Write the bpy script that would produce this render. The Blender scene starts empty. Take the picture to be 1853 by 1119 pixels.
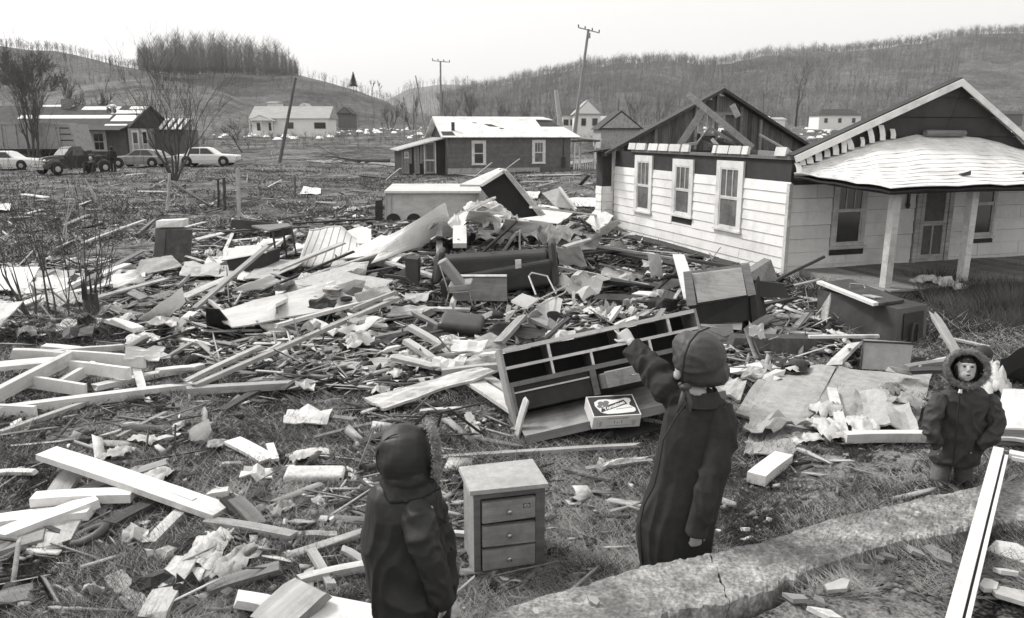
import bpy, math, random
import numpy as np
from mathutils import Vector, Matrix, noise as mnoise

# ---------------------------------------------------------------- camera, sky, sun, exposure
SC = bpy.context.scene
COL = SC.collection
F_PX, CX, CY, HC = 1450.0, 926.5, 559.5, 2.9
TH = math.atan(319.5 / F_PX)
cam_data = bpy.data.cameras.new('camera')
cam_data.sensor_width = 36.0
cam_data.lens = F_PX / 1853.0 * 36.0
cam_data.clip_start = 0.05
cam_data.clip_end = 6000
cam = bpy.data.objects.new('camera', cam_data)
cam.location = (0, 0, HC)
cam.rotation_euler = (math.pi / 2 - TH, 0, 0)
COL.objects.link(cam)
SC.camera = cam

SUN_EL, SUN_AZ = math.radians(48), math.radians(-62)     # azimuth from +Y, clockwise (the light comes from the left, a little behind)
world = bpy.data.worlds.new("World")
SC.world = world
world.use_nodes = True
wn = world.node_tree
for n in list(wn.nodes):
    wn.nodes.remove(n)
sky = wn.nodes.new('ShaderNodeTexSky')
sky.sky_type = 'NISHITA'
sky.sun_disc = False
sky.sun_elevation = SUN_EL
sky.sun_rotation = SUN_AZ
sky.air_density = 1.0
sky.dust_density = 6.0
bw = wn.nodes.new('ShaderNodeRGBToBW')
tint = wn.nodes.new('ShaderNodeMix'); tint.data_type = 'RGBA'
tint.blend_type = 'MIX'; tint.inputs[0].default_value = 0.55
tint.inputs[7].default_value = (8.2, 8.1, 7.95, 1)      # an even overcast layer over the blue of the sky
bg = wn.nodes.new('ShaderNodeBackground')
bg.inputs['Strength'].default_value = 0.145
wo = wn.nodes.new('ShaderNodeOutputWorld')
wn.links.new(sky.outputs[0], bw.inputs[0])
wn.links.new(bw.outputs[0], tint.inputs[6])
wn.links.new(tint.outputs[2], bg.inputs['Color'])
wn.links.new(bg.outputs[0], wo.inputs['Surface'])

sun_data = bpy.data.lights.new('sun', 'SUN')
sun_data.energy = 2.1
sun_data.angle = math.radians(10)
sun_data.color = (1.0, 0.98, 0.95)
sun = bpy.data.objects.new('sun', sun_data)
sdir = Vector((math.sin(SUN_AZ) * math.cos(SUN_EL), math.cos(SUN_AZ) * math.cos(SUN_EL), math.sin(SUN_EL)))
sun.rotation_euler = sdir.to_track_quat('Z', 'Y').to_euler()
COL.objects.link(sun)
SC.view_settings.view_transform = 'Standard'
SC.view_settings.look = 'None'
SC.view_settings.gamma = 1.0
SC.view_settings.exposure = 0.33
SC.view_settings.use_curve_mapping = False

R = random.Random(7)
# ---------------------------------------------------------------- ground height and picture-to-place helpers
_zs = [(-50, .0), (0, 0), (8, 0), (13, -.1), (17, -.24), (30, -.12), (50, .15), (75, .35), (110, 1.2), (150, 2.4), (230, 4.2), (350, 6), (900, 10), (3000, 12)]
ZX = np.array([a for a, b in _zs], float); ZY = np.array([b for a, b in _zs], float)

def tz(x, y):
    x = np.asarray(x, float); y = np.asarray(y, float)
    z = np.interp(y, ZX, ZY)
    z = z + .035 * np.sin(x * 1.3 + 1) * np.sin(y * .9 + .4) + .02 * np.sin(x * 3.1 + y * 2.3)
    z = z + .75 * np.exp(-((x + 1.0) / 3.0) ** 2 - ((y - 19.8) / 2.0) ** 2)
    z = z + .22 * np.exp(-((x - .6) / 4.2) ** 2 - ((y - 15.5) / 3.4) ** 2)
    z = z + .12 * np.sin(x * .21) * np.clip((y - 25) / 30, 0, 1)
    return z

def tzf(x, y):
    return float(tz(x, y))

def ray(px, py):
    a = (px - CX) / F_PX; v = (CY - py) / F_PX
    return Vector((a, math.cos(TH) + v * math.sin(TH), -math.sin(TH) + v * math.cos(TH)))

def W(px, py, Y):
    """point seen at picture position px,py at ground distance Y"""
    d = ray(px, py); s = Y / d.y
    return Vector((d.x * s, Y, HC + d.z * s))

def G(px, py, h=0.0):
    """point seen at px,py that stands h above the ground"""
    d = ray(px, py); z = h
    s = 5.0
    for _ in range(14):
        s = (z - HC) / min(d.z, -.012)
        z = tzf(d.x * s, d.y * s) + h
    p = d * s
    return Vector((p.x, p.y, HC + p.z))

# ---------------------------------------------------------------- materials
MATS = {}
def mat(name, v, rough=.85, var=.35, scale=6., stretch=(1, 1, 1), bump=.3, bscale=40., stain=0., stain_v=.1, metal=0., spec=.3, objvar=.0, coord='Object', stripes=None, detail=8., fine=0.):
    """procedural material of grey value v: broad mottling, optional stains, fine bump"""
    m = bpy.data.materials.new(name); m.use_nodes = True
    nt = m.node_tree; N = nt.nodes; L = nt.links
    b = N['Principled BSDF']
    b.inputs['Roughness'].default_value = rough
    b.inputs['Metallic'].default_value = metal
    b.inputs['Specular IOR Level'].default_value = spec
    tc = N.new('ShaderNodeTexCoord')
    mp = N.new('ShaderNodeMapping'); mp.inputs['Scale'].default_value = stretch
    L.new(tc.outputs[coord], mp.inputs[0])
    n1 = N.new('ShaderNodeTexNoise'); n1.inputs['Scale'].default_value = scale; n1.inputs['Detail'].default_value = detail; n1.inputs['Roughness'].default_value = .65
    L.new(mp.outputs[0], n1.inputs['Vector'])
    mr = N.new('ShaderNodeMapRange')
    mr.inputs[1].default_value = .3; mr.inputs[2].default_value = .7
    mr.inputs[3].default_value = 1 - var; mr.inputs[4].default_value = 1 + var
    L.new(n1.outputs[0], mr.inputs[0])
    val = mr.outputs[0]
    def mul(a, bsock):
        x = N.new('ShaderNodeMath'); x.operation = 'MULTIPLY'
        L.new(a, x.inputs[0])
        if isinstance(bsock, float): x.inputs[1].default_value = bsock
        else: L.new(bsock, x.inputs[1])
        return x.outputs[0]
    if fine:
        nf = N.new('ShaderNodeTexNoise'); nf.inputs['Scale'].default_value = bscale * 1.7; nf.inputs['Detail'].default_value = 4
        L.new(mp.outputs[0], nf.inputs['Vector'])
        f2 = N.new('ShaderNodeMapRange'); f2.inputs[1].default_value = .3; f2.inputs[2].default_value = .7
        f2.inputs[3].default_value = 1 - fine; f2.inputs[4].default_value = 1 + fine
        L.new(nf.outputs[0], f2.inputs[0]); val = mul(val, f2.outputs[0])
    if stripes:
        wv = N.new('ShaderNodeTexWave'); wv.inputs['Scale'].default_value = stripes[0]; wv.inputs['Distortion'].default_value = stripes[2]
        wv.bands_direction = stripes[3] if len(stripes) > 3 else 'Y'
        L.new(tc.outputs['Object'], wv.inputs[0])
        s2 = N.new('ShaderNodeMapRange'); s2.inputs[1].default_value = .75; s2.inputs[2].default_value = .95
        s2.inputs[3].default_value = 1.; s2.inputs[4].default_value = stripes[1]
        L.new(wv.outputs['Fac'], s2.inputs[0]); val = mul(val, s2.outputs[0])
    if objvar:
        oi = N.new('ShaderNodeObjectInfo')
        o2 = N.new('ShaderNodeMapRange'); o2.inputs[3].default_value = 1 - objvar; o2.inputs[4].default_value = 1 + objvar
        L.new(oi.outputs['Random'], o2.inputs[0]); val = mul(val, o2.outputs[0])
    val = mul(val, float(v))
    if stain:
        n2 = N.new('ShaderNodeTexNoise'); n2.inputs['Scale'].default_value = scale * .45; n2.inputs['Detail'].default_value = 10; n2.inputs['Roughness'].default_value = .75
        L.new(tc.outputs[coord], n2.inputs['Vector'])
        s3 = N.new('ShaderNodeMapRange'); s3.inputs[1].default_value = .60 - .18 * stain; s3.inputs[2].default_value = .74 - .1 * stain
        L.new(n2.outputs[0], s3.inputs[0])
        mx = N.new('ShaderNodeMix'); mx.data_type = 'FLOAT'
        L.new(mul(s3.outputs[0], .75), mx.inputs[0]); L.new(val, mx.inputs[2]); mx.inputs[3].default_value = stain_v
        val = mx.outputs[0]
    cc = N.new('ShaderNodeCombineColor')
    L.new(val, cc.inputs[0]); L.new(mul(val, .985), cc.inputs[1]); L.new(mul(val, .965), cc.inputs[2])
    L.new(cc.outputs[0], b.inputs['Base Color'])
    if bump:
        nb = N.new('ShaderNodeTexNoise'); nb.inputs['Scale'].default_value = bscale; nb.inputs['Detail'].default_value = 6
        L.new(mp.outputs[0], nb.inputs['Vector'])
        bp = N.new('ShaderNodeBump'); bp.inputs['Strength'].default_value = bump; bp.inputs['Distance'].default_value = .01
        L.new(nb.outputs[0], bp.inputs['Height']); L.new(bp.outputs[0], b.inputs['Normal'])
    MATS[name] = m
    return m

GR = (.25, 4, 4)     # grain along local x
mat('white_paint', .70, .55, .1, 3.5, bump=.2, stain=.65, stain_v=.38, objvar=.07)
mat('siding_white', .78, .6, .07, 1.6, (1, 1, 1), bump=.2, bscale=60, stain=.6, stain_v=.52, objvar=.05)
mat('pale_wood', .44, .8, .3, 6, GR, bump=.4, stain=.8, stain_v=.22, objvar=.25)
mat('white_wood', .58, .7, .15, 5, GR, bump=.2, stain=.7, stain_v=.3, objvar=.1)
mat('grey_wood', .22, .85, .35, 7, GR, bump=.4, stain=.3, stain_v=.1, objvar=.35)
mat('dark_wood', .05, .8, .45, 7, GR, bump=.4, objvar=.4)
mat('furniture_wood', .15, .5, .3, 5, (.4, 5, 5), bump=.1, bscale=60, spec=.4, stain=.6, stain_v=.06)
mat('cabinet_wood', .30, .5, .22, 5, (.4, 5, 5), bump=.1, bscale=60, spec=.4, fine=.1, stain=.8, stain_v=.12)
mat('edge_wood', .58, .6, .25, 6, GR, bump=.2, stain=.6, stain_v=.25)
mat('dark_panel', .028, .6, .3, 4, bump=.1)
mat('sheathing', .045, .9, .3, 1.5, (1, 1, 1), bump=.35, bscale=25, stain=.2, stain_v=.09)
mat('plank_dark', .12, .9, .5, 4, (6, 6, .5), bump=.4, bscale=30, objvar=.5)
mat('roof_white', .74, .55, .12, 2.0, (3, .6, 1), bump=.25, stain=.6, stain_v=.4)
mat('roof_dark', .05, .85, .4, 2, bump=.3)
mat('brick_grey', .14, .9, .25, 3, bump=.35, bscale=15, fine=.15)
mat('glass_dark', .03, .12, .4, 2, bump=0, spec=.6)
mat('glass_grey', .13, .15, .5, 2.5, bump=0, spec=.6, stain=.4, stain_v=.3)
mat('screen', .13, .9, .2, 8, bump=.2, bscale=200)
mat('white_board', .60, .7, .1, 3, bump=.2, stain=.6, stain_v=.38, objvar=.12)
mat('grey_board', .36, .8, .25, 4, bump=.25, stain=.4, stain_v=.15, objvar=.25)
mat('lino', .34, .6, .22, 9, bump=.15, stain=.7, stain_v=.2, fine=.12)
mat('linoleum_pale', .36, .6, .22, 9, bump=.15, stain=.6, stain_v=.28, fine=.12)
mat('paper', .56, .9, .15, 8, bump=.5, bscale=25, objvar=.15, stain=.4, stain_v=.3)
mat('rag', .46, .95, .3, 9, bump=.6, bscale=30, objvar=.25)
mat('rag_dark', .06, .95, .4, 9, bump=.6, bscale=30, objvar=.4)
mat('rag_mid', .25, .95, .4, 9, bump=.6, bscale=30, objvar=.35)
mat('pattern_cloth', .5, .95, .5, 26, bump=.4, bscale=30, detail=2.)
mat('concrete', .36, .95, .5, 6, bump=1., bscale=26, stain=1.5, stain_v=.07, fine=.5)
mat('concrete_pale', .55, .95, .25, 7, bump=.7, bscale=22, stain=.5, stain_v=.3, fine=.2)
mat('slate', .23, .8, .25, 8, bump=.4, objvar=.3)
mat('coat', .028, .82, .25, 8, bump=.35, bscale=25, spec=.25)
mat('coat_weave', .036, .9, .25, 9, bump=.7, bscale=11, spec=.2)
mat('parka', .021, .52, .2, 8, bump=.55, bscale=16, spec=.4)
mat('parka_grey', .045, .7, .2, 8, bump=.8, bscale=12, spec=.3)
mat('scarf', .055, .55, .12, 5, bump=.9, bscale=16, spec=.35)
mat('skin', .40, .55, .08, 12, bump=.1, bscale=80, spec=.35)
mat('hair', .02, .6, .4, 30, bump=.2)
mat('fur', .30, .9, .6, 25, bump=0)
mat('trouser', .12, .9, .3, 10, bump=.3)
mat('leather', .02, .4, .3, 14, bump=.3)
mat('upholstery', .022, .55, .4, 5, bump=.35, bscale=30, spec=.4)
mat('cushion_vinyl', .04, .4, .4, 6, bump=.3, bscale=20, spec=.5)
mat('chair_vinyl', .25, .4, .2, 7, bump=.2, bscale=30, spec=.5)
mat('pale_plastic', .46, .45, .12, 5, bump=.1, stain=.4, stain_v=.25)
mat('chrome', .5, .25, .15, 20, bump=.05, metal=.9, spec=.5)
mat('dark_metal', .04, .45, .4, 6, bump=.15, metal=.3, spec=.5)
mat('rust_metal', .07, .6, .4, 6, bump=.25, metal=.3, stain=.5, stain_v=.14)
mat('appliance', .06, .35, .35, 3, bump=.1, stain=.5, stain_v=.14, spec=.5)
mat('sheet_metal', .44, .45, .2, 2.5, (1, 1, 3), bump=.12, metal=.2, stain=.5, stain_v=.2)
mat('car_white', .72, .3, .05, 3, bump=0, spec=.5, stain=.15, stain_v=.5)
mat('car_grey', .24, .3, .12, 3, bump=0, spec=.5)
mat('car_black', .018, .3, .3, 3, bump=0, spec=.5)
mat('tyre', .02, .8, .3, 10, bump=.2)
mat('trailer', .33, .7, .15, 4, bump=.2, stain=.3, stain_v=.2)
mat('bark', .085, .95, .4, 14, (1, 1, .3), bump=.5, bscale=30)
mat('bark_pale', .42, .9, .3, 10, (1, 1, .3), bump=.5, bscale=30)
mat('twig', .075, .95, .3, 5, bump=0)
mat('pole_wood', .12, .95, .4, 5, (1, 1, .1), bump=.3)
mat('pole_pale', .26, .95, .3, 5, (1, 1, .1), bump=.3)
mat('needle', .03, .9, .4, 5, bump=0)
mat('mattress', .58, .9, .1, 6, bump=.3, bscale=60, stripes=(1.9, .35, 1.2, 'X'))
mat('mattress_edge', .60, .9, .1, 6, bump=.3, bscale=60)
mat('cardboard', .62, .8, .06, 8, bump=.08, stain=.15, stain_v=.45)
mat('ink', .04, .7, .25, 30, bump=0)
mat('print_white', .68, .8, .04, 30, bump=0)
mat('ink_grey', .16, .7, .15, 30, bump=0)
mat('house_far', .82, .7, .06, 1, bump=.05)
mat('roof_far', .36, .8, .15, .6, (1, 1, 6), bump=.2)
mat('rock', .2, .95, .35, 5, bump=.6)
mat('grass_dark', .05, .9, .6, .9, bump=0, coord='Object')
mat('grass_straw', .36, .9, .5, 1.1, bump=0, coord='Object')
mat('forest_grey', .12, .95, .35, .02, bump=0)
mat('forest_dark', .055, .95, .35, .03, bump=0)
mat('rubble_dark', .05, .95, .5, 5, bump=.5)

def ground_mat(name, v_dark, v_lite, sc, bias=.5, soil=.0, bumpd=.04):
    m = bpy.data.materials.new(name); m.use_nodes = True
    nt = m.node_tree; N = nt.nodes; L = nt.links; b = N['Principled BSDF']
    b.inputs['Roughness'].default_value = .97; b.inputs['Specular IOR Level'].default_value = .12
    tc = N.new('ShaderNodeTexCoord')
    a = N.new('ShaderNodeTexNoise'); a.inputs['Scale'].default_value = sc; a.inputs['Detail'].default_value = 12; a.inputs['Roughness'].default_value = .78
    c = N.new('ShaderNodeTexNoise'); c.inputs['Scale'].default_value = sc * 9; c.inputs['Detail'].default_value = 8; c.inputs['Roughness'].default_value = .7; c.inputs['Distortion'].default_value = .8
    big = N.new('ShaderNodeTexNoise'); big.inputs['Scale'].default_value = sc * .16; big.inputs['Detail'].default_value = 5
    for q in (a, c, big): L.new(tc.outputs['Object'], q.inputs['Vector'])
    def math_(op, x, y):
        n = N.new('ShaderNodeMath'); n.operation = op
        for i, s in enumerate((x, y)):
            if isinstance(s, (int, float)): n.inputs[i].default_value = s
            else: L.new(s, n.inputs[i])
        return n.outputs[0]
    t = math_('ADD', math_('MULTIPLY', a.outputs[0], .42), math_('MULTIPLY', c.outputs[0], .30))
    t = math_('ADD', t, math_('MULTIPLY', big.outputs[0], .20))
    fn = N.new('ShaderNodeTexNoise'); fn.inputs['Scale'].default_value = sc * 55; fn.inputs['Detail'].default_value = 3; L.new(tc.outputs['Object'], fn.inputs['Vector'])
    t = math_('ADD', math_('MULTIPLY', t, .82 / .92), math_('MULTIPLY', fn.outputs[0], .18))
    mr = N.new('ShaderNodeMapRange'); mr.inputs[1].default_value = bias - .06; mr.inputs[2].default_value = bias + .085
    mr.inputs[3].default_value = v_dark; mr.inputs[4].default_value = v_lite
    L.new(t, mr.inputs[0])
    cc = N.new('ShaderNodeCombineColor')
    L.new(mr.outputs[0], cc.inputs[0]); L.new(math_('MULTIPLY', mr.outputs[0], .985), cc.inputs[1]); L.new(math_('MULTIPLY', mr.outputs[0], .965), cc.inputs[2])
    L.new(cc.outputs[0], b.inputs['Base Color'])
    bp = N.new('ShaderNodeBump'); bp.inputs['Strength'].default_value = .9; bp.inputs['Distance'].default_value = bumpd
    L.new(t, bp.inputs['Height']); L.new(bp.outputs[0], b.inputs['Normal'])
    MATS[name] = m
ground_mat('ground', .014, .34, .9, .524)
ground_mat('bank_soil', .03, .28, 2.2, .50)
ground_mat('hill_grass', .06, .27, .05, .50, bumpd=1.5)
ground_mat('hill_wooded', .05, .20, .05, .50, bumpd=1.5)
ground_mat('hill_far_mat', .13, .24, .02, .50, bumpd=1.5)
ground_mat('road_gravel', .16, .4, 1.2, .50)

# ---------------------------------------------------------------- mesh builder
def rotm(rx=0, ry=0, rz=0):
    return Matrix.Rotation(rz, 3, 'Z') @ Matrix.Rotation(ry, 3, 'Y') @ Matrix.Rotation(rx, 3, 'X')

class MB:
    def __init__(s): s.v = []; s.f = []
    def quad(s, pts):
        n = len(s.v); s.v += [tuple(p) for p in pts]; s.f.append(tuple(range(n, n + len(pts)))); return s
    def hexa(s, p):
        """8 corners: bottom 0-3 counter-clockwise, top 4-7"""
        n = len(s.v); s.v += [tuple(q) for q in p]
        for f in ((3, 2, 1, 0), (4, 5, 6, 7), (0, 1, 5, 4), (1, 2, 6, 5), (2, 3, 7, 6), (3, 0, 4, 7)):
            s.f.append(tuple(n + i for i in f))
        return s
    def box(s, x0, y0, z0, x1, y1, z1, M=None):
        p = [Vector(q) for q in ((x0, y0, z0), (x1, y0, z0), (x1, y1, z0), (x0, y1, z0), (x0, y0, z1), (x1, y0, z1), (x1, y1, z1), (x0, y1, z1))]
        if M is not None: p = [M @ q for q in p]
        return s.hexa(p)
    def cbox(s, c, size, rot=None):
        rot = rot or Matrix.Identity(3); c = Vector(c); a, b, d = (q / 2 for q in size)
        return s.hexa([c + rot @ Vector(q) for q in ((-a, -b, -d), (a, -b, -d), (a, b, -d), (-a, b, -d), (-a, -b, d), (a, -b, d), (a, b, d), (-a, b, d))])
    def loft(s, rings, cap=True, close=True):
        n = len(s.v); k = len(rings[0])
        for r in rings: s.v += [tuple(p) for p in r]
        for i in range(len(rings) - 1):
            for j in range(k if close else k - 1):
                a = n + i * k + j; b = n + i * k + (j + 1) % k
                s.f.append((a, b, b + k, a + k))
        if cap and close:
            s.f.append(tuple(n + j for j in range(k))[::-1]); m = n + (len(rings) - 1) * k
            s.f.append(tuple(m + j for j in range(k)))
        return s
    def tube(s, pts, rads, k=8, cap=True):
        pts = [Vector(p) for p in pts]
        if not hasattr(rads, '__len__'): rads = [rads] * len(pts)
        rings = []; a = None
        for i, p in enumerate(pts):
            d = (pts[min(i + 1, len(pts) - 1)] - pts[max(i - 1, 0)]).normalized()
            if a is None: a = d.orthogonal().normalized()
            else: a = (a - d * a.dot(d)).normalized()
            b = d.cross(a).normalized()
            rings.append([p + (a * math.cos(t) + b * math.sin(t)) * rads[i] for t in (2 * math.pi * j / k for j in range(k))])
        return s.loft(rings, cap)
    def prism(s, poly, y0, y1, axes='xz', M=None):
        """extrude a 2-D outline between y0 and y1"""
        def P(a, b, h):
            q = Vector((a, h, b)) if axes == 'xz' else (Vector((a, b, h)) if axes == 'xy' else Vector((h, a, b)))
            return M @ q if M is not None else q
        n = len(s.v); k = len(poly)
        s.v += [tuple(P(a, b, y0)) for a, b in poly] + [tuple(P(a, b, y1)) for a, b in poly]
        s.f.append(tuple(n + i for i in range(k))[::-1]); s.f.append(tuple(n + k + i for i in range(k)))
        for i in range(k):
            j = (i + 1) % k; s.f.append((n + i, n + j, n + k + j, n + k + i))
        return s
    def ball(s, c, r, nu=10, nv=7, rot=None):
        r = (r, r, r) if not hasattr(r, '__len__') else r; rot = rot or Matrix.Identity(3); c = Vector(c)
        rings = []
        for i in range(nv + 1):
            t = -math.pi / 2 + math.pi * i / nv; t = max(min(t, 1.5), -1.5)
            rings.append([c + rot @ Vector((r[0] * math.cos(t) * math.cos(a), r[1] * math.cos(t) * math.sin(a), r[2] * math.sin(t))) for a in (2 * math.pi * j / nu for j in range(nu))])
        return s.loft(rings)
    def build(s, name, m, parent=None, smooth=False, fix=True):
        me = bpy.data.meshes.new(name)
        me.from_pydata(s.v, [], s.f)
        if fix:
            import bmesh
            bm = bmesh.new(); bm.from_mesh(me); bmesh.ops.recalc_face_normals(bm, faces=bm.faces); bm.to_mesh(me); bm.free()
        if smooth:
            for p in me.polygons: p.use_smooth = True
        me.materials.append(MATS[m] if isinstance(m, str) else m)
        o = bpy.data.objects.new(name, me); COL.objects.link(o)
        if parent is not None: o.parent = parent
        return o

def tag(o, label=None, cat=None, group=None, kind=None):
    if label: o['label'] = label
    if cat: o['category'] = cat
    if group: o['group'] = group
    if kind: o['kind'] = kind
    return o

def thing(name, label, cat, loc=(0, 0, 0), rz=0, group=None, rot=None):
    o = bpy.data.objects.new(name, None); COL.objects.link(o); o.empty_display_size = .1
    if rot is not None: o.matrix_world = Matrix.Translation(Vector(loc)) @ rot.to_4x4()
    else: o.location = loc; o.rotation_euler = (0, 0, rz)
    return tag(o, label, cat, group)

def mesh_np(name, V, Fc, m, parent=None, smooth=False):
    """V (n,3), Fc (m,k) arrays"""
    me = bpy.data.meshes.new(name); k = Fc.shape[1]
    me.vertices.add(len(V)); me.vertices.foreach_set('co', V.astype(np.float32).ravel())
    me.loops.add(Fc.size); me.loops.foreach_set('vertex_index', Fc.astype(np.int32).ravel())
    me.polygons.add(len(Fc)); me.polygons.foreach_set('loop_start', np.arange(0, Fc.size, k, dtype=np.int32))
    me.polygons.foreach_set('loop_total', np.full(len(Fc), k, dtype=np.int32))
    if smooth: me.polygons.foreach_set('use_smooth', np.ones(len(Fc), dtype=bool))
    me.update(calc_edges=True); me.validate()
    me.materials.append(MATS[m])
    o = bpy.data.objects.new(name, me); COL.objects.link(o)
    if parent is not None: o.parent = parent
    return o

def spikes(name, base, tip, rad, m, parent=None):
    """many thin three-sided tapering blades or twigs in one mesh"""
    base = np.asarray(base, float); tip = np.asarray(tip, float); rad = np.asarray(rad, float)[:, None]
    d = tip - base; d = d / np.maximum(np.linalg.norm(d, axis=1, keepdims=True), 1e-9)
    ref = np.where(np.abs(d[:, 2:3]) > .9, np.array([[1., 0, 0]]), np.array([[0, 0, 1.]]))
    a = np.cross(d, ref); a /= np.maximum(np.linalg.norm(a, axis=1, keepdims=True), 1e-9); b = np.cross(d, a)
    n = len(base); V = np.empty((n, 4, 3))
    for j in range(3):
        t = 2 * math.pi * j / 3; V[:, j] = base + (a * math.cos(t) + b * math.sin(t)) * rad
    V[:, 3] = tip
    i = np.arange(n)[:, None] * 4
    Fc = np.concatenate([i + np.array([[0, 1, 3]]), i + np.array([[1, 2, 3]]), i + np.array([[2, 0, 3]])])
    return mesh_np(name, V.reshape(-1, 3), Fc, m, parent)

def inside(px, py, poly):
    """vectorised point in polygon"""
    px = np.asarray(px, float); py = np.asarray(py, float); c = np.zeros(px.shape, bool); n = len(poly); j = n - 1
    for i in range(n):
        xi, yi = poly[i]; xj, yj = poly[j]
        if yi != yj:
            k = ((yi > py) != (yj > py)) & (px < (xj - xi) * (py - yi) / (yj - yi) + xi); c ^= k
        j = i
    return c
# ================================================================ SETTING: ground, bank, hills
rng = np.random.default_rng(11)
def grid_mesh(name, X, Y, Z, m, smooth=True):
    nr, nc = X.shape
    V = np.stack([X, Y, Z], -1).reshape(-1, 3)
    i = (np.arange(nr - 1)[:, None] * nc + np.arange(nc - 1)[None]).ravel()
    return mesh_np(name, V, np.stack([i, i + 1, i + nc + 1, i + nc], 1), m, smooth=smooth)

def vnoise(x, y, s, seed=0):
    """cheap smooth value noise on arrays"""
    x = x * s + seed * 17.3; y = y * s + seed * 9.1
    xi = np.floor(x).astype(int); yi = np.floor(y).astype(int); fx = x - xi; fy = y - yi
    fx = fx * fx * (3 - 2 * fx); fy = fy * fy * (3 - 2 * fy)
    def h(a, b):
        q = np.sin(a * 127.1 + b * 311.7) * 43758.5453; return q - np.floor(q)
    return (h(xi, yi) * (1 - fx) + h(xi + 1, yi) * fx) * (1 - fy) + (h(xi, yi + 1) * (1 - fx) + h(xi + 1, yi + 1) * fx) * fy - .5

rows = [-6.0]
st = .10
while rows[-1] < 1700:
    yy = rows[-1]
    st = max(.055, .011 * abs(yy)) if yy > 2 else .25
    rows.append(yy + st)
rows = np.array(rows)
uc = np.linspace(-1, 1, 340)
Yg = np.repeat(rows[:, None], 340, 1)
Xg = uc[None] * (np.maximum(Yg, 0) * .86 + 7)
Zg = tz(Xg, Yg)
near = np.clip(1.4 - Yg / 40, .25, 1)
Zg = Zg + near * (.045 * vnoise(Xg, Yg, 2.3, 1) + .04 * vnoise(Xg, Yg, 6.1, 2) + .028 * vnoise(Xg, Yg, 14., 3)) * (Yg < 200) - .015
# the earth on the camera's side of the foundation is higher: the foundation top runs along this line
ZF = .40
def onz(px, py, z):
    d = ray(px, py); k = (z - HC) / d.z; return Vector((d.x * k, d.y * k, z))
FAR_E = [onz(*q, ZF) for q in ((560, 1210), (790, 1136), (1010, 1065), (1160, 1020), (1270, 1001), (1408, 966), (1510, 932), (1580, 918), (1683, 892), (1764, 878), (1900, 852), (2100, 820))]
NEAR_E = [onz(*q, ZF) for q in ((700, 1330), (1000, 1215), (1110, 1155), (1200, 1110), (1300, 1096), (1400, 1066), (1464, 1035), (1535, 1006), (1640, 978), (1743, 962), (1880, 935), (2100, 900))]
fx_ = [p.x for p in NEAR_E]; fy_ = [p.y for p in NEAR_E]
lineY = np.interp(Xg, [-.6] + fx_ + [9], [3.1] + fy_ + [8.4]) + .06
bankm = np.clip((lineY - Yg) / .16, 0, 1) * np.clip((Xg + .45) / .25, 0, 1)
Zg = Zg + bankm * .36
tag(grid_mesh('ground', Xg, Yg, Zg, 'ground'), kind='structure')

# foundation wall: cracked concrete top, in broken lengths
def edge_at(L, t): i = min(int(t), len(L) - 2); return L[i].lerp(L[i + 1], t - i)
fw = thing('foundation', 'low broken concrete foundation wall crossing the bottom right corner', 'foundation', (0, 0, 0))
for seed, (t0, t1) in enumerate(((0, 4.13), (4.145, 11))):
    o = MB(); rings = []; n = int(24 * (t1 - t0)); nk = 18
    for i in range(n + 1):
        t = t0 + (t1 - t0) * i / n; ii = i if 0 < i < n else i
        sk = [.05 * mnoise.noise(Vector((k * .9, seed * 7 + (0 if i < n / 2 else 3.3), 4))) + (.10 * (k / nk - .5)) for k in range(nk + 1)]
        edge = .5 * max(0, 1 - min(i, n - i) / 3.)
        a_, b_ = edge_at(FAR_E, t), edge_at(NEAR_E, t); ring = []
        j1 = .022 * mnoise.noise(Vector((t * 4.1, 1, 0))) + .012 * mnoise.noise(Vector((t * 14, 2, 0))); j2 = .05 * mnoise.noise(Vector((t * 3.3, 5, 0))) + .03 * mnoise.noise(Vector((t * 11, 6, 0)))
        d = (b_ - a_).normalized(); a_ = a_ - d * j1; b_ = b_ + d * j2
        ring.append((a_.x, a_.y, -.2)); ring.append((a_.x, a_.y, ZF - .03))
        along = (edge_at(FAR_E, min(t + .05, 10.99)) - edge_at(FAR_E, min(t, 10.9))).normalized()
        for k in range(nk + 1):
            f = .03 + .94 * k / nk; p = a_.lerp(b_, f) + along * sk[k] * edge
            q = Vector((p.x * 6, p.y * 6, seed)); z = ZF + .012 * mnoise.noise(q * .5) + .008 * mnoise.noise(q * 1.9) + .010 * mnoise.noise(q * 6) - (.012 if k in (0, nk) else 0)
            ring.append((p.x, p.y, z))
        ring.append((b_.x, b_.y, ZF - .10)); ring.append((b_.x, b_.y, -.2)); rings.append(ring)
    o.loft(rings).build('concrete_slab', 'concrete', fw)

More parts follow.
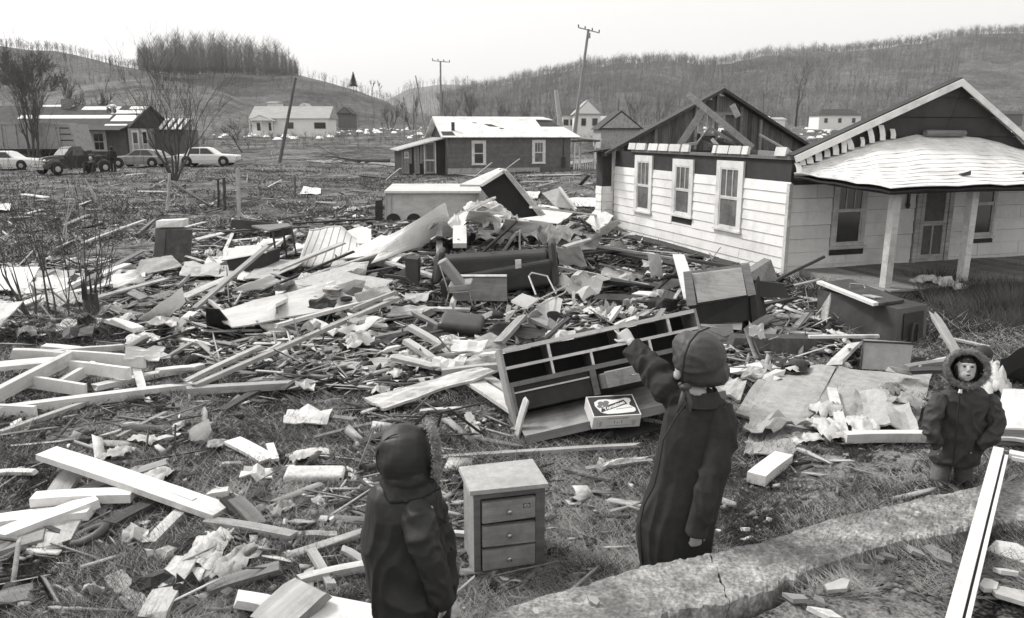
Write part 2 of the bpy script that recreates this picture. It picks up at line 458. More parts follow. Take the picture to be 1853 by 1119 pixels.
def hill(name, prof, Y0, Y1, m, back=1.5, nz=2., seed=1, nu=160, nv=50, power=1.0):
    px = np.linspace(prof[0][0], prof[-1][0], nu)
    py = np.interp(px, [a for a, b in prof], [b for a, b in prof])
    v = np.concatenate([np.linspace(0, 1, nv), 1 + (back - 1) * np.linspace(.1, 1, 12)])
    X = np.zeros((len(v), nu)); Y = X.copy(); Z = X.copy()
    for j in range(nu):
        c = W(px[j], py[j], Y1)
        for i, t in enumerate(v):
            yy = Y0 + (Y1 - Y0) * t
            xx = c.x * yy / Y1
            zb = tzf(xx, yy) - 1.0
            if t <= 1:
                f = t * t * (3 - 2 * t) if power == 1 else t ** power
                z = zb + (c.z - zb) * f
            else:
                z = c.z - (c.z - zb) * ((t - 1) / (back - 1)) ** 1.3
            X[i, j] = xx; Y[i, j] = yy; Z[i, j] = z
    env = np.clip(v, 0, 1)[:, None] * np.clip((1 - v[:, None]) * 4, 0.0, 1)
    Z = Z + env * nz * (vnoise(X, Y, .03, seed) + .5 * vnoise(X, Y, .08, seed + 1))
    o = grid_mesh(name, X, Y, Z, m)
    tag(o, kind='structure')
    return (px, v, X, Y, Z)
HA = [(-400, 190), (0, 182), (100, 166), (160, 153), (260, 144), (330, 150), (400, 166), (470, 196), (520, 226), (600, 248), (700, 252)]
HB = [(-500, 95), (-100, 92), (0, 88), (60, 96), (100, 97), (170, 110), (220, 122), (300, 135), (420, 135), (535, 139), (600, 156), (650, 170), (700, 188), (760, 216), (830, 238), (900, 246)]
HC_ = [(560, 215), (650, 196), (700, 184), (740, 162), (800, 153), (850, 155), (880, 165), (930, 190), (1000, 215)]
HD = [(800, 185), (860, 168), (900, 163), (950, 150), (1000, 140), (1050, 130), (1120, 122), (1200, 117), (1270, 125), (1330, 120), (1420, 107), (1500, 101), (1600, 91), (1700, 79), (1760, 72), (1853, 70), (2100, 62), (2500, 80)]
gA = hill('hill_meadow', HA, 130, 235, 'hill_grass', seed=2, nz=1.5)
gB = hill('hill_knoll', HB, 225, 400, 'hill_wooded', seed=4, nz=4)
gC = hill('hill_far', HC_, 800, 1150, 'hill_far_mat', seed=6, nz=8, nu=60, nv=24)
gD = hill('hill_ridge', HD, 300, 700, 'hill_wooded', seed=8, nz=9, nu=200)

def sample_hill(g, n, pfun, r):
    """random ground points on a hill, kept with chance pfun(px, v)"""
    px, v, X, Y, Z = g; out = []
    nv = int(np.searchsorted(v, 1.04))
    a = r.random(n) * (len(px) - 1.01); b = r.random(n) * (nv - 1.01)
    i = b.astype(int); j = a.astype(int); fb = b - i; fa = a - j
    pp = np.interp(a, np.arange(len(px)), px); vv = np.interp(b, np.arange(len(v)), v)
    keep = r.random(n) < pfun(pp, vv)
    def s(Q): return (Q[i, j] * (1 - fa) + Q[i, j + 1] * fa) * (1 - fb) + (Q[i + 1, j] * (1 - fa) + Q[i + 1, j + 1] * fa) * fb
    P = np.stack([s(X), s(Y), s(Z)], 1)[keep]
    return P, pp[keep], vv[keep]

def wood_mass(name, P, h, r, m, nb=9, rad=.10, spread=.34):
    n = len(P); hh = h * (.65 + .6 * r.random(n))
    base = [P]; tip = [P + np.stack([.6 * r.normal(size=n) * .6, .3 * r.normal(size=n), hh], 1)]; rr = [np.full(n, rad * 1.6)]
    for k in range(nb):
        t = .25 + .6 * r.random(n); az = r.random(n) * 6.283
        b0 = P + np.stack([np.zeros(n), np.zeros(n), hh * t], 1)
        ln = hh * (spread * (1.05 - t * .6)) * (.6 + .8 * r.random(n))
        tp = b0 + np.stack([np.cos(az) * ln, np.sin(az) * ln, ln * (.7 + .9 * r.random(n))], 1)
        base.append(b0); tip.append(tp); rr.append(np.full(n, rad))
    o = spikes(name, np.concatenate(base), np.concatenate(tip), np.concatenate(rr), m)
    return o
def pD(px, v):
    clear = (px > 1740) & (v < .55) & (v > .12)
    return np.where(clear, .03, .35 + .65 * np.clip(v * 1.3, 0, 1))
P, _, _ = sample_hill(gD, 17000, pD, rng)
tag(wood_mass('bare_woods', P, 6.8, rng, 'forest_grey', nb=9, rad=.06, spread=.42), 'bare winter forest covering the long ridge on the right', 'woods', kind='stuff')
def pC(px, v): return np.full(px.shape, .7)
P, _, _ = sample_hill(gC, 1500, pC, rng)
tag(wood_mass('bare_woods', P, 11, rng, 'forest_grey', nb=6, rad=.14), 'bare woods on the distant middle hill', 'woods', kind='stuff')
def pB(px, v):
    left = (px < 250) * .9
    scrub = (px >= 250) * np.where(v > .55, .35, .12)
    return np.maximum(left, scrub)
P, pp, vv = sample_hill(gB, 4600, pB, rng)
tag(wood_mass('scrub_woods', P, 4.2, rng, 'forest_grey', nb=8, rad=.05), 'low bare scrub growing over the left hillside', 'scrub', kind='stuff')
# the dense stand on the knoll's top
pxs = 252 + 288 * rng.random(700); dd = rng.random(700)
KP = []
for a, b in zip(pxs, dd):
    yy = 318 + 70 * b; c = W(a, np.interp(a, [q for q, _ in HB], [q for _, q in HB]) + 1, 400)
    KP.append((c.x * yy / 400, yy, c.z * (1 - .12 * (1 - (yy - 225) / 175) ) - 1.2))
KP = np.array(KP)
hk = (.58 + .52 * rng.random(len(pxs))) * np.interp(pxs, [250, 290, 330, 430, 500, 540], [.55, .95, 1.02, .95, .8, .45])
n = len(KP); base = []; tip = []; rr = []
for k in range(34):
    if k == 0:
        b0 = KP; t0 = KP + np.stack([.4 * rng.normal(size=n), .3 * rng.normal(size=n), 15 * hk], 1); rad = np.full(n, .07)
    else:
        t = -.02 + .92 * rng.random(n) ** 1.2; az = rng.random(n) * 6.283; ln = (1.5 + 1.8 * rng.random(n)) * hk
        b0 = KP + np.stack([0 * t, 0 * t, 14 * hk * t], 1); t0 = b0 + np.stack([np.cos(az) * ln, np.sin(az) * ln, ln * (.8 + rng.random(n))], 1); rad = np.full(n, .055)
    base.append(b0); tip.append(t0); rr.append(rad)
q_ = np.repeat(KP, 4, 0) + rng.normal(size=(len(KP) * 4, 3)) * np.array([1.6, 1.6, 0]); base.append(q_); tip.append(q_ + np.stack([rng.normal(size=len(q_)), rng.normal(size=len(q_)), 1.5 + 3 * rng.random(len(q_))], 1)); rr.append(np.full(len(q_), .05))
tag(spikes('knoll_woods', np.concatenate(base), np.concatenate(tip), np.concatenate(rr), 'forest_grey'), 'dense stand of tall bare trees crowning the knoll at left', 'woods', kind='stuff')
# scrub along the foot of the meadow hill and field edge
def pA(px, v): return np.where(v < .45, .55, .10)
P, _, _ = sample_hill(gA, 1500, pA, rng)
tag(wood_mass('meadow_scrub', P, 1.6, rng, 'twig', nb=8, rad=.022, spread=.6), 'thin brush dotting the grass hill behind the left house', 'scrub', kind='stuff')
n = 900
xx = -62 + 150 * rng.random(n); yy = 95 + 60 * rng.random(n); xx = xx * yy / 110
P = np.stack([xx, yy, tz(xx, yy)], 1)
tag(wood_mass('field_brush', P, .9, rng, 'twig', nb=8, rad=.014, spread=.9), 'dry brush growing across the far fields', 'scrub', kind='stuff')

# dirt road behind the dark cottage
rd = MB(); pts = [(700, 276, 5), (800, 274, 4.2), (1100, 276, 3.4), (1400, 266, 3.)]
Lr = []
for px, py, w in ((560, 288, 2.2), (700, 279, 2.4), (860, 272, 2.4), (1080, 274, 2.4), (1300, 268, 2.4)):
    c = G(px, py)
    Lr.append((c, w))
ring = []
for i in range(len(Lr) - 1):
    for k in range(12):
        t = k / 12; c = Lr[i][0].lerp(Lr[i + 1][0], t); ring.append(c)
ring.append(Lr[-1][0])
for i in range(len(ring) - 1):
    a, b = ring[i], ring[i + 1]
    q = []
    for p, o in ((a, -1.9), (b, -1.9), (b, 1.9), (a, 1.9)):
        q.append((p.x, p.y + o, tzf(p.x, p.y + o) + .05))
    rd.quad(q)
tag(rd.build('dirt_road', 'road_gravel'), kind='structure')

# ---------------------------------------------------------------- grass and litter on the ground
def field_pts(n, poly, y0=3.2):
    """points on the ground, even in the picture, inside a picture polygon"""
    xs = [a for a, b in poly]; ys = [b for a, b in poly]
    P = []
    a = min(xs) + (max(xs) - min(xs)) * rng.random(n * 3); b = min(ys) + (max(ys) - min(ys)) * rng.random(n * 3)
    k = inside(a, b, poly); a = a[k][:n]; b = b[k][:n]
    u = (a - CX) / F_PX; v = (CY - b) / F_PX
    dy = math.cos(TH) + v * math.sin(TH); dz = np.minimum(-math.sin(TH) + v * math.cos(TH), -.01)
    z = np.zeros(len(a))
    for _ in range(12):
        s = (z - HC) / dz; z = tz(u * s, dy * s)
    return np.stack([u * s, dy * s, z], 1)
def bank_z(P):
    ly = np.interp(P[:, 0], [-.6] + fx_ + [9], [3.1] + fy_ + [8.4]) + .06
    bm = np.clip((ly - P[:, 1]) / .16, 0, 1) * np.clip((P[:, 0] + .45) / .25, 0, 1)
    P = P.copy(); P[:, 2] += bm * .36; return P
def blades(name, P, ln, rad, flat, m, label):
    n = len(P); az = rng.random(n) * 6.283; l = ln * (.4 + 1.1 * rng.random(n)); fl = flat * (.5 + rng.random(n))
    h = l / np.sqrt(1 + fl ** 2)
    cl = .5 + .9 * (vnoise(P[:, 0], P[:, 1], 1.1, 5) + .5)
    T = P + np.stack([np.cos(az) * h * fl, np.sin(az) * h * fl, h], 1) * cl[:, None]
    P2 = P.copy(); P2[:, 2] -= .02
    return tag(spikes(name, P2, T, np.full(n, rad) * (P[:, 1] / 5) ** .75, m), label, 'grass', kind='stuff')
FULL = [(-60, 330), (1920, 330), (1920, 1180), (-60, 1180)]
clump = lambda P, s, t, sd: P[(vnoise(P[:, 0], P[:, 1], s, sd) + .6 * vnoise(P[:, 0], P[:, 1], s * 3, sd + 1)) > t]
P = bank_z(clump(field_pts(120000, [(-60, 560), (1920, 560), (1920, 1180), (-60, 1180)]), 1.2, -.2, 21))
blades('dead_grass', P, .10, .0034, 1.4, 'grass_dark', 'dark matted winter grass between the boards')
P = bank_z(clump(field_pts(120000, [(-60, 560), (1920, 560), (1920, 1180), (-60, 1180)]), 1.6, -.16, 31))
blades('straw', P, .15, .0024, 3.0, 'grass_straw', 'pale flattened straw lying over the mud')
P = clump(field_pts(60000, [(-60, 300), (1920, 300), (1920, 600), (-60, 600)]), .5, -.1, 41)
blades('field_grass', P, .22, .005, 1.2, 'grass_dark', 'rough dark grass across the field')
P = clump(field_pts(16000, [(-60, 275), (1920, 275), (1920, 600), (-60, 600)]), .4, .05, 43)
blades('field_straw', P, .25, .005, 1.8, 'grass_straw', 'pale dead grass tufts across the field')
# long tufts by the porch
P = field_pts(5200, [(1640, 520), (1853, 500), (1853, 590), (1690, 560)])
blades('porch_weeds', P, .34, .004, .6, 'grass_dark', 'long weeds standing along the edge of the porch')
# pebbles and clods
P = bank_z(field_pts(5000, [(-60, 520), (1920, 520), (1920, 1180), (-60, 1180)]))
n = len(P); s = (.012 + .03 * rng.random(n) ** 2)[:, None]
oc = np.array([[1, 0, 0], [0, 1, 0], [-1, 0, 0], [0, -1, 0], [0, 0, .7], [0, 0, -.7]])
V = (P[:, None, :] + oc[None] * s[:, None] * (.6 + .8 * rng.random((n, 6, 1)))).reshape(-1, 3)
fc = np.array([[0, 1, 4], [1, 2, 4], [2, 3, 4], [3, 0, 4], [1, 0, 5], [2, 1, 5], [3, 2, 5], [0, 3, 5]])
tag(mesh_np('pebbles', V, (np.arange(n)[:, None, None] * 6 + fc[None]).reshape(-1, 3), 'rock'), 'small stones and clods scattered in the grass', 'pebbles', kind='stuff')
# ================================================================ HOUSES
def link_child(o, parent): o.parent = parent; return o

class Frame:
    """a wall plane: u along the wall, z up, w outward"""
    def __init__(s, o, u, w): s.o = Vector(o); s.u = Vector(u).normalized(); s.w = Vector(w).normalized(); s.z = Vector((0, 0, 1))
    def p(s, a, z, w=0.): return s.o + s.u * a + s.z * z + s.w * w
    def box(s, mb, a0, a1, z0, z1, w0, w1, tl=0.):
        q = [s.p(a0, z0, w0), s.p(a1, z0, w0), s.p(a1, z0, w1), s.p(a0, z0, w1), s.p(a0 + tl, z1, w0), s.p(a1 + tl, z1, w0), s.p(a1 + tl, z1, w1), s.p(a0 + tl, z1, w1)]
        return mb.hexa(q)

def window(fr, a0, a1, z0, z1, parent, casing='white_paint', glass='glass_dark', bars_top=3, bars_bot=1, cw=.11, name='window', sill=True, hang=False):
    """double-hung window: casing, two sashes, panes, upright bars"""
    b = MB()
    fr.box(b, a0, a0 + cw, z0, z1, .0, .055); fr.box(b, a1 - cw, a1, z0, z1, .0, .055)
    fr.box(b, a0 + cw, a1 - cw, z1 - cw, z1, .0, .053)
    if sill: fr.box(b, a0 - .03, a1 + .03, z0 - .05, z0 - .002, .0, .09)
    fr.box(b, a0 + cw, a1 - cw, z0, z0 + .05, .0, .05)
    w = b.build(name, casing, parent)
    i0, i1, j0, j1 = a0 + cw, a1 - cw, z0 + .05, z1 - cw
    mid = (j0 + j1) / 2
    for k, (q0, q1, off, bars) in enumerate(((mid, j1, .02, bars_top), (j0, mid, .012, bars_bot))):
        s = MB(); t = .035
        fr.box(s, i0, i0 + t, q0, q1, off, off + .025); fr.box(s, i1 - t, i1, q0, q1, off, off + .025)
        fr.box(s, i0 + t, i1 - t, q0, q0 + t, off, off + .024); fr.box(s, i0 + t, i1 - t, q1 - t, q1, off, off + .024)
        for n in range(1, bars):
            c = i0 + (i1 - i0) * n / bars
            fr.box(s, c - .01, c + .01, q0 + t, q1 - t, off + .002, off + .022)
        s.build('sash', casing, w)
        for n in range(bars):
            g = MB(); c0 = i0 + (i1 - i0) * n / bars; c1 = i0 + (i1 - i0) * (n + 1) / bars
            fr.box(g, max(c0 + .008, i0 + t - .002), min(c1 - .008, i1 - t + .002), q0 + t - .004, q1 - t + .004, .003, off + .004)
            g.build('pane', glass, w)
    return w

def siding(fr, L0, L1, z0, z1, n, holes, parent, m='siding_white', seed=1, joint=2.4, th=.018, jag=.0, name='siding_board', base=0.):
    r = random.Random(seed); h = (z1 - z0) / n
    for k in range(n):
        a = z0 + k * h; b = a + h
        cuts = [(L0, L1)]
        for (h0, h1, g0, g1) in holes:
            if g0 < b - .03 and g1 > a + .03:
                nc = []
                for c0, c1 in cuts:
                    if h1 <= c0 or h0 >= c1: nc.append((c0, c1)); continue
                    if h0 > c0: nc.append((c0, h0))
                    if h1 < c1: nc.append((h1, c1))
                cuts = nc
                for q0, q1 in ((a, min(g0, b)), (max(g1, a), b)):
                    if .03 < q1 - q0 < h - .01 and min(h1, L1) - max(h0, L0) > .05:
                        mb = MB(); fr.box(mb, max(h0, L0) + .003, min(h1, L1) - .003, q0 + .004, q1 - .004, base + .004, base + th); mb.build(name, m, parent)
        for c0, c1 in cuts:
            x = c0; first = True
            while x < c1 - .02:
                L = joint * (.5 + .8 * r.random()) if first else joint; first = False
                e = min(x + L, c1)
                if c1 - e < .4: e = c1
                mb = MB(); tilt = r.uniform(-.004, .004); gp = .006
                e0 = -jag * r.random() if x == L0 else 0
                q = [fr.p(x + gp + e0, a + .004, base + .004), fr.p(e - gp, a + .004 + tilt, base + .004), fr.p(e - gp, a + .004 + tilt, base + th + .012), fr.p(x + gp + e0, a + .004, base + th + .012),
                     fr.p(x + gp + e0 * .5, b - .004, base + .002), fr.p(e - gp, b - .004 + tilt, base + .002), fr.p(e - gp, b - .004 + tilt, base + .010), fr.p(x + gp + e0 * .5, b - .004, base + .010)]
                mb.hexa(q).build(name, m, parent)
                x = e

# ---------------------------------------------------------------- the white bungalow on the right
WH = thing('wrecked_bungalow', 'white-sided bungalow on the right, roof torn off one wing, front gable and porch still standing', 'house', (5.85, 17.0, -.18), math.radians(18))
HT = 2.52
FR = Frame((0, 0, 0), (1, 0, 0), (0, -1, 0))          # front wall, u to the right
LF = Frame((0, 0, 0), (0, 1, 0), (-1, 0, 0))          # left wall, u away from the camera
LW, LS = 7.35, 8.6
core = MB()
core.box(.0, .10, .10, .10, LS - .1, HT)       # left wall core
core.box(0, 0, .10, LW, .10, HT)               # front wall core
core.box(0, LS - .1, .10, LW, LS, HT)          # back wall core
core.box(LW - .1, .1, .1, LW, LS - .1, HT)
core.build('wall', 'sheathing', WH)
fl = MB(); fl.box(.1, .1, HT - .5, LW - .1, LS - .1, HT - .35); fl.build('ceiling', 'dark_panel', WH)
lw_holes = [(1.665, 2.78, .83, 2.43), (3.87, 4.93, .95, 2.40), (6.09, 7.16, .86, 2.44)]
# siding top edge is ragged: 9 courses on the left wall
siding(LF, -.02, LS, -.02, 2.06, 9, [(a, b, c - (.22 if i == 1 else .0), d) for i, (a, b, c, d) in enumerate(lw_holes)], WH, seed=3, joint=3.1, jag=.06)
fr_holes = [(1.10, 2.0, .60, 2.4), (3.34, 4.42, -.3, 2.5), (4.80, 5.70, .55, 2.4)]
siding(FR, .0, LW, -.02, 2.0, 7, fr_holes, WH, seed=5, joint=1.25, jag=.0)
for i, (a, b, c, d) in enumerate(lw_holes):
    window(LF, a, b, c, d, WH, 'white_paint', 'glass_grey', 3, 1, cw=.17)
window(FR, 1.12, 1.98, .66, 2.25, WH, 'white_wood', 'glass_dark', 3, 1, cw=.1)
window(FR, 4.82, 5.68, .72, 2.25, WH, 'white_wood', 'glass_dark', 1, 1, cw=.07)
cn = MB(); cn.box(-.045, -.05, .02, .03, -.034, 2.03); cn.box(-.05, -.045, .02, -.034, .05, 2.03)
cn.build('corner_trim', 'white_wood', WH)
# screen door
dr = MB()
FR.box(dr, 3.36, 3.48, .18, 2.3, 0, .06); FR.box(dr, 4.28, 4.40, .18, 2.3, 0, .06); FR.box(dr, 3.48, 4.28, 2.2, 2.3, 0, .06)
d = dr.build('door_frame', 'pale_wood', WH)
s = MB(); FR.box(s, 3.50, 3.60, .2, 2.18, .02, .05); FR.box(s, 4.16, 4.26, .2, 2.18, .02, .05)
FR.box(s, 3.60, 4.16, .2, .36, .02, .048); FR.box(s, 3.60, 4.16, 2.06, 2.18, .02, .048); FR.box(s, 3.60, 4.16, 1.02, 1.12, .02, .048); FR.box(s, 3.86, 3.9, .36, 1.02, .02, .046)
sd = s.build('screen_door', 'pale_wood', WH)
s = MB(); FR.box(s, 3.59, 4.17, .35, 2.08, .012, .03); s.build('screen', 'screen', sd)
# dark strips under the front windows
for q in ((1.10, 2.0, .46, .58), (4.8, 5.7, .56, .64)): s = MB(); FR.box(s, *q, .032, .04); s.build('dark_strip', 'dark_panel', WH)
# eave plate along the left wall with torn shingle ends hanging over it
pl = MB(); LF.box(pl, -.05, 7.4, HT, HT + .07, -.12, .06); FR.box(pl, .0, 3., HT, HT + .05, -.1, .04); pl.build('wall_plate', 'grey_wood', WH)
blocks = [(.12, .5), (1.5, 1.72), (1.78, 2.25), (2.3, 2.75), (2.83, 2.97), (4.1, 4.45), (4.55, 5.1), (5.2, 5.7), (5.78, 6.3), (6.5, 7.05), (7.12, 7.55)]
for a, b in blocks:
    s = MB(); zz = R.uniform(-.02, .02)
    q = [LF.p(a, HT + .075, .02), LF.p(b, HT + .075, .02), LF.p(b, HT + .075, .10), LF.p(a, HT + .075, .10), LF.p(a, HT + .24 + zz, .0), LF.p(b, HT + .24 - zz, .0), LF.p(b, HT + .26, .06), LF.p(a, HT + .26, .06)]
    s.hexa(q).build('torn_eave_board', 'white_board', WH)
# front gable: dark sheathing with horizontal laps, white rake boards
AP, AZ = 4.06, 4.20; RX, RZ = 6.62, 2.66
def rake_z(x): return 2.50 + (AZ - 2.50) * (x + .1) / (AP + .1) if x < AP else AZ + (RZ - AZ) * (x - AP) / (RX - AP)
g = MB(); zz = [HT + .05]
z = HT + .05
while z < AZ - .05:
    z2 = min(z + .42, AZ - .02)
    def span(q):
        l = -.1 + (q - 2.50) / (AZ - 2.50) * (AP + .1); r_ = AP + (q - AZ) / (RZ - AZ) * (RX - AP) if q > RZ else RX
        return max(l, 0) + .03, r_ - .03
    l0, r0 = span(z); l1, r1 = span(z2)
    for (A, B, C, D) in ((l0, (l0 + r0) / 2 + .3, l1, (l1 + r1) / 2 + .3), ((l0 + r0) / 2 + .31, r0, (l1 + r1) / 2 + .31, r1)):
        if B - A < .1: continue
        m_ = MB(); D = max(D, C + .02)
        m_.hexa([(A, -.03, z), (B, -.03, z), (B, .06, z), (A, .06, z), (C, -.005, z2 - .01), (D, -.005, z2 - .01), (D, .06, z2 - .01), (C, .06, z2 - .01)])
        m_.build('gable_panel', 'sheathing', WH)
    z = z2
bk = MB(); bk.prism([(0.02, HT + .05), (RX, HT + .05), (RX, RZ - .04), (AP, AZ - .04), (.02, 2.56)], .061, .10); bk.build('gable_backing', 'sheathing', WH)
def rake(x0, z0, x1, z1, w=.15, y0=-.34, y1=-.05, name='rake_board', m='white_paint'):
    d = Vector((x1 - x0, 0, z1 - z0)).normalized(); n = Vector((-d.z, 0, d.x))
    a = Vector((x0, 0, z0)); b = Vector((x1, 0, z1)); q = []
    for yy in (0,):
        pass
    lo = [a - n * w + Vector((0, y0, 0)), b - n * w + Vector((0, y0, 0)), b - n * w + Vector((0, y1, 0)), a - n * w + Vector((0, y1, 0))]
    hi = [a + Vector((0, y0, 0)), b + Vector((0, y0, 0)), b + Vector((0, y1, 0)), a + Vector((0, y1, 0))]
    return MB().hexa(lo + hi).build(name, m, WH)
rake(-.12, 2.60, AP, AZ + .02, .14, -.24, -.21)
rake(AP, AZ + .02, RX + .28, RZ - .10, .14, -.235, -.205)
rake(-.12, 2.63, AP, AZ + .05, .03, -.20, .05, 'roof_edge', 'roof_dark')
rake(AP, AZ + .05, RX + .28, RZ - .07, .03, -.20, .05, 'roof_edge', 'roof_dark')
# back gable seen from inside: upright planks, dark studs, a small opening
BY = LS; bx0, bx1, bax, baz = -.25, 7.15, 3.55, 4.34
def bz(x): return 2.48 + (baz - 2.48) * ((x - bx0) / (bax - bx0) if x < bax else (bx1 - x) / (bx1 - bax))
x = bx0 + .05; r = random.Random(5)
while x < bx1 - .1:
    w = r.uniform(.17, .27)
    cx = x + w / 2
    lo_ = 2.45
    if 2.75 < cx < 3.85:                                  # broken opening behind the crossed rafters
        segs = [(lo_, 3.05 if cx < 3.6 else 2.9), (3.72, min(bz(x), bz(x + w)) - .01)]
    else: segs = [(lo_, None)]
    for a, b in segs:
        t0 = b if b else bz(x) - .01; t1 = b if b else bz(x + w - .012) - .01
        if t0 - a < .05: continue
        m_ = MB(); y0 = BY - .03 - r.random() * .02
        m_.hexa([(x, y0, a), (x + w - .012, y0, a), (x + w - .012, y0 + .03, a), (x, y0 + .03, a), (x, y0, t0), (x + w - .012, y0, t1), (x + w - .012, y0 + .03, t1), (x, y0 + .03, t0)])
        m_.build('gable_plank', 'plank_dark', WH)
    x += w
for xs in (1.25, 2.65, 4.3, 5.05, 3.4):
    m_ = MB(); m_.box(xs, BY - .14, 2.45, xs + .09, BY - .055, bz(xs + .05) - .05); m_.build('gable_stud', 'grey_wood', WH)
for (xa, xb) in ((bx0 - .2, bax), (bx1 + .15, bax)):
    za, zb = bz(xa) + .0, baz
    m_ = MB(); y0, y1 = BY - .3, BY + .06
    m_.hexa([(xa, y0, za), (xb, y0, zb), (xb, y1, zb), (xa, y1, za), (xa, y0, za + .10), (xb, y0, zb + .10), (xb, y1, zb + .10), (xa, y1, za + .10)] if xa < xb else
            [(xb, y0, zb), (xa, y0, za), (xa, y1, za), (xb, y1, zb), (xb, y0, zb + .10), (xa, y0, za + .10), (xa, y1, za + .10), (xb, y1, zb + .10)])
    m_.build('rafter', 'dark_wood', WH)
m_ = MB(); m_.box(2.8, BY - .16, 3.62, 4.15, BY - .08, 3.72); m_.box(2.9, BY - .14, 2.98, 3.7, BY - .07, 3.06); m_.build('gable_header', 'grey_wood', WH)
# a slice of white boards beyond the opening
m_ = MB(); m_.box(2.86, BY + .01, 3.1, 3.05, BY + .04, 3.7); m_.box(3.18, BY + .01, 3.05, 3.36, BY + .04, 3.7); m_.build('gable_plank', 'pale_wood', WH)
WHI = WH.matrix_basis if False else (Matrix.Translation((5.85, 17.0, -.18)) @ Matrix.Rotation(math.radians(18), 4, 'Z'))
INV = WHI.inverted()
def whbeam(p0, Y0, p1, Y1, w, t, m, name='broken_rafter'):
    a = INV @ W(*p0, Y0); b = INV @ W(*p1, Y1); d = (b - a); L = d.length
    rot = d.to_track_quat('X', 'Z').to_matrix()
    mb = MB(); mb.box(0, -t / 2, -w / 2, L, t / 2, w / 2)
    mb.v = [tuple(a + rot @ Vector(v)) for v in mb.v]
    return mb.build(name, m, WH)
whbeam((1244, 170), 23.2, (1362, 268), 22.6, .17, .06, 'pale_wood')
whbeam((1230, 264), 23.4, (1277, 192), 23.3, .19, .06, 'pale_wood')
whbeam((1207, 268), 22.5, (1262, 259), 22.8, .07, .05, 'pale_wood')
whbeam((1262, 259), 22.8, (1283, 232), 23, .05, .05, 'grey_wood')
whbeam((1283, 230), 23, (1325, 256), 22.8, .07, .05, 'grey_wood')
whbeam((1270, 250), 22.4, (1352, 272), 22.2, .09, .05, 'dark_wood')
whbeam((1288, 252), 22, (1306, 272), 21.8, .08, .05, 'pale_wood')
whbeam((1375, 244), 23.6, (1434, 277), 21.8, .05, .05, 'grey_wood')
whbeam((1325, 190), 25.6, (1336, 212), 25.5, .16, .12, 'pale_wood')
whbeam((1306, 238), 24.8, (1345, 262), 24.0, .1, .06, 'dark_wood')
whbeam((1180, 272), 23.6, (1260, 274), 22.5, .1, .06, 'dark_wood')
whbeam((1280, 262), 21.4, (1420, 284), 19.4, .09, .06, 'dark_wood')
whbeam((1375, 276), 20, (1430, 280), 18.2, .1, .1, 'grey_wood')
# back ell on the far left
e = MB(); e.box(-.40, LS + .05, .1, .0, LS + .5, 2.5); e.build('ell_wall', 'sheathing', WH)
EF = Frame((-.40, LS + .05, 0), (0, 1, 0), (-1, 0, 0)); siding(EF, 0, .45, .0, 1.45, 6, [], WH, seed=9, joint=2)
EG = Frame((-.40, LS + .05, 0), (1, 0, 0), (0, -1, 0)); siding(EG, 0, .38, .0, 1.45, 6, [], WH, seed=9, joint=2)
e = MB(); EG.box(e, .30, .37, 1.3, 2.5, .012, .05); e.build('corner_trim', 'white_wood', WH)
e = MB(); e.hexa([(-.95, LS - .1, 2.46), (.15, LS - .2, 2.62), (.1, LS + .7, 2.62), (-.8, LS + .6, 2.46), (-.95, LS - .1, 2.50), (.15, LS - .2, 2.66), (.1, LS + .7, 2.66), (-.8, LS + .6, 2.50)]); e.build('ell_roof', 'roof_dark', WH)
# dark sill beam, deepened to paint the shaded gap below the left wall
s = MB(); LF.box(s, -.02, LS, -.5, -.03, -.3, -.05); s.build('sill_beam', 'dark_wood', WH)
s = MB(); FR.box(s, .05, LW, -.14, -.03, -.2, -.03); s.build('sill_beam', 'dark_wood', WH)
# porch
DK = .20
n = 26
for i in range(n):
    a = .42 + (LW + .4 - .42) * i / n; b = .42 + (LW + .4 - .42) * (i + 1) / n
    if 1.2 < a < 2.0 and r.random() < .0: continue
    m_ = MB(); sag = -.03 * math.sin(i * .7); m_.box(a + .006, -2.55 - r.random() * .05, DK - .035 + sag * .3, b - .006, -.04, DK + sag * .3); m_.build('deck_board', 'grey_wood', WH)
m_ = MB(); m_.box(.42, -2.52, DK - .24, LW + .4, -2.46, DK - .045); m_.box(.36, -2.5, DK - .22, .415, -.05, DK - .005); m_.build('deck_beam', 'grey_wood', WH)
for (px_, y_) in ((.58, -2.29), (2.52, -2.22)):
    m_ = MB(); k = .03
    m_.hexa([(px_ - .075, y_ - .075, DK - .0), (px_ + .075, y_ - .075, DK), (px_ + .075, y_ + .075, DK), (px_ - .075, y_ + .075, DK), (px_ - .06 + k, y_ - .06, 2.12), (px_ + .09 + k, y_ - .06, 2.12), (px_ + .09 + k, y_ + .09, 2.12), (px_ - .06 + k, y_ + .09, 2.12)])
    m_.build('porch_post', 'white_wood', WH)
wallc = [(.10, -.06, 2.34), (.9, -.06, 2.58), (1.9, -.06, 2.86), (3.1, -.06, 3.02), (4.9, -.06, 2.97), (6.4, -.06, 2.66), (7.7, -.06, 2.5)]
eavec = [(-.25, -.42, 2.28), (-.12, -1.5, 2.19), (.08, -2.72, 2.11), (1.9, -2.82, 2.13), (3.7, -2.8, 2.11), (5.5, -2.78, 2.12), (7.9, -2.75, 2.10)]
def roof_pt(i, f, lift=0.):
    k = min(int(i), 5); t = i - k
    a = Vector(wallc[k]).lerp(Vector(wallc[k + 1]), t); b = Vector(eavec[k]).lerp(Vector(eavec[k + 1]), t)
    p = a.lerp(b, f); p.z += -.10 * math.sin(f * math.pi) + lift + .012 * math.sin(i * 9 + f * 5)
    return p
NC = 12
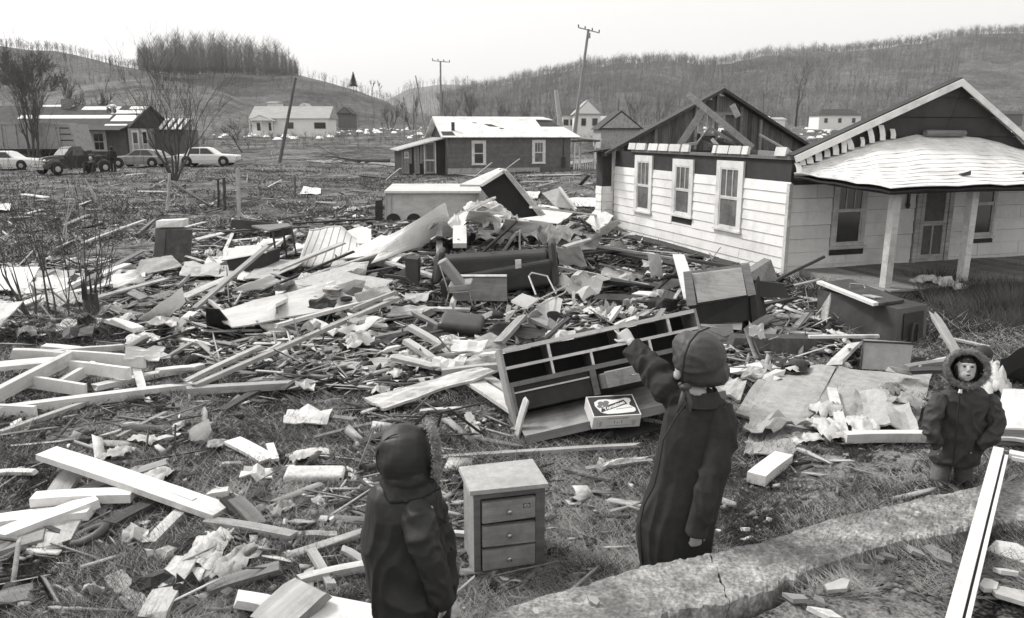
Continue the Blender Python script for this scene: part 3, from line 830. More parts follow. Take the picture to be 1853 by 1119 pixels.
for c in range(NC):
    f0, f1 = c / NC, (c + 1) / NC
    m_ = MB(); top = []; bot = []
    st = [q * .2 for q in range(31)]
    for i in st:
        top.append((roof_pt(i, f0, .004), roof_pt(i, f1 + .004, .020 + .006 * math.sin(i * 13 + c))))
    for j in range(len(st) - 1):
        a, b = top[j]; c_, d_ = top[j + 1]; dn = Vector((0, 0, -.014))
        m_.hexa([b + dn, d_ + dn, c_ + dn, a + dn, b, d_, c_, a])
    m_.build('shingle_course', 'roof_white', WH)
m_ = MB()
for j in range(30):
    i = j * .2
    for f0 in (0, .2, .4, .6, .8):
        f1 = min(f0 + .2, .985); a, b, c_, d_ = roof_pt(i, f0, -.06), roof_pt(i, f1, -.06), roof_pt(i + .2, f1, -.06), roof_pt(i + .2, f0, -.06); dn = Vector((0, 0, -.03))
        m_.hexa([b + dn, c_ + dn, d_ + dn, a + dn, b, c_, d_, a])
m_.build('porch_roof_deck', 'dark_wood', WH)
m_ = MB()
for k in range(len(eavec) - 1):
    a, b = Vector(eavec[k]), Vector(eavec[k + 1]); dn = Vector((0, 0, -.13)); up = Vector((0, 0, -.07)); inn = Vector((.10, .12, 0))
    m_.hexa([a + dn + inn, b + dn + inn, b + dn + inn * 1.6, a + dn + inn * 1.6, a + up + inn, b + up + inn, b + up + inn * 1.6, a + up + inn * 1.6])
m_.build('eave_beam', 'dark_wood', WH)
# curled shingle tabs along the roof's upper left edge and on the right
for i, f, h, w in [(.05, .35, .16, .13), (.12, .0, .16, .14), (.35, .02, .17, .16), (.6, .02, .2, .16), (.85, .02, .15, .14), (1.1, .02, .24, .15), (1.3, .03, .34, .13), (1.48, .03, .22, .15), (1.75, .03, .17, .1), (2.0, .02, .30, .14), (2.22, .02, .28, .14), (2.45, .01, .18, .13), (5.0, .01, .16, .15), (5.25, .01, .24, .12), (5.4, .01, .3, .1), (5.6, .02, .16, .12), (5.85, .03, .14, .12)]:
    p = roof_pt(i, f, .03); m_ = MB(); lean = r.uniform(-.05, .06); rings = []
    for t in (0, .35, .7, 1):
        q = p + Vector((lean * t, -.05 + .10 * t * t - .0, h * 1.15 * t)); rings.append([q + Vector((-w / 2, 0, 0)), q + Vector((w / 2, 0, 0)), q + Vector((w / 2, .012, 0)), q + Vector((-w / 2, .012, 0))])
    m_.loft(rings).build('shingle_tab', 'roof_white', WH)
p = roof_pt(3.15, .02, .05); m_ = MB(); m_.tube([p + Vector((-.1, -.05, .03)), p + Vector((1.0, -.05, .02))], [.07, .07], 8); m_.build('rolled_flashing', 'grey_wood', WH)
for i, f, w in ((3.0, .80, .2), (4.4, .55, .25), (3.9, .80, .12)):
    m_ = MB(); p = roof_pt(i, f, .036); m_.hexa([p, p + Vector((w, -.03, 0)), p + Vector((w * .9, .13, .015)), p + Vector((.03, .09, .01)), p + Vector((0, 0, .02)), p + Vector((w, -.03, .09)), p + Vector((w * .9, .13, .04)), p + Vector((.03, .09, .03))])
    m_.build('torn_shingle', 'roof_dark', WH)
# lamp by the door, dangling
m_ = MB(); FR.box(m_, 3.05, 3.11, 1.55, 2.1, .05, .09); m_.ball(FR.p(3.06, 1.5, .09), (.05, .05, .08)); m_.build('porch_lamp', 'dark_metal', WH)

# ---------------------------------------------------------------- dark cottage in the middle
CO = Vector((-4.35, 55.0, .22)); CA = math.radians(15)
CT = thing('dark_cottage', 'small dark-sided cottage with pale metal roof standing across the middle of the field', 'house', CO, CA)
L_, D_, H_ = 8.75, 6.6, 2.36
m_ = MB(); m_.box(0, 0, -.12, L_, D_, H_); m_.build('wall', 'brick_grey', CT)
F1 = Frame((0, 0, 0), (1, 0, 0), (0, -1, 0)); F2 = Frame((0, 0, 0), (0, 1, 0), (-1, 0, 0))
siding(F1, 0, L_, .32, H_, 6, [(1.68, 2.62, .55, 2.2), (5.95, 6.85, .55, 2.2)], CT, 'brick_grey', seed=2, joint=3.5, name='siding_sheet')
m_ = MB(); F1.box(m_, 0, 6.5, -.1, .3, .01, .03); m_.build('skirt', 'grey_board', CT)
window(F1, 1.66, 2.66, .55, 2.15, CT, 'white_paint', 'glass_dark', 1, 1, cw=.17)
window(F1, 5.94, 6.90, .6, 2.18, CT, 'white_paint', 'glass_grey', 3, 1, cw=.17)
m_ = MB(); F1.box(m_, 8.1, 8.35, .3, 1.0, .03, .15); F1.box(m_, 8.18, 8.24, 1.0, 2.3, .03, .07); m_.build('meter_box', 'dark_metal', CT)
RD = 1.38
def roofside(y0, z0, y1, z1, x0, x1, nm='metal_roof', m='roof_white', nseg=10):
    for k in range(nseg):
        a = x0 + (x1 - x0) * k / nseg; b = x0 + (x1 - x0) * (k + 1) / nseg - .01
        m_ = MB(); m_.hexa([(a, y0, z0), (b, y0, z0), (b, y1, z1), (a, y1, z1), (a, y0, z0 + .05), (b, y0, z0 + .05), (b, y1, z1 + .05), (a, y1, z1 + .05)]); m_.build('roof_sheet', m, CT)
roofside(-.35, H_ - .02, D_ / 2, H_ + RD, -.42, 7.0)
roofside(D_ + .35, H_ - .02, D_ / 2 + .01, H_ + RD, -.42, 7.6, nseg=8)
# torn right end of the front slope
m_ = MB(); m_.hexa([(7.0, -.35, H_ - .03), (9.4, -.35, H_ - .03), (8.7, 1.6, H_ + .66), (7.0, 1.6, H_ + .66), (7.0, -.35, H_ + .02), (9.4, -.35, H_ + .02), (8.7, 1.6, H_ + .72), (7.0, 1.6, H_ + .72)]); m_.build('roof_sheet', 'roof_white', CT)
m_ = MB(); m_.hexa([(7.0, 1.62, H_ + .60), (8.7, 1.62, H_ + .60), (7.9, D_ / 2, H_ + RD - .06), (7.0, D_ / 2, H_ + RD - .06), (7.0, 1.62, H_ + .64), (8.7, 1.62, H_ + .64), (7.9, D_ / 2, H_ + RD - .02), (7.0, D_ / 2, H_ + RD - .02)]); m_.build('bare_roof_deck', 'roof_dark', CT)
m_ = MB(); m_.hexa([(7.0, 2.75, H_ + RD - .18), (8.3, 2.75, H_ + RD - .20), (7.7, D_ / 2, H_ + RD + .0), (7.0, D_ / 2, H_ + RD + .0), (7.0, 2.75, H_ + RD - .13), (8.3, 2.75, H_ + RD - .15), (7.7, D_ / 2, H_ + RD + .05), (7.0, D_ / 2, H_ + RD + .05)]); m_.build('roof_sheet', 'roof_white', CT)
def slope(x, f, up=.0): return Vector((x, -.35 + (D_ / 2 + .35) * f, H_ - .02 + (RD + .02) * f + .052 + up))
for pts in ([(2.95, .62), (3.5, .60), (3.9, .47), (3.25, .50)], [(3.9, .43), (4.25, .41), (4.15, .37), (3.9, .39)], [(2.2, .70), (2.5, .68), (2.5, .65), (2.25, .66)], [(-.32, .25), (.45, .25), (.55, .06), (-.32, .06)]):
    m_ = MB(); lo_ = [slope(*p) for p in pts]; m_.hexa([*lo_, *[q + Vector((0, 0, .012)) for q in lo_]]); m_.build('roof_hole', 'roof_dark', CT)
m_ = MB(); p = slope(.55, .30); m_.tube([p, p + Vector((0, 0, .55))], .12, 8); m_.build('stovepipe', 'rust_metal', CT)
m_ = MB(); m_.prism([(.0, H_), (D_, H_), (D_ / 2, H_ + RD - .05)], .0, .08, 'yz'); m_.build('gable', 'sheathing', CT)
m_ = MB(); m_.hexa([(-.44, -.4, H_ - .12), (-.38, -.4, H_ - .12), (-.38, D_ / 2, H_ + RD - .1), (-.44, D_ / 2, H_ + RD - .1), (-.44, -.4, H_ + .04), (-.38, -.4, H_ + .04), (-.38, D_ / 2, H_ + RD + .06), (-.44, D_ / 2, H_ + RD + .06)]); m_.build('bargeboard', 'white_paint', CT)
# right porch
m_ = MB(); m_.box(L_ + .05, .1, -.15, L_ + 2.0, 3.4, .02); m_.build('porch_deck', 'grey_wood', CT)
m_ = MB(); m_.hexa([(L_ - .1, -.1, H_ - .02), (L_ + 2.3, -.1, H_ - .22), (L_ + 2.3, 3.7, H_ - .22), (L_ - .1, 3.7, H_ - .02), (L_ - .1, -.1, H_ + .06), (L_ + 2.3, -.1, H_ - .14), (L_ + 2.3, 3.7, H_ - .14), (L_ - .1, 3.7, H_ + .06)]); m_.build('porch_roof', 'roof_white', CT)
m_ = MB(); m_.box(L_ + .05, .0, H_ - .32, L_ + 2.2, .08, H_ - .22); m_.build('porch_beam', 'dark_wood', CT)
for xx, yy in ((L_ + .35, .2), (L_ + .9, 3.3), (L_ + 1.9, .2), (L_ + 1.9, 3.3)):
    m_ = MB(); m_.box(xx - .06, yy - .06, .02, xx + .06, yy + .06, H_ - .25); m_.build('porch_post', 'white_paint', CT)
m_ = MB(); m_.box(L_ + .42, .17, .78, L_ + 1.84, .23, .84)
for k in range(8): m_.box(L_ + .5 + k * .17, .18, .05, L_ + .54 + k * .17, .22, .78)
m_.build('porch_railing', 'white_paint', CT)
# left lean-to with its screen door
LT = MB(); LT.hexa([(-2.9, 1.6, -.15), (-.05, 1.0, -.15), (-.05, 5.6, -.15), (-2.9, 5.6, -.15), (-2.9, 1.6, 1.5), (-.05, 1.0, 2.28), (-.05, 5.6, 2.28), (-2.9, 5.6, 1.5)]); LT.build('lean_to', 'dark_panel', CT)
LFm = Frame((-2.9, 1.6, 0), (2.85, -.6, 0), (-.2, -1, 0))
r2 = random.Random(3); x = 0.
while x < 1.45:
    w = r2.uniform(.14, .22); m_ = MB(); lz = r2.choice([-.1, -.1, .1, .6]); tp = 1.5 + (x / 2.85) * .75 - .03
    if r2.random() < .85: LFm.box(m_, x, x + w - .02, lz, tp, .015, .04, tl=r2.uniform(-.03, .03)); m_.build('shed_plank', 'grey_wood', CT)
    x += w
window(LFm, .2, .5, 1.0, 1.4, CT, 'white_paint', 'glass_grey', 1, 1, cw=.05, name='small_window')
m_ = MB(); LFm.box(m_, 1.52, 1.60, -.1, 2.05, .02, .08); LFm.box(m_, 2.28, 2.36, -.1, 2.05, .02, .08); LFm.box(m_, 1.6, 2.28, 1.97, 2.05, .02, .08); m_.build('door_frame', 'white_paint', CT)
m_ = MB(); LFm.box(m_, 1.61, 2.27, -.08, 1.96, .02, .05); d = m_.build('door', 'grey_board', CT)
m_ = MB(); LFm.box(m_, 1.70, 2.18, .9, 1.85, .052, .06); LFm.box(m_, 1.70, 1.92, .05, .75, .052, .06); LFm.box(m_, 1.96, 2.18, .05, .75, .052, .06); m_.build('door_panel', 'screen', d)
m_ = MB(); LFm.box(m_, 1.5, 2.25, .78, .86, .07, .10, tl=0); m_.build('door_rail', 'white_paint', d)
m_ = MB(); m_.hexa([(-3.2, 1.2, 1.45), (-.1, .5, 2.27), (-.1, 5.8, 2.27), (-3.2, 5.8, 1.45), (-3.2, 1.2, 1.52), (-.1, .5, 2.34), (-.1, 5.8, 2.34), (-3.2, 5.8, 1.52)]); m_.build('lean_to_roof', 'grey_board', CT)
m_ = MB(); m_.hexa([(-3.2, 1.15, 1.46), (-.1, .45, 2.28), (-.1, .5, 2.28), (-3.2, 1.2, 1.46), (-3.2, 1.15, 1.54), (-.1, .45, 2.36), (-.1, .5, 2.36), (-3.2, 1.2, 1.54)]); m_.build('fascia', 'white_paint', CT)

# ---------------------------------------------------------------- stripped house on the left, behind the trailer
SO = W(233, 262, 77.0); SO.z = .3
SH = thing('stripped_house', 'long dark house at far left with its roof stripped to strips', 'house', SO, math.radians(-4))
SH.scale = (1.22, 1.22, 1.22)
m_ = MB(); m_.box(-12.4, 0, 0, 0, 6.5, 2.5); m_.build('wall', 'brick_grey', SH)
Fs = Frame((0, 0, 0), (-1, 0, 0), (0, -1, 0)); Fe = Frame((0, 0, 0), (0, 1, 0), (1, 0, 0))
m_ = MB(); Fs.box(m_, -.03, .1, 0, 2.5, .0, .04); m_.build('corner_trim', 'dark_wood', SH)
window(Fs, 1.75, 2.95, .75, 2.25, SH, 'white_paint', 'glass_dark', 2, 2, cw=.2)
window(Fe, .45, 1.5, .3, 2.3, SH, 'white_paint', 'glass_grey', 1, 1, cw=.14)
window(Fe, 1.95, 2.9, .2, 2.35, SH, 'white_paint', 'glass_dark', 1, 1, cw=.14)
window(Fe, 4.2, 5.2, .6, 2.3, SH, 'white_paint', 'glass_dark', 1, 1, cw=.14)
m_ = MB(); Fe.box(m_, .02, 6.4, .0, 2.5, -.02, .02); m_.build('end_wall', 'grey_board', SH)
def sslope(x, f): return Vector((x, -.4 + 3.65 * f, 2.45 + 1.75 * f))
def strip(x0, x1, f0, f1, m, name, lift=0.):
    a, b, c, d = sslope(x0, f0), sslope(x1, f0), sslope(x1, f1), sslope(x0, f1); up = Vector((0, 0, lift)); th = Vector((0, 0, .05))
    MB().hexa([a + up, b + up, c + up, d + up, a + up + th, b + up + th, c + up + th, d + up + th]).build(name, m, SH)
strip(-12.6, .35, 0, 1, 'roof_dark', 'roof_deck')
m_ = MB(); m_.hexa([(-12.6, 6.9, 2.45), (.35, 6.9, 2.45), (.35, 3.26, 4.2), (-12.6, 3.26, 4.2), (-12.6, 6.9, 2.5), (.35, 6.9, 2.5), (.35, 3.26, 4.25), (-12.6, 3.26, 4.25)]); m_.build('roof_deck', 'roof_dark', SH)
for x0, x1, f0, f1 in ((-9.4, -1.9, .38, .52), (-1.6, .2, .26, .52), (-5.0, -1.9, .78, .92), (-2.2, .25, .60, .74), (-1.1, .3, .80, .93), (-1.7, .05, -.01, .12), (-8.9, -6.0, .93, 1.0)):
    strip(x0, x1, f0, f1, 'roof_white', 'roof_strip', .055)
m_ = MB(); m_.prism([(.0, 2.45), (6.5, 2.45), (3.25, 4.15)], -.05, .05, 'yz'); m_.build('gable', 'sheathing', SH)
m_ = MB(); m_.box(-6.8, 2.7, 3.9, -6.1, 3.4, 4.75); m_.build('chimney', 'rock', SH)
m_ = MB(); m_.hexa([(-4.0, -1.5, 2.25), (.2, -1.5, 2.25), (.2, -.05, 2.62), (-4.0, -.05, 2.62), (-4.0, -1.5, 2.32), (.2, -1.5, 2.32), (.2, -.05, 2.69), (-4.0, -.05, 2.69)]); m_.build('awning', 'roof_dark', SH)
m_ = MB(); m_.box(.1, 4.0, 0, 2.6, 6.4, 2.35); m_.build('rear_wing', 'brick_grey', SH)
for k in range(4):
    m_ = MB(); a = .5 + k * .58; m_.hexa([(a, 3.7, 2.35), (a + .3, 3.7, 2.35), (a + .3, 5.2, 3.2), (a, 5.2, 3.2), (a, 3.7, 2.42), (a + .3, 3.7, 2.42), (a + .3, 5.2, 3.27), (a, 5.2, 3.27)]); m_.build('roof_strip', 'roof_white', SH)
m_ = MB(); m_.hexa([(.3, 3.72, 2.28), (2.8, 3.72, 2.28), (2.8, 5.2, 3.13), (.3, 5.2, 3.13), (.3, 3.72, 2.33), (2.8, 3.72, 2.33), (2.8, 5.2, 3.18), (.3, 5.2, 3.18)]); m_.build('rear_wing_roof', 'roof_dark', SH)

# ---------------------------------------------------------------- far houses
def far_house(px0, px1, pyb, Y, hw, hr, label, wm='house_far', rm='roof_far', wins=3, gable=False, deep=7., name='farmhouse', group=None, porch=None, rz=0., hip=0.):
    a = W(px0, pyb, Y); b = W(px1, pyb, Y); L = b.x - a.x
    t = thing(name, label, 'house', (a.x, Y, a.z), rz, group)
    m_ = MB(); m_.box(0, 0, -1.5, L, deep, hw); m_.build('wall', wm, t)
    m_ = MB()
    if gable:
        m_.prism([(-.4, hw - .15), (L + .4, hw - .15), (L / 2, hw + hr)], -.3, deep + .3)
        m_.build('roof', rm, t)
        g = MB(); g.prism([(0.05, hw), (L - .05, hw), (L / 2, hw + hr - .25)], -.34, -.31); g.build('gable', wm, t)
    else:
        m_.hexa([(-.4, -.4, hw), (L + .4, -.4, hw), (L + .4, deep + .4, hw), (-.4, deep + .4, hw), (-.4 + hip, deep / 2 - .05, hw + hr), (L + .4 - hip, deep / 2 - .05, hw + hr), (L + .4 - hip, deep / 2 + .05, hw + hr), (-.4 + hip, deep / 2 + .05, hw + hr)])
        m_.build('roof', rm, t)
    fr = Frame((0, 0, 0), (1, 0, 0), (0, -1, 0))
    if isinstance(wins, int): ws = [(L * (k + .5) / wins - .5, 1.0) for k in range(wins)]
    else: ws = wins
    for c, w in ws:
        g = MB(); fr.box(g, c, c + w, hw * .38, hw * .8, .0, .05); q = g.build('window', 'white_paint', t)
        g = MB(); fr.box(g, c + .1, c + w - .1, hw * .38 + .1, hw * .8 - .1, .05, .07); g.build('pane', 'glass_dark', q)
    return t, fr, L
t, fr, L = far_house(457, 594, 246, 146, 3.0, 2.2, 'white farmhouse with shingled roof and a small gabled porch, behind the leaning dark pole', wins=[(6.2, 1.3), (11.0, 2.2)])
g = MB(); g.prism([(.0, 2.55), (4.6, 2.55), (2.3, 3.55)], -2.6, .1); g.build('porch_roof', 'roof_far', t)
g = MB(); g.prism([(.2, 2.6), (4.4, 2.6), (2.3, 3.35)], -2.66, -2.62); g.build('porch_gable', 'house_far', t)
for xx in (.3, 2.3, 4.2):
    g = MB(); g.box(xx, -2.5, 0, xx + .2, -2.3, 2.55); g.build('porch_post', 'white_paint', t)
g = MB(); g.box(.1, -2.6, -.9, 4.5, -.02, .1); g.build('porch_base', 'house_far', t)
for xx in (.9, 3.0):
    g = MB(); g.box(xx, -.05, .9, xx + .8, -.01, 2.2); g.build('porch_window', 'glass_dark', t)
far_house(612, 636, 222, 205, 2.2, 1.6, 'small dark gabled shed on the hillside right of the white farmhouse', 'brick_grey', 'roof_dark', wins=0, gable=True, name='shed')
far_house(1087, 1158, 262, 96, 1.9, 2.0, 'plain grey gabled shed just left of the roofless wing', 'grey_board', 'roof_dark', wins=0, gable=True, name='shed', deep=9)
far_house(1040, 1086, 243, 128, 3.1, 2.1, 'two-storey pale house with a gable behind the dark cottage', wins=[(.9, .9), (2.6, 1.)], gable=True)
far_house(1018, 1042, 240, 134, 2.7, 1.2, 'low white house half hidden by the leaning utility pole', wins=2, rm='roof_dark')
far_house(1086, 1104, 240, 140, 2.0, .8, 'tiny white outbuilding beside the two-storey pale house', wins=1, name='outbuilding')
far_house(1481, 1556, 232, 205, 3.1, 1.6, 'white house with dark hipped roof seen between the two gables', wins=3, rm='roof_dark', hip=2.2)
far_house(1405, 1420, 235, 215, 2.6, .6, 'small white shed left of the far bare tree', wins=0, name='shed')
far_house(1350, 1395, 236, 225, 2.2, 1.6, 'low pale roofed barn behind the broken rafters', wins=0, wm='grey_board', rm='roof_white', name='barn')
far_house(1370, 1470, 260, 150, .5, .15, 'flattened pale wreck of a building in the far field right of the roofless wing', wins=0, wm='grey_board', rm='grey_board', name='collapsed_building', deep=5)
far_house(1560, 1600, 238, 240, 2.0, .8, 'long low white outbuilding right of the hipped house', wins=2, name='outbuilding')
far_house(1795, 1850, 220, 260, 2.2, 1.0, 'dark low farm building under the far right clearing', 'brick_grey', 'roof_dark', wins=0, name='farm_building')
far_house(1710, 1745, 205, 330, 2.5, 1.0, 'pale barn on the ridge foot behind the front gable', wins=0, name='barn')
far_house(484, 500, 192, 235, .9, .4, 'white box-like outbuilding above the white farmhouse roof', wins=0, name='outbuilding')
far_house(541, 554, 197, 240, .8, .9, 'white gabled outbuilding on the slope above the white farmhouse', wins=0, gable=True, name='outbuilding')
# ================================================================ VEHICLES
def wheel(parent, x, y, r, w, hub='trailer', side=-1):
    m_ = MB(); rings = []
    for yy, rr in ((-w / 2, r * .86), (-w / 2 * .8, r), (w / 2 * .8, r), (w / 2, r * .86)):
        rings.append([(x + rr * math.cos(t), y + yy, r + rr * math.sin(t)) for t in (2 * math.pi * k / 18 for k in range(18))])
    o = m_.loft(rings).build('wheel', 'tyre', parent)
    h = MB(); ys = y + side * w / 2; rings = []
    for yy, rr in ((0, r * .52), (side * .03, r * .5), (side * .05, r * .2)):
        rings.append([(x + rr * math.cos(t), ys + yy, r + rr * math.sin(t)) for t in (2 * math.pi * k / 14 for k in range(14))])
    h.loft(rings).build('hubcap', hub, o)

def body_loft(st, parent, m, name='body'):
    """st: (x, half width, z bottom, z belt, z top, inset at top)"""
    rings = []
    for x, hw, zb, zs, zt, ins in st:
        rings.append([(x, -hw * .94, zb), (x, -hw, zb + (zs - zb) * .35), (x, -hw, zs - .05), (x, -hw + ins * .5, zs), (x, -hw + ins, zt), (x, 0, zt + .015), (x, hw - ins, zt), (x, hw - ins * .5, zs), (x, hw, zs - .05), (x, hw, zb + (zs - zb) * .35), (x, hw * .94, zb)])
    return MB().loft(rings).build(name, m, parent, smooth=False)

def sedan(name, label, paint, loc, rz, L=4.8, fastback=False, doors=4, group='cars parked beyond the field'):
    t = thing(name, label, 'car', loc, rz, group)
    h = L / 2; hw = .88
    if fastback:
        st = [(-h, .74, .38, .62, .66, .05), (-h + .12, .84, .26, .72, .76, .06), (-h + 1.0, hw, .22, .80, .86, .08), (-h + 1.6, hw, .22, .84, .90, .08), (h - 1.6, hw, .22, .86, .90, .08), (h - .6, hw, .24, .84, .88, .1), (h - .1, .82, .32, .76, .80, .08), (h, .76, .40, .70, .72, .06)]
        gh = [(-h + 1.45, .80, .88), (-h + 2.1, .66, 1.30), (-h + 2.5, .64, 1.36), (-h + 3.2, .64, 1.35), (-h + 3.9, .66, 1.18), (h - .35, .74, .88)]
    else:
        st = [(-h, .78, .36, .68, .72, .05), (-h + .1, .86, .26, .76, .80, .06), (-h + 1.1, hw, .22, .82, .87, .08), (-h + 1.55, hw, .22, .84, .90, .08), (h - 1.5, hw, .22, .84, .90, .08), (h - .3, hw, .26, .80, .86, .1), (h, .80, .38, .72, .78, .06)]
        gh = [(-h + 1.45, .80, .88), (-h + 2.05, .66, 1.33), (-h + 2.4, .64, 1.40), (-h + 3.1, .64, 1.40), (-h + 3.45, .66, 1.34), (-h + 3.95, .78, .89)]
    body_loft(st, t, paint)
    rings = [[(x, -.80, .86), (x, -w_ - .0, z - .02 if z > .9 else .87), (x, -w_ + .06, z), (x, w_ - .06, z), (x, w_, z - .02 if z > .9 else .87), (x, .80, .86)] for x, w_, z in gh]
    MB().loft(rings).build('cabin', paint, t)
    zt = gh[2][2]
    def sidepane(x0, x1, x2, x3):
        for s in (-1, 1):
            q = []
            for x, z in ((x0, .91), (x1, .91), (x2, zt - .08), (x3, zt - .08)):
                f = (z - .88) / (zt - .88); yy = (.805 * (1 - f) + .655 * f)
                q.append((x, yy * s))
            m_ = MB(); a = [Vector((q[i][0], q[i][1], (.91, .91, zt - .08, zt - .08)[i])) for i in range(4)]
            n = Vector((0, s * .012, 0)); m_.hexa([p - n * 2 for p in a] + [p + n for p in a]); m_.build('side_window', 'glass_dark', t)
    g0, g1 = gh[0][0], gh[-1][0]
    if fastback:
        sidepane(g0 + .22, g0 + 1.15, g0 + 1.15, g0 + .78); sidepane(g0 + 1.22, g0 + 2.15, g0 + 1.72, g0 + 1.22)
    else:
        sidepane(g0 + .22, g0 + 1.22, g0 + 1.22, g0 + .72); sidepane(g0 + 1.29, g0 + 2.12, g0 + 1.86, g0 + 1.29)
    m_ = MB(); a, b = gh[0], gh[1]
    m_.hexa([(a[0] + .06, -.7, .90), (a[0] + .06, .7, .90), (a[0] + .1, .7, .90), (a[0] + .1, -.7, .90), (b[0] - .06, -.58, b[2] - .05), (b[0] - .06, .58, b[2] - .05), (b[0] + .1, .58, b[2] - .05), (b[0] + .1, -.58, b[2] - .05)]); m_.build('windscreen', 'glass_dark', t)
    m_ = MB(); m_.box(-h - .07, -.84, .36, -h + .05, .84, .48); m_.build('bumper', 'chrome', t)
    m_ = MB(); m_.box(h - .05, -.84, .36, h + .07, .84, .48); m_.build('bumper', 'chrome', t)
    for s in (-1, 1):
        m_ = MB(); m_.tube([(-h - .02, s * .62, .62), (-h + .06, s * .62, .62)], .09, 12); m_.build('headlight', 'chrome', t)
        m_ = MB(); m_.box(h - .03, s * .62 - .12, .6, h + .02, s * .62 + .12, .7); m_.build('tail_light', 'dark_panel', t)
        for x in (-h + .95, h - 1.05):
            m_ = MB(); m_.tube([(x, s * .80, .36), (x, s * .892, .36)], [.40, .40], 20); m_.build('wheel_arch', 'dark_panel', t)
            wheel(t, x, s * .83, .33, .2, side=s)
    for x in (-h + 1.5, -.15 + .0, h - 1.7):
        m_ = MB(); m_.box(x, -.886, .30, x + .02, -.878, .86); m_.build('door_seam', 'dark_panel', t)
    return t
def ground_at(p): return Vector((p.x, p.y, tzf(p.x, p.y)))
c = ground_at(G(377, 300)); sedan('parked_car', 'white two-door car parked right of the many-stemmed bare tree', 'car_white', c, math.pi + math.radians(3), 4.75)
c = ground_at(G(257, 303)); sedan('parked_car', 'grey fastback car parked between the dark pickup and the bare tree', 'car_grey', c, math.radians(-2), 4.6, True)
c = ground_at(G(12, 307)); sedan('parked_car', 'white sedan cut off by the left edge of the picture', 'car_white', c, math.pi + math.radians(0), 5.3)
# 1940s pickup
c = ground_at(G(136, 314))
T = thing('pickup_truck', 'old dark pickup with rounded fenders and pale grille at far left', 'pickup truck', c, math.radians(60))
def ring(x, hw, z0, z1, k=.12): return [(x, -hw, z0), (x, -hw, z1 - k), (x, -hw + k, z1), (x, hw - k, z1), (x, hw, z1 - k), (x, hw, z0)]
MB().loft([ring(-2.25, .34, .5, .98, .14), ring(-2.15, .42, .45, 1.10, .2), ring(-1.6, .5, .45, 1.18, .22), ring(-.9, .66, .45, 1.22, .2)]).build('bonnet', 'car_black', T)
cb = MB().loft([ring(-.95, .72, .45, 1.22, .1), ring(-.55, .74, .42, 1.70, .22), ring(-.3, .74, .42, 1.80, .25), ring(.3, .74, .42, 1.80, .25), ring(.52, .72, .42, 1.66, .25), ring(.58, .72, .42, 1.3, .1)]).build('cab', 'car_black', T)
m_ = MB(); m_.hexa([(-.98, -.60, 1.24), (-.98, .60, 1.24), (-.9, .60, 1.24), (-.9, -.60, 1.24), (-.62, -.56, 1.62), (-.62, .56, 1.62), (-.5, .56, 1.62), (-.5, -.56, 1.62)]); m_.build('windscreen', 'glass_grey', T)
for s in (-1, 1):
    m_ = MB(); y0, y1 = s * .70, s * .752; m_.hexa([(-.5, y0, 1.2), (.3, y0, 1.2), (.3, y1, 1.2), (-.5, y1, 1.2), (-.42, y0, 1.62), (.26, y0, 1.62), (.26, y1, 1.62), (-.42, y1, 1.62)]); m_.build('side_window', 'glass_grey', T)
    # front fender: arched pod
    rings = []
    for i in range(9):
        t = i / 8; x = -2.42 + 1.75 * t; zt = .40 + .62 * math.sin(math.pi * min(t * .92 + .12, 1)) ** .8; wd = .26
        rings.append([(x, s * (.48), .42), (x, s * (.48), zt), (x, s * (.48 + wd * .6), zt), (x, s * (.48 + wd * 1.35), zt - .16), (x, s * (.48 + wd * 1.45), max(zt - .4, .36)), (x, s * (.48 + wd), .36)])
    MB().loft(rings).build('front_fender', 'car_black', T)
    rings = []
    for i in range(9):
        t = i / 8; x = 1.02 + 1.15 * t; zt = .42 + .55 * math.sin(math.pi * (t * .9 + .05)) ** .7
        rings.append([(x, s * .66, .42), (x, s * .66, zt), (x, s * .82, zt - .02), (x, s * .92, zt - .14), (x, s * .93, .40)])
    MB().loft(rings).build('rear_fender', 'car_black', T)
    m_ = MB(); m_.box(-.75, s * .6 if s > 0 else s * .9, .36, 1.1, s * .9 if s > 0 else s * .6, .42); m_.build('running_board', 'dark_metal', T)
    for x in (-1.72, 1.62):
        m_ = MB(); m_.tube([(x, s * .80, .38), (x, s * (.94 if x > 0 else .885), .38)], .40, 20); m_.build('wheel_arch', 'dark_panel', T)
        wheel(T, x, s * .86, .36, .18, side=s, hub='pale_plastic')
    m_ = MB(); m_.ball((-2.3, s * .58, .88), (.10, .11, .11)); m_.build('headlight', 'chrome', T)
g = MB()
for k in range(5): g.box(-2.52 - .02 * (k % 2), -.56, .50 + k * .10, -2.40, .56, .56 + k * .10)
g.build('grille', 'white_paint', T)
m_ = MB(); m_.box(-2.72, -.9, .34, -2.62, .9, .47); m_.build('bumper', 'chrome', T)
m_ = MB(); m_.box(.66, -.66, .62, 2.45, .66, .70); m_.box(.66, -.68, .62, 2.45, -.62, 1.12); m_.box(.66, .62, .62, 2.45, .68, 1.12); m_.box(2.40, -.62, .62, 2.46, .62, 1.10); m_.box(.66, -.62, .62, .72, .62, 1.14)
m_.build('cargo_bed', 'car_black', T)
m_ = MB(); m_.ball((1.3, 0, 1.0), (.35, .3, .28)); m_.ball((1.9, .1, .98), (.3, .3, .22)); m_.build('load', 'rubble_dark', T)
m_ = MB(); m_.cbox((1.1, -.70, .45), (.12, .01, .3), rotm(0, .2, 0)); m_.build('fuel_flap', 'white_paint', T)

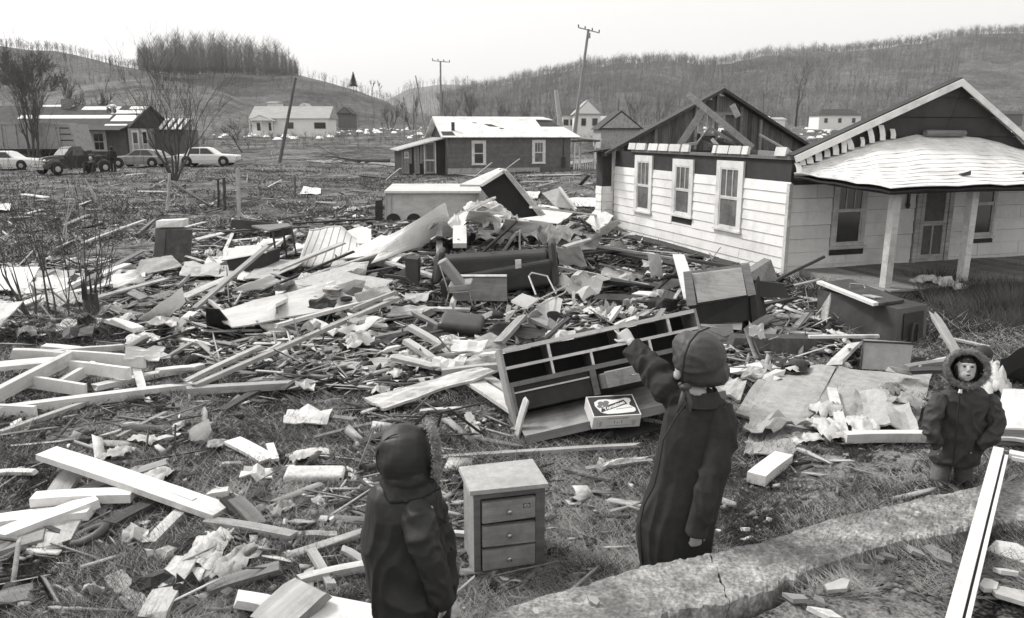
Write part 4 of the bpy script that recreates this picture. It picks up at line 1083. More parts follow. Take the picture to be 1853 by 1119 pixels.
# the tall trailer
A = W(140, 274, 71.0); TR = thing('dump_trailer', 'tall grey ribbed trailer standing behind the dark pickup', 'trailer', (A.x, 71, tzf(A.x, 71)), math.radians(-2))
TR.scale = (1.22, 1.22, 1.15); z0, z1 = 1.15, 3.02; Lt = 9.5
m_ = MB(); m_.box(-Lt, 0, z0, -1.1, 2.3, z1); m_.build('trailer_box', 'trailer', TR)
x = -Lt
for k in range(10):
    a = -Lt + .1 + k * 1.04
    if a + .9 > -1.1: break
    m_ = MB(); m_.box(a, -.05, z0 + .1, a + .92, -.002, z1 - .2); m_.build('side_panel', 'trailer', TR)
    m_ = MB(); m_.box(a + .93, -.12, z0, a + 1.03, -.003, z1 + (.12 if k % 2 else 0)); m_.build('rib', 'trailer', TR)
m_ = MB(); m_.box(-Lt, -.10, z1 - .14, -1.1, -.06, z1 + .03); m_.box(-Lt, -.10, z0 - .06, -1.1, -.06, z0 + .06); m_.build('rail', 'trailer', TR)
m_ = MB(); m_.hexa([(-1.08, -.02, z0 - .2), (.05, -.02, z0 - .2), (.05, 2.3, z0 - .2), (-1.08, 2.3, z0 - .2), (-1.25, -.02, z1 - .1), (-.35, -.02, z1 - .1), (-.35, 2.3, z1 - .1), (-1.25, 2.3, z1 - .1)]); m_.build('tailgate', 'trailer', TR)
for k in range(4):
    m_ = MB(); zz = z0 + .1 + k * .45; o_ = -.12 * k; m_.box(-1.0 + o_, -.06, zz, -.08 + o_, -.022, zz + .07); m_.build('tailgate_slat', 'dark_panel', TR)
m_ = MB(); m_.box(-Lt, .3, .75, -.9, 2.0, 1.1); m_.build('chassis', 'dark_metal', TR)
for x in (-8.6, -5.9, -3.9, -2.8):
    for yy, s in ((.15, -1), (2.15, 1)): wheel(TR, x, yy, .48, .3, 'rust_metal', side=s)

# ================================================================ TREES, POLES, POSTS
def limb(V, F, p0, p1, r0, r1, k):
    d = (p1 - p0); L = d.length
    if L < 1e-6: return
    d = d / L; a = d.orthogonal().normalized(); b = d.cross(a); n = len(V)
    for p, r in ((p0, r0), (p1, r1)):
        for j in range(k):
            t = 2 * math.pi * j / k; V.append(tuple(p + (a * math.cos(t) + b * math.sin(t)) * r))
    for j in range(k): F.append((n + j, n + (j + 1) % k, n + k + (j + 1) % k, n + k + j))

def grow(r, trunkV, trunkF, crownV, crownF, p, d, L, rad, lev, maxlev, up=.25, spread=.6, nseg=4, kids=(3, 5), twist=.22, minr=.006):
    pts = [p]; dirs = [d]; q = p; dd = d
    for i in range(nseg):
        dd = (dd + Vector((r.gauss(0, twist), r.gauss(0, twist), r.gauss(0, twist * .6) + up * .18))).normalized()
        q = q + dd * (L / nseg); pts.append(q); dirs.append(dd)
    V, F = (trunkV, trunkF) if lev == 0 else (crownV, crownF)
    k = 7 if lev == 0 else (5 if lev == 1 else 3)
    for i in range(nseg):
        ra = rad * (1 - .62 * i / nseg); rb = rad * (1 - .62 * (i + 1) / nseg)
        limb(V, F, pts[i], pts[i + 1], max(ra, minr), max(rb, minr * .8), k)
    if lev >= maxlev: return
    n = r.randint(*kids)
    for c in range(n):
        t = r.uniform(.3, 1.0) if c else 1.0
        i = min(int(t * nseg), nseg); base = pts[i]; bd = dirs[i]
        ax = bd.orthogonal().normalized(); ax.rotate(Matrix.Rotation(r.uniform(0, 6.283), 3, bd))
        nd = (bd + ax * spread * r.uniform(.6, 1.4) + Vector((0, 0, up * .6))).normalized()
        grow(r, trunkV, trunkF, crownV, crownF, base, nd, L * r.uniform(.5, .78), rad * (1 - .62 * t) * .72 + .001, lev + 1, maxlev, up, spread, max(2, nseg - 1), kids, twist, minr)

def tree(name, label, base, h, stems, seed, lev=4, group=None, lean=None, rad=None, m='bark', mt='twig', spread=.6, up=.3, kids=(3, 5), minr=.006, cat='tree', splay=.35):
    r = random.Random(seed); t = thing(name, label, cat, base, 0, group)
    tv, tf, cv, cf = [], [], [], []
    for s in range(stems):
        az = 2 * math.pi * s / max(stems, 1) + r.uniform(-.4, .4); sp = splay * r.uniform(.4, 1.2) if stems > 1 else .04
        d = Vector((math.cos(az) * sp, math.sin(az) * sp, 1)).normalized()
        if lean: d = (d + Vector(lean)).normalized()
        L = h * (.42 if stems == 1 else .5) * r.uniform(.85, 1.1); rr = (rad or h * .016) / (1 if stems == 1 else stems ** .35)
        grow(r, tv, tf, cv, cf, Vector((math.cos(az) * rr * 1.2 * (stems > 1), math.sin(az) * rr * 1.2 * (stems > 1), -.15)), d, L, rr, 0, lev, up, spread, 5, kids, .10, minr)
    for V, F, nm, mm in ((tv, tf, 'trunk', m), (cv, cf, 'crown', mt)):
        if not V: continue
        me = bpy.data.meshes.new(nm); me.from_pydata(V, [], F); me.materials.append(MATS[mm]); o = bpy.data.objects.new(nm, me); COL.objects.link(o); o.parent = t
    return t
def base_at(px, py): p = G(px, py); return Vector((p.x, p.y, tzf(p.x, p.y)))
tree('bare_tree', 'many-stemmed bare tree standing between the grey and white parked cars', base_at(315, 326), 7.5, 8, 12, 4, rad=.15, splay=.58, spread=.5, up=.4, kids=(2, 4), minr=.0062)
tree('bare_tree', 'tall bare tree in front of the trailer at the far left', base_at(58, 284), 9.6, 3, 5, 4, rad=.2, splay=.25, spread=.45, up=.5, minr=.012)
tree('bare_tree', 'bare forked tree rising behind the stripped house roof', Vector((W(158, 230, 85).x, 85, .6)), 8.0, 3, 8, 4, rad=.2, splay=.3, spread=.5, up=.5, minr=.014)
p = W(440, 268, 92); tree('bare_tree', 'crooked leaning bare tree right of the white car', Vector((p.x, p.y, tzf(p.x, p.y))), 6.0, 1, 31, 4, lean=(-.9, 0, .1), rad=.1, spread=.8, up=.2, minr=.014)
p = W(1440, 228, 185); tree('bare_tree', 'large lone bare tree against the ridge between the two gables', p, 15.5, 1, 14, 5, rad=.26, splay=.15, spread=.6, up=.35, kids=(3, 4), minr=.016, m='forest_dark', mt='forest_grey')
p = W(60, 196, 225); tree('bare_tree', 'dense round-crowned tree on the left hillside', Vector((p.x, p.y, p.z - 2)), 15, 2, 17, 5, rad=.35, spread=.7, minr=.05, kids=(4, 5), m='forest_dark', mt='forest_dark')
# skyline conifer, and bare trees on the crest
p = W(640, 160, 330)
cf_ = thing('conifer', 'single small dark conifer on the skyline left of centre', 'tree', p)
m_ = MB(); m_.tube([(0, 0, -2), (0, 0, 6.6)], [.16, .03], 6); m_.build('trunk', 'bark', cf_)
rc = np.random.default_rng(4); B = []; Tt = []
for k in range(900):
    z = 1.0 + 5.4 * rc.random(); a = rc.random() * 6.283; l = (6.6 - z) * .42 * (.6 + .6 * rc.random())
    B.append((0, 0, z)); Tt.append((math.cos(a) * l, math.sin(a) * l, z - .25 * l))
spikes('crown', B, Tt, np.full(900, .10), 'needle', cf_)
for px_, yb, yt, nm in ((672, 168, 140, 'thin bare tree on the skyline just right of the conifer'), (687, 172, 142, 'second thin bare tree on the skyline right of the conifer'), (118, 120, 92, 'bare tree on the far left skyline'), (200, 124, 96, 'thin bare skyline tree left of the knoll'), (730, 190, 172, 'small bare skyline tree at the foot of the left slope')):
    p = W(px_, yb, 345); tree('bare_tree', nm, Vector((p.x, p.y, p.z - 1)), (yb - yt) / 1450 * 345 * 1.25, 1, int(px_), 3, rad=.12, spread=.4, up=.5, minr=.05)
# hedge-like trees in the valley middle
valley = [(705, 205, 1), (745, 200, 1), (815, 205, 1), (850, 205, 1), (905, 205, 1), (950, 205, 1), (1150, 210, 1), (1195, 212, 1), (1000, 212, 1)]
VN = ['left of the leaning thin poles', 'just left of the upright pole', 'behind the cottage chimney pipe', 'above the middle of the cottage roof', 'over the torn hole in the cottage roof', 'above the right half of the cottage roof', 'right of the slim dark pole', 'behind the left rafter of the roofless wing', 'just left of the broken pale trunk']
for k, (px_, py_, _) in enumerate(valley):
    p = W(px_, py_ + 14, 190 + 9 * k); p.z = max(tzf(p.x, p.y), 3)
    tree('bare_tree', 'grey bare tree on the valley floor ' + VN[k], Vector((p.x, p.y, p.z - .5)), 7.5 + (k * 37 % 4), 2, 60 + k, 3, rad=.2, spread=.5, up=.5, minr=.035, kids=(4, 5), m='forest_dark', mt='forest_grey')

# foreground saplings in the tangle at left
def sapling(px, py, h, lean, seed, label, rad=.022, lev=2, m='bark'):
    b = base_at(px, py)
    return tree('sapling', label, b, h * 1.7, 1, seed, lev, group='twiggy saplings at left', rad=rad, lean=lean, spread=.28, up=.5, kids=(2, 4), minr=.0035, m=m, cat='sapling')
LB = ['tallest thin sapling of the left clump', 'thin sapling beside the tallest of the left clump, tilting right', 'thin upright sapling by the dark stump', 'sapling by the dark stump tilting right', 'sapling by the dark stump leaning far to the right', 'short sapling in front of the stump leaning left', 'thin sapling midway between the left clump and the stump', 'shortest sapling, right of the stump, leaning right']
for q in ((92, 590, 2.3, (.02, 0, 0), 1, .02), (98, 592, 2.0, (.10, 0, 0), 2, .018), (160, 560, 2.2, (-.02, 0, 0), 3, .02), (168, 556, 1.9, (.14, 0, 0), 4, .02), (175, 552, 2.0, (.34, 0, 0), 5, .016), (152, 575, 1.7, (-.16, 0, 0), 6, .014), (125, 585, 1.9, (.05, 0, 0), 7, .014), (182, 545, 1.5, (.3, 0, 0), 9, .013)):
    sapling(q[0], q[1], q[2], q[3], q[4], LB.pop(0), q[5])
sapling(78, 588, 1.5, (-.75, .0, 0), 21, 'thick leafless sapling leaning hard to the left over the tangle', .034)
sapling(66, 595, 1.9, (-.45, .1, 0), 22, 'long thin sapling leaning left across the bright curved panels', .018)
sapling(40, 470, 2.4, (-.15, 0, 0), 23, 'bare sapling rising at the extreme left above the curved panels', .016)
sapling(205, 430, 1.9, (.1, 0, 0), 24, 'bare sapling in the grass behind the tangle', .014)
sapling(118, 440, 2.0, (.12, 0, 0), 25, 'pale crooked sapling in the open grass at left', .02, m='bark_pale')
# the tangle itself: roots and thorny stems
n = 1100; a = rng.random(n)
bx = 30 + 190 * rng.random(n); by = 575 + 50 * rng.random(n) ** 1.5
B = []; Tt = []
for i in range(n):
    p = base_at(bx[i], by[i]); az = rng.random() * 6.283; l = .15 + .45 * rng.random()
    B.append(p); Tt.append(p + Vector((math.cos(az) * l, math.sin(az) * l * .6, l * (.2 + .8 * rng.random()))))
tag(spikes('bramble', B, Tt, np.full(n, .006), 'twig'), 'tangle of dark brambles round the sapling stems', 'brambles', kind='stuff')
s = thing('tree_stump', 'dark splintered stump among the saplings', 'stump', base_at(168, 580))
m_ = MB(); m_.tube([(0, 0, -.1), (0, 0, .25), (.02, 0, .45)], [.16, .12, .10], 9); m_.build('trunk', 'dark_wood', s)
m_ = MB()
for k in range(7): a = k * .9; m_.tube([(.09 * math.cos(a), .09 * math.sin(a), .35), (.10 * math.cos(a), .10 * math.sin(a), .55 + .2 * (k % 3) / 2)], [.03, .005], 4)
m_.build('splinters', 'dark_wood', s)

# fence and broken posts
def post(px, py, ptx, pty, w, m, label, name='fence_post', square=False, cat='post', split=False, k=7):
    b = base_at(px, py); d = ray(ptx, pty); s = b.y / d.y; top = Vector((d.x * s, b.y, HC + d.z * s))
    t = MB(); v = (top - b)
    if square:
        rot = v.to_track_quat('Z', 'Y').to_matrix(); L = v.length
        pts = [(-w, -w * .5, -.2), (w, -w * .5, -.2), (w, w * .5, -.2), (-w, w * .5, -.2), (-w, -w * .5, L), (w, -w * .5, L - .02), (w, w * .5, L), (-w, w * .5, L - .01)]
        t.hexa([rot @ Vector(p) for p in pts])
    else:
        r = random.Random(int(px)); pts = [Vector((0, 0, -.2)) + v * 0]; rr = [w]
        for i in range(1, 6):
            pts.append(v * (i / 5) + Vector((r.uniform(-w, w) * .4, 0, 0))); rr.append(w * (1 - .12 * i / 5 if not split else 1 - .17 * i))
        t.tube(pts, rr, k)
    o = t.build(name, m); o.location = b
    return tag(o, label, cat)
post(433, 402, 430, 305, .085, 'grey_board', 'tall pale square post in the field below the white car', square=True)
post(407, 380, 405, 322, .07, 'dark_wood', 'dark stubby post nearest the tall pale post')
post(396, 378, 395, 324, .05, 'dark_wood', 'thinner dark post left of its stubby neighbour')
post(303, 380, 306, 314, .06, 'bark_pale', 'pale splintered post under the many-stemmed tree', split=False)
post(534, 356, 534, 320, .05, 'pole_wood', 'short grey post alone in the middle of the field')
post(174, 362, 154, 322, .085, 'bark_pale', 'pale broken tree stub leaning in the field at left', name='tree_stub', cat='stump', split=True)
post(447, 328, 448, 316, .035, 'white_paint', 'small white stake in the grass right of the tall pale post', name='stake', cat='stake')
post(112, 424, 136, 362, .03, 'bark_pale', 'crooked pale stick standing in the grass at left', name='broken_branch', cat='branch', split=True)
p0, p1 = base_at(308, 336), base_at(383, 375)
m_ = MB(); m_.tube([p0 + Vector((0, 0, .25)), p1 + Vector((0, 0, .03))], [.06, .05], 6); tag(m_.build('fallen_pole', 'dark_wood'), 'dark pole fallen from the pale splintered post down to the right', 'pole')

def util_pole(px0, py0, px1, py1, Y, r, label, m='pole_wood', arm=None, cat='utility pole', name='utility_pole', transformer=False, group=None):
    a = W(px0, py0, Y); b = W(px1, py1, Y); gz = tzf(a.x, Y); v = (b - a)
    k = (gz - .3 - a.z) / v.z; a = a + v * k
    t = thing(name, label, cat, a, 0, group); v = b - a
    m_ = MB(); m_.tube([(0, 0, 0), v * .5, v], [r, r * .85, r * .65], 8); m_.build('shaft', m, t)
    if arm:
        p, q = W(*arm[0], Y - r) - a, W(*arm[1], Y - r) - a
        m_ = MB(); m_.tube([p, q], .07, 4); m_.build('crossarm', m, t)
        for f in (.02, .33, .66, .98):
            c = p.lerp(q, f); m_ = MB(); m_.tube([c, c + Vector((0, 0, .16)), c + Vector((0, 0, .3))], [.03, .07, .05], 6); m_.build('insulator', 'dark_panel', t)
    if transformer:
        for f, s in ((.72, .09), (.93, .08)):
            c = v * f + Vector((.18, -.1, 0)); m_ = MB(); m_.tube([c, c + Vector((0, 0, .5))], s * 1.6, 8); m_.build('bracket', 'pole_pale', t)
    return t
util_pole(1040, 235, 1065, 53, 85, .19, 'tall utility pole leaning right behind the dark cottage, with one crossarm', 'pole_pale', ((1046, 50), (1085, 60)), transformer=True)
util_pole(798, 230, 797, 111, 112, .17, 'upright utility pole with crossarm above the dark cottage roof', 'pole_pale', ((782, 110), (814, 113)))
util_pole(505, 300, 535, 141, 70, .16, 'dark pole leaning right in front of the white farmhouse', 'pole_wood')
util_pole(768, 228, 752, 137, 125, .13, 'thin pole leaning left beyond the dark cottage', 'pole_pale', cat='pole')
util_pole(752, 230, 748, 172, 125, .12, 'short thin pole leaning left beyond the dark cottage', 'pole_pale', cat='pole')
util_pole(731, 232, 731, 178, 125, .12, 'upright thin pole left of the dark cottage lean-to', 'pole_pale', cat='pole')
util_pole(802, 230, 802, 178, 112, .12, 'short pole stub right behind the upright utility pole', 'pole_pale', cat='pole')
util_pole(880, 230, 880, 188, 170, .12, 'short distant pole above the cottage roof hole', 'pole_pale', cat='pole')
util_pole(1119, 240, 1119, 180, 120, .09, 'slim dark pole above the plain grey shed', 'pole_wood', cat='pole')
util_pole(1382, 226, 1382, 168, 190, .14, 'slim distant pole left of the large lone tree', 'pole_wood', cat='pole')
util_pole(1335, 226, 1335, 178, 190, .1, 'slim distant pole above the back gable', 'pole_wood', cat='pole')
util_pole(1015, 235, 1006, 163, 88, .33, 'thick broken pale tree trunk beside the tall leaning utility pole', 'bark_pale', cat='tree trunk', name='tree_snag')
util_pole(1042, 235, 1047, 192, 92, .22, 'short splintered pale trunk touching the foot of the leaning utility pole', 'bark_pale', cat='tree trunk', name='tree_snag')
util_pole(216, 200, 215, 100, 225, .12, 'hair-thin distant pole on the left hill', 'pole_wood', cat='pole')
# fallen tree at the field's edge
t = thing('fallen_tree', 'uprooted bare tree lying beyond the leaning dark pole', 'tree', base_at(600, 296))
r = random.Random(4); tv, tf, cv, cf = [], [], [], []
grow(r, tv, tf, cv, cf, Vector((5.0, 0, .25)), Vector((-1, .05, .02)), 4.0, .17, 0, 3, -.05, .38, 5, (4, 5), .10, .012)
for V, F, nm in ((tv, tf, 'trunk'), (cv, cf, 'crown')):
    me = bpy.data.meshes.new(nm); me.from_pydata(V, [], F); me.materials.append(MATS['twig' if nm == 'crown' else 'bark']); o = bpy.data.objects.new(nm, me); COL.objects.link(o); o.parent = t
# upturned root ball
# distant litter strewn over the valley floor
cnt = 520
xs = 380 + 1473 * rng.random(cnt); ys = 226 + 26 * rng.random(cnt); keep = (xs < 800) | (xs > 1040)
V = []; Fq = []
for a, b in zip(xs[keep], ys[keep]):
    Y_ = 130 + 90 * rng.random(); p = W(a, b, Y_); p.z = tzf(p.x, p.y) + .1
    s = .10 + .45 * rng.random() ** 3
    n0 = len(V)
    for dx, dy, dz in ((-s * 1.6, 0, 0), (s * 1.6, 0, 0), (s * 1.5, s, 0), (-s * 1.5, s, 0), (-s, .2, s * .9), (s, .2, s * .8), (s, s, s * .5), (-s, s, s * .6)): V.append((p.x + dx, p.y + dy, p.z + dz))
    for f in ((4, 5, 6, 7), (0, 1, 5, 4), (1, 2, 6, 5), (2, 3, 7, 6), (3, 0, 4, 7)): Fq.append([n0 + i for i in f])
tag(mesh_np('distant_litter', np.array(V), np.array(Fq), 'house_far'), 'pale specks of storm litter over the far valley floor', 'debris', kind='stuff')
# ================================================================ PEOPLE
def fuse(mb, name, m, parent, voxel=.012, smooth=4, amp=.0, fsc=6., fst=(1, 1, 2.2), seed=0, amp2=0.):
    """one continuous skin grown over all the shapes in mb, smoothed, with folds pushed along the normals"""
    import bmesh
    me = bpy.data.meshes.new('tmp'); me.from_pydata(mb.v, [], mb.f)
    bm = bmesh.new(); bm.from_mesh(me); bmesh.ops.recalc_face_normals(bm, faces=bm.faces); bm.to_mesh(me); bm.free()
    o = bpy.data.objects.new('tmp', me); COL.objects.link(o)
    md = o.modifiers.new('r', 'REMESH'); md.mode = 'VOXEL'; md.voxel_size = voxel; md.use_smooth_shade = True
    if smooth:
        ms = o.modifiers.new('s', 'SMOOTH'); ms.factor = .5; ms.iterations = smooth
    dg = bpy.context.evaluated_depsgraph_get(); dg.update()
    ev = o.evaluated_get(dg); new = bpy.data.meshes.new_from_object(ev)
    bpy.data.objects.remove(o, do_unlink=True); bpy.data.meshes.remove(me)
    n = len(new.vertices)
    co = np.empty(n * 3, np.float32); new.vertices.foreach_get('co', co); co = co.reshape(-1, 3)
    if amp or amp2:
        nr = np.empty(n * 3, np.float32); new.vertices.foreach_get('normal', nr); nr = nr.reshape(-1, 3)
        d = np.empty(n, np.float32)
        for i in range(n):
            c = co[i]; p = Vector((c[0] * fsc / fst[0] + seed, c[1] * fsc / fst[1], c[2] * fsc / fst[2]))
            q = p + Vector((mnoise.noise(p * .6), mnoise.noise(p * .6 + Vector((5, 0, 0))), 0)) * 1.3
            a = mnoise.noise(q); d[i] = amp * (1 - abs(a) * 3.2) + amp2 * mnoise.noise(p * 3.7)
        co = co + nr * d[:, None]
        new.vertices.foreach_set('co', co.ravel()); new.update()
    for p in new.polygons: p.use_smooth = True
    new.name = name; new.materials.clear(); new.materials.append(MATS[m])
    ob = bpy.data.objects.new(name, new); COL.objects.link(ob)
    if parent is not None: ob.parent = parent
    return ob

def pr(mb, rows, Y, n=24, org=None):
    """stack of level oval rings traced as (y, x left, x right, half depth[, dY])"""
    rings = []
    for q in rows:
        y, xl, xr, dp = q[:4]; yy = Y + (q[4] if len(q) > 4 else 0)
        a, b = W(xl, y, yy), W(xr, y, yy); c = (a + b) / 2; rx = (b - a).length / 2
        rings.append([Vector((c.x + rx * math.cos(t), c.y + dp * math.sin(t), c.z)) for t in (2 * math.pi * k / n for k in range(n))])
    mb.loft(rings); return mb
def off(mb, o): mb.v = [tuple(Vector(v) - o) for v in mb.v]; return mb

def hand(mb, wrist, d, side, palm_n, k, curls, point=False):
    """palm, four fingers and a thumb; k = hand length"""
    d = d.normalized(); side = (side - d * side.dot(d)).normalized(); pn = d.cross(side).normalized()
    if pn.dot(palm_n) < 0: pn = -pn
    pal = k * .5
    rings = []
    for t, w, h in ((-.12, .30, .24), (.1, .36, .22), (.5, .44, .2), (.95, .46, .17), (1.08, .38, .12)):
        c = wrist + d * pal * t; rings.append([c + side * math.cos(a) * w * k * .5 + pn * math.sin(a) * h * k * .5 for a in (2 * math.pi * j / 12 for j in range(12))])
    mb.loft(rings)
    for i in range(4):
        f = (i - 1.5) / 1.5
        b = wrist + d * pal * (.95 - .04 * abs(f)) + side * f * k * .165
        L = k * (.40, .46, .43, .34)[i]; r = k * .052; c = curls[i]; p = b - d * k * .06; dd = (d + side * f * .10).normalized(); pts = [p]; rr = [r * 1.1]
        for j, fr in enumerate((.44, .30, .26)):
            ang = c * (1.0, 1.25, .9)[j]
            dd = (dd * math.cos(ang) + pn * math.sin(ang)).normalized()
            p = p + dd * L * fr * (1.1 if j == 0 else 1); pts.append(p); rr.append(r * (1 - .12 * (j + 1)))
        mb.tube(pts, rr, 8)
    b = wrist + d * pal * .28 - side * k * .16
    td = (d * .65 - side * .75 + pn * .25).normalized(); p1 = b + td * k * .22; td2 = (d * .9 - side * .25 + pn * .35).normalized(); p2 = p1 + td2 * k * .16; p3 = p2 + td2 * k * .11
    mb.tube([b - td * k * .05, b, p1, p2, p3], [k * .08, k * .078, k * .062, k * .055, k * .042], 8)

# ---------------------------------------------------------------- woman pointing
YW = 4.85
base = Vector((W(1232, 1000, YW).x, YW, tzf(1.05, YW)))
P1 = thing('person', 'woman in long dark coat and rain bonnet, back to us, pointing at the wreckage', 'person', base)
B = MB()
wr = W(1141, 618, 5.24); el = W(1182, 668, 5.06); sh = W(1228, 722, 4.90)
hd = (W(1117, 588, 5.36) - wr)
B.tube([sh, el, wr], [.055, .045, .032], 10)
hand(B, wr + hd.normalized() * .0, hd, Vector((.75, .1, .5)), Vector((.1, .4, -1)), .19, (.05, 1.15, 1.25, 1.25))
s2 = W(1294, 752, 4.82); e2 = W(1292, 856, 4.66); w2 = W(1260, 960, 4.66)
B.tube([s2, e2, w2], [.045, .045, .034], 10)
hand(B, w2, W(1258, 1000, 4.66) - w2, Vector((-.9, -.3, 0)), Vector((.3, 1, .0)), .20, (.9, 1.0, 1.05, 1.1))
pr(B, [(706, 1243, 1280, .06), (730, 1228, 1292, .07), (800, 1218, 1292, .08), (900, 1200, 1285, .10), (960, 1185, 1275, .11), (1010, 1190, 1265, .10)], YW)
for sx in (-.10, .10):
    c = W(1232, 1000, YW); B.tube([(c.x + sx, YW, c.z + .08), (c.x + sx, YW, .45), (c.x + sx * .95, YW, .08)], [.085, .055, .04], 10)
    B.tube([(c.x + sx, YW + .05, .05), (c.x + sx * 1.1, YW + .14, .035)], [.045, .04], 8)
hc = W(1252, 660, YW)
B.ball(hc, (.082, .10, .125), 16, 12); B.tube([W(1262, 690, YW + .01), W(1264, 730, YW)], [.055, .06], 12)
B.ball(hc + Vector((-.045, .055, -.035)), (.05, .055, .075), 12, 9)         # cheek and jaw, turned away to the left
fuse(off(B, base), 'body', 'skin', P1, .0065, 2)
# hair under the bonnet
h = MB(); h.ball(hc + Vector((.03, .0, .02)), (.085, .10, .115), 14, 10); off(h, base).build('hair', 'hair', P1, smooth=True)
Cq = MB()
pr(Cq, [(704, 1246, 1286, .065), (716, 1236, 1298, .095), (728, 1216, 1312, .12), (745, 1204, 1323, .14), (775, 1197, 1328, .155), (820, 1190, 1322, .165), (865, 1181, 1312, .17), (905, 1167, 1302, .18), (945, 1153, 1293, .19), (985, 1154, 1286, .20), (1030, 1162, 1283, .20), (1075, 1170, 1282, .20), (1095, 1173, 1282, .19)], YW)
off(Cq, base)
coat = fuse(Cq, 'coat', 'coat_weave', P1, .0105, 3, .010, 5.5, (1, 1, 4), 12, .0015)
def sleeve(pts, rr, par, org, m, vox=.008, amp=.011, fsc=9, fst=(1, 1, 1), sd=0, ball=None):
    q = MB(); q.tube(pts, rr, 18)
    if ball: q.ball(pts[0], ball)
    return fuse(off(q, org), 'sleeve', m, par, vox, 3, amp, fsc, fst, sd, amp * .2)
# folds ring the raised forearm
rp, rq = [], []
RA = [W(1244, 730, 4.90), W(1208, 700, 4.95), W(1180, 668, 5.06), W(1160, 646, 5.15), W(1144, 629, 5.22)]; RR = [.118, .104, .088, .078, .071]
for i in range(25):
    t = i / 24 * 4; k_ = min(int(t), 3); f = t - k_; rp.append(RA[k_].lerp(RA[k_ + 1], f)); rq.append((RR[k_] * (1 - f) + RR[k_ + 1] * f) + (.008 * math.sin(i * 1.35) if 3 < i < 17 else 0))
sleeve(rp, rq, P1, base, 'coat_weave', sd=4)
sleeve([W(1298, 738, 4.80), W(1307, 765, 4.76), W(1305, 800, 4.73), W(1291, 855, 4.66), W(1274, 915, 4.64), W(1259, 966, 4.64)], [.085, .105, .100, .088, .077, .068], P1, base, 'coat_weave', sd=8, fst=(1, 1, 2))
# collar, front edge, cuff folds
c = MB(); rings = []
for i in range(15):
    a = math.radians(-30 + 245 * i / 14); cc = W(1266, 716, YW)
    ox, oy = math.cos(a), math.sin(a) * -1
    rings.append([cc + Vector((ox * .10, oy * .10, .035)), cc + Vector((ox * .145, oy * .15, -.045)), cc + Vector((ox * .15, oy * .155, -.04)), cc + Vector((ox * .105, oy * .105, .048))])
off(c.loft(rings), base); c.build('collar', 'coat_weave', P1, smooth=False)
fe = [(1244, 728), (1222, 758), (1200, 796), (1193, 838), (1184, 878), (1166, 912), (1158, 948), (1160, 985), (1164, 1030)]
c = MB(); c.tube([W(a, b, YW - .17 + .05 * abs(i - 4) / 4) for i, (a, b) in enumerate(fe)], [.006] * len(fe), 6); off(c, base).build('coat_front_edge', 'coat_weave', P1, smooth=True)
# bonnet
Bn = MB(); bc = W(1266, 650, YW)
Bn.ball(bc, (.165, .165, .178), 20, 14); Bn.ball(bc + Vector((.075, -.02, -.075)), (.11, .13, .10), 16, 10)
Bn.ball(bc + Vector((-.07, .03, .055)), (.10, .13, .115), 14, 10)
off(Bn, base)
bo = fuse(Bn, 'rain_bonnet', 'scarf', P1, .009, 4, .006, 8, (1, 1, .8), 9, .001)
# open the bonnet at the face: the skin shows in front of its edge
fc = MB(); fp = W(1228, 668, YW - .02); fc.ball(fp, (.021, .05, .068), 12, 10); fc.ball(fp + Vector((-.004, .02, -.045)), (.022, .04, .03), 10, 8)
off(fc, base).build('cheek', 'skin', P1, smooth=True)
c = MB(); cv = [(1282, 592, .0), (1262, 600, -.09), (1247, 618, -.13), (1238, 642, -.145), (1234, 668, -.13), (1234, 694, -.11)]
c.tube([W(a, b, YW + d) + Vector((0, -.02, 0)) for a, b, d in cv], [.006] * 6, 6); off(c, base).build('bonnet_piping', 'coat', P1, smooth=True)
c = MB(); c.ball(W(1240, 700, YW - .13), (.04, .03, .022)); c.ball(W(1232, 696, YW - .12), (.02, .02, .016))
c.tube([W(1240, 702, YW - .13), W(1248, 730, YW - .15), W(1246, 760, YW - .17)], [.016, .022, .006], 8); c.tube([W(1238, 704, YW - .13), W(1234, 726, YW - .16), W(1226, 748, YW - .17)], [.012, .02, .004], 8)
off(c, base).build('bonnet_ties', 'scarf', P1, smooth=True)
nk = MB(); nk.ball(W(1262, 709, YW - .05), (.058, .06, .034), 12, 8); off(nk, base).build('nape', 'skin', P1, smooth=True)
for sx in (-.10, .10): s = MB(); s.ball((sx, .06, .045), (.05, .13, .05)); s.build('shoe', 'leather', P1, smooth=True)

def fur_ring(c, ax, bx, nrm, ra, rb, n, ln, parent, orgn, seed, width=.03, m='fur', thick=.0035, a0=0, a1=6.283):
    r = np.random.default_rng(seed); a = a0 + (a1 - a0) * r.random(n); q = width * r.normal(size=n); w = width * .8 * r.normal(size=n)
    A, Bv, Nv, Cc = (np.array(v) for v in (ax, bx, nrm, c - orgn))
    rad = np.cos(a)[:, None] * A * ra + np.sin(a)[:, None] * Bv * rb
    u = rad / np.linalg.norm(rad, axis=1, keepdims=True)
    P = Cc + rad + u * q[:, None] * .5 + Nv * w[:, None] * .6
    T = P + (u * (.25 + .9 * r.random((n, 1))) + Nv * (.2 + .7 * r.random((n, 1))) + .45 * r.normal(size=(n, 3))) * ln
    return spikes('fur_trim', P, T, np.full(n, thick), m, parent)

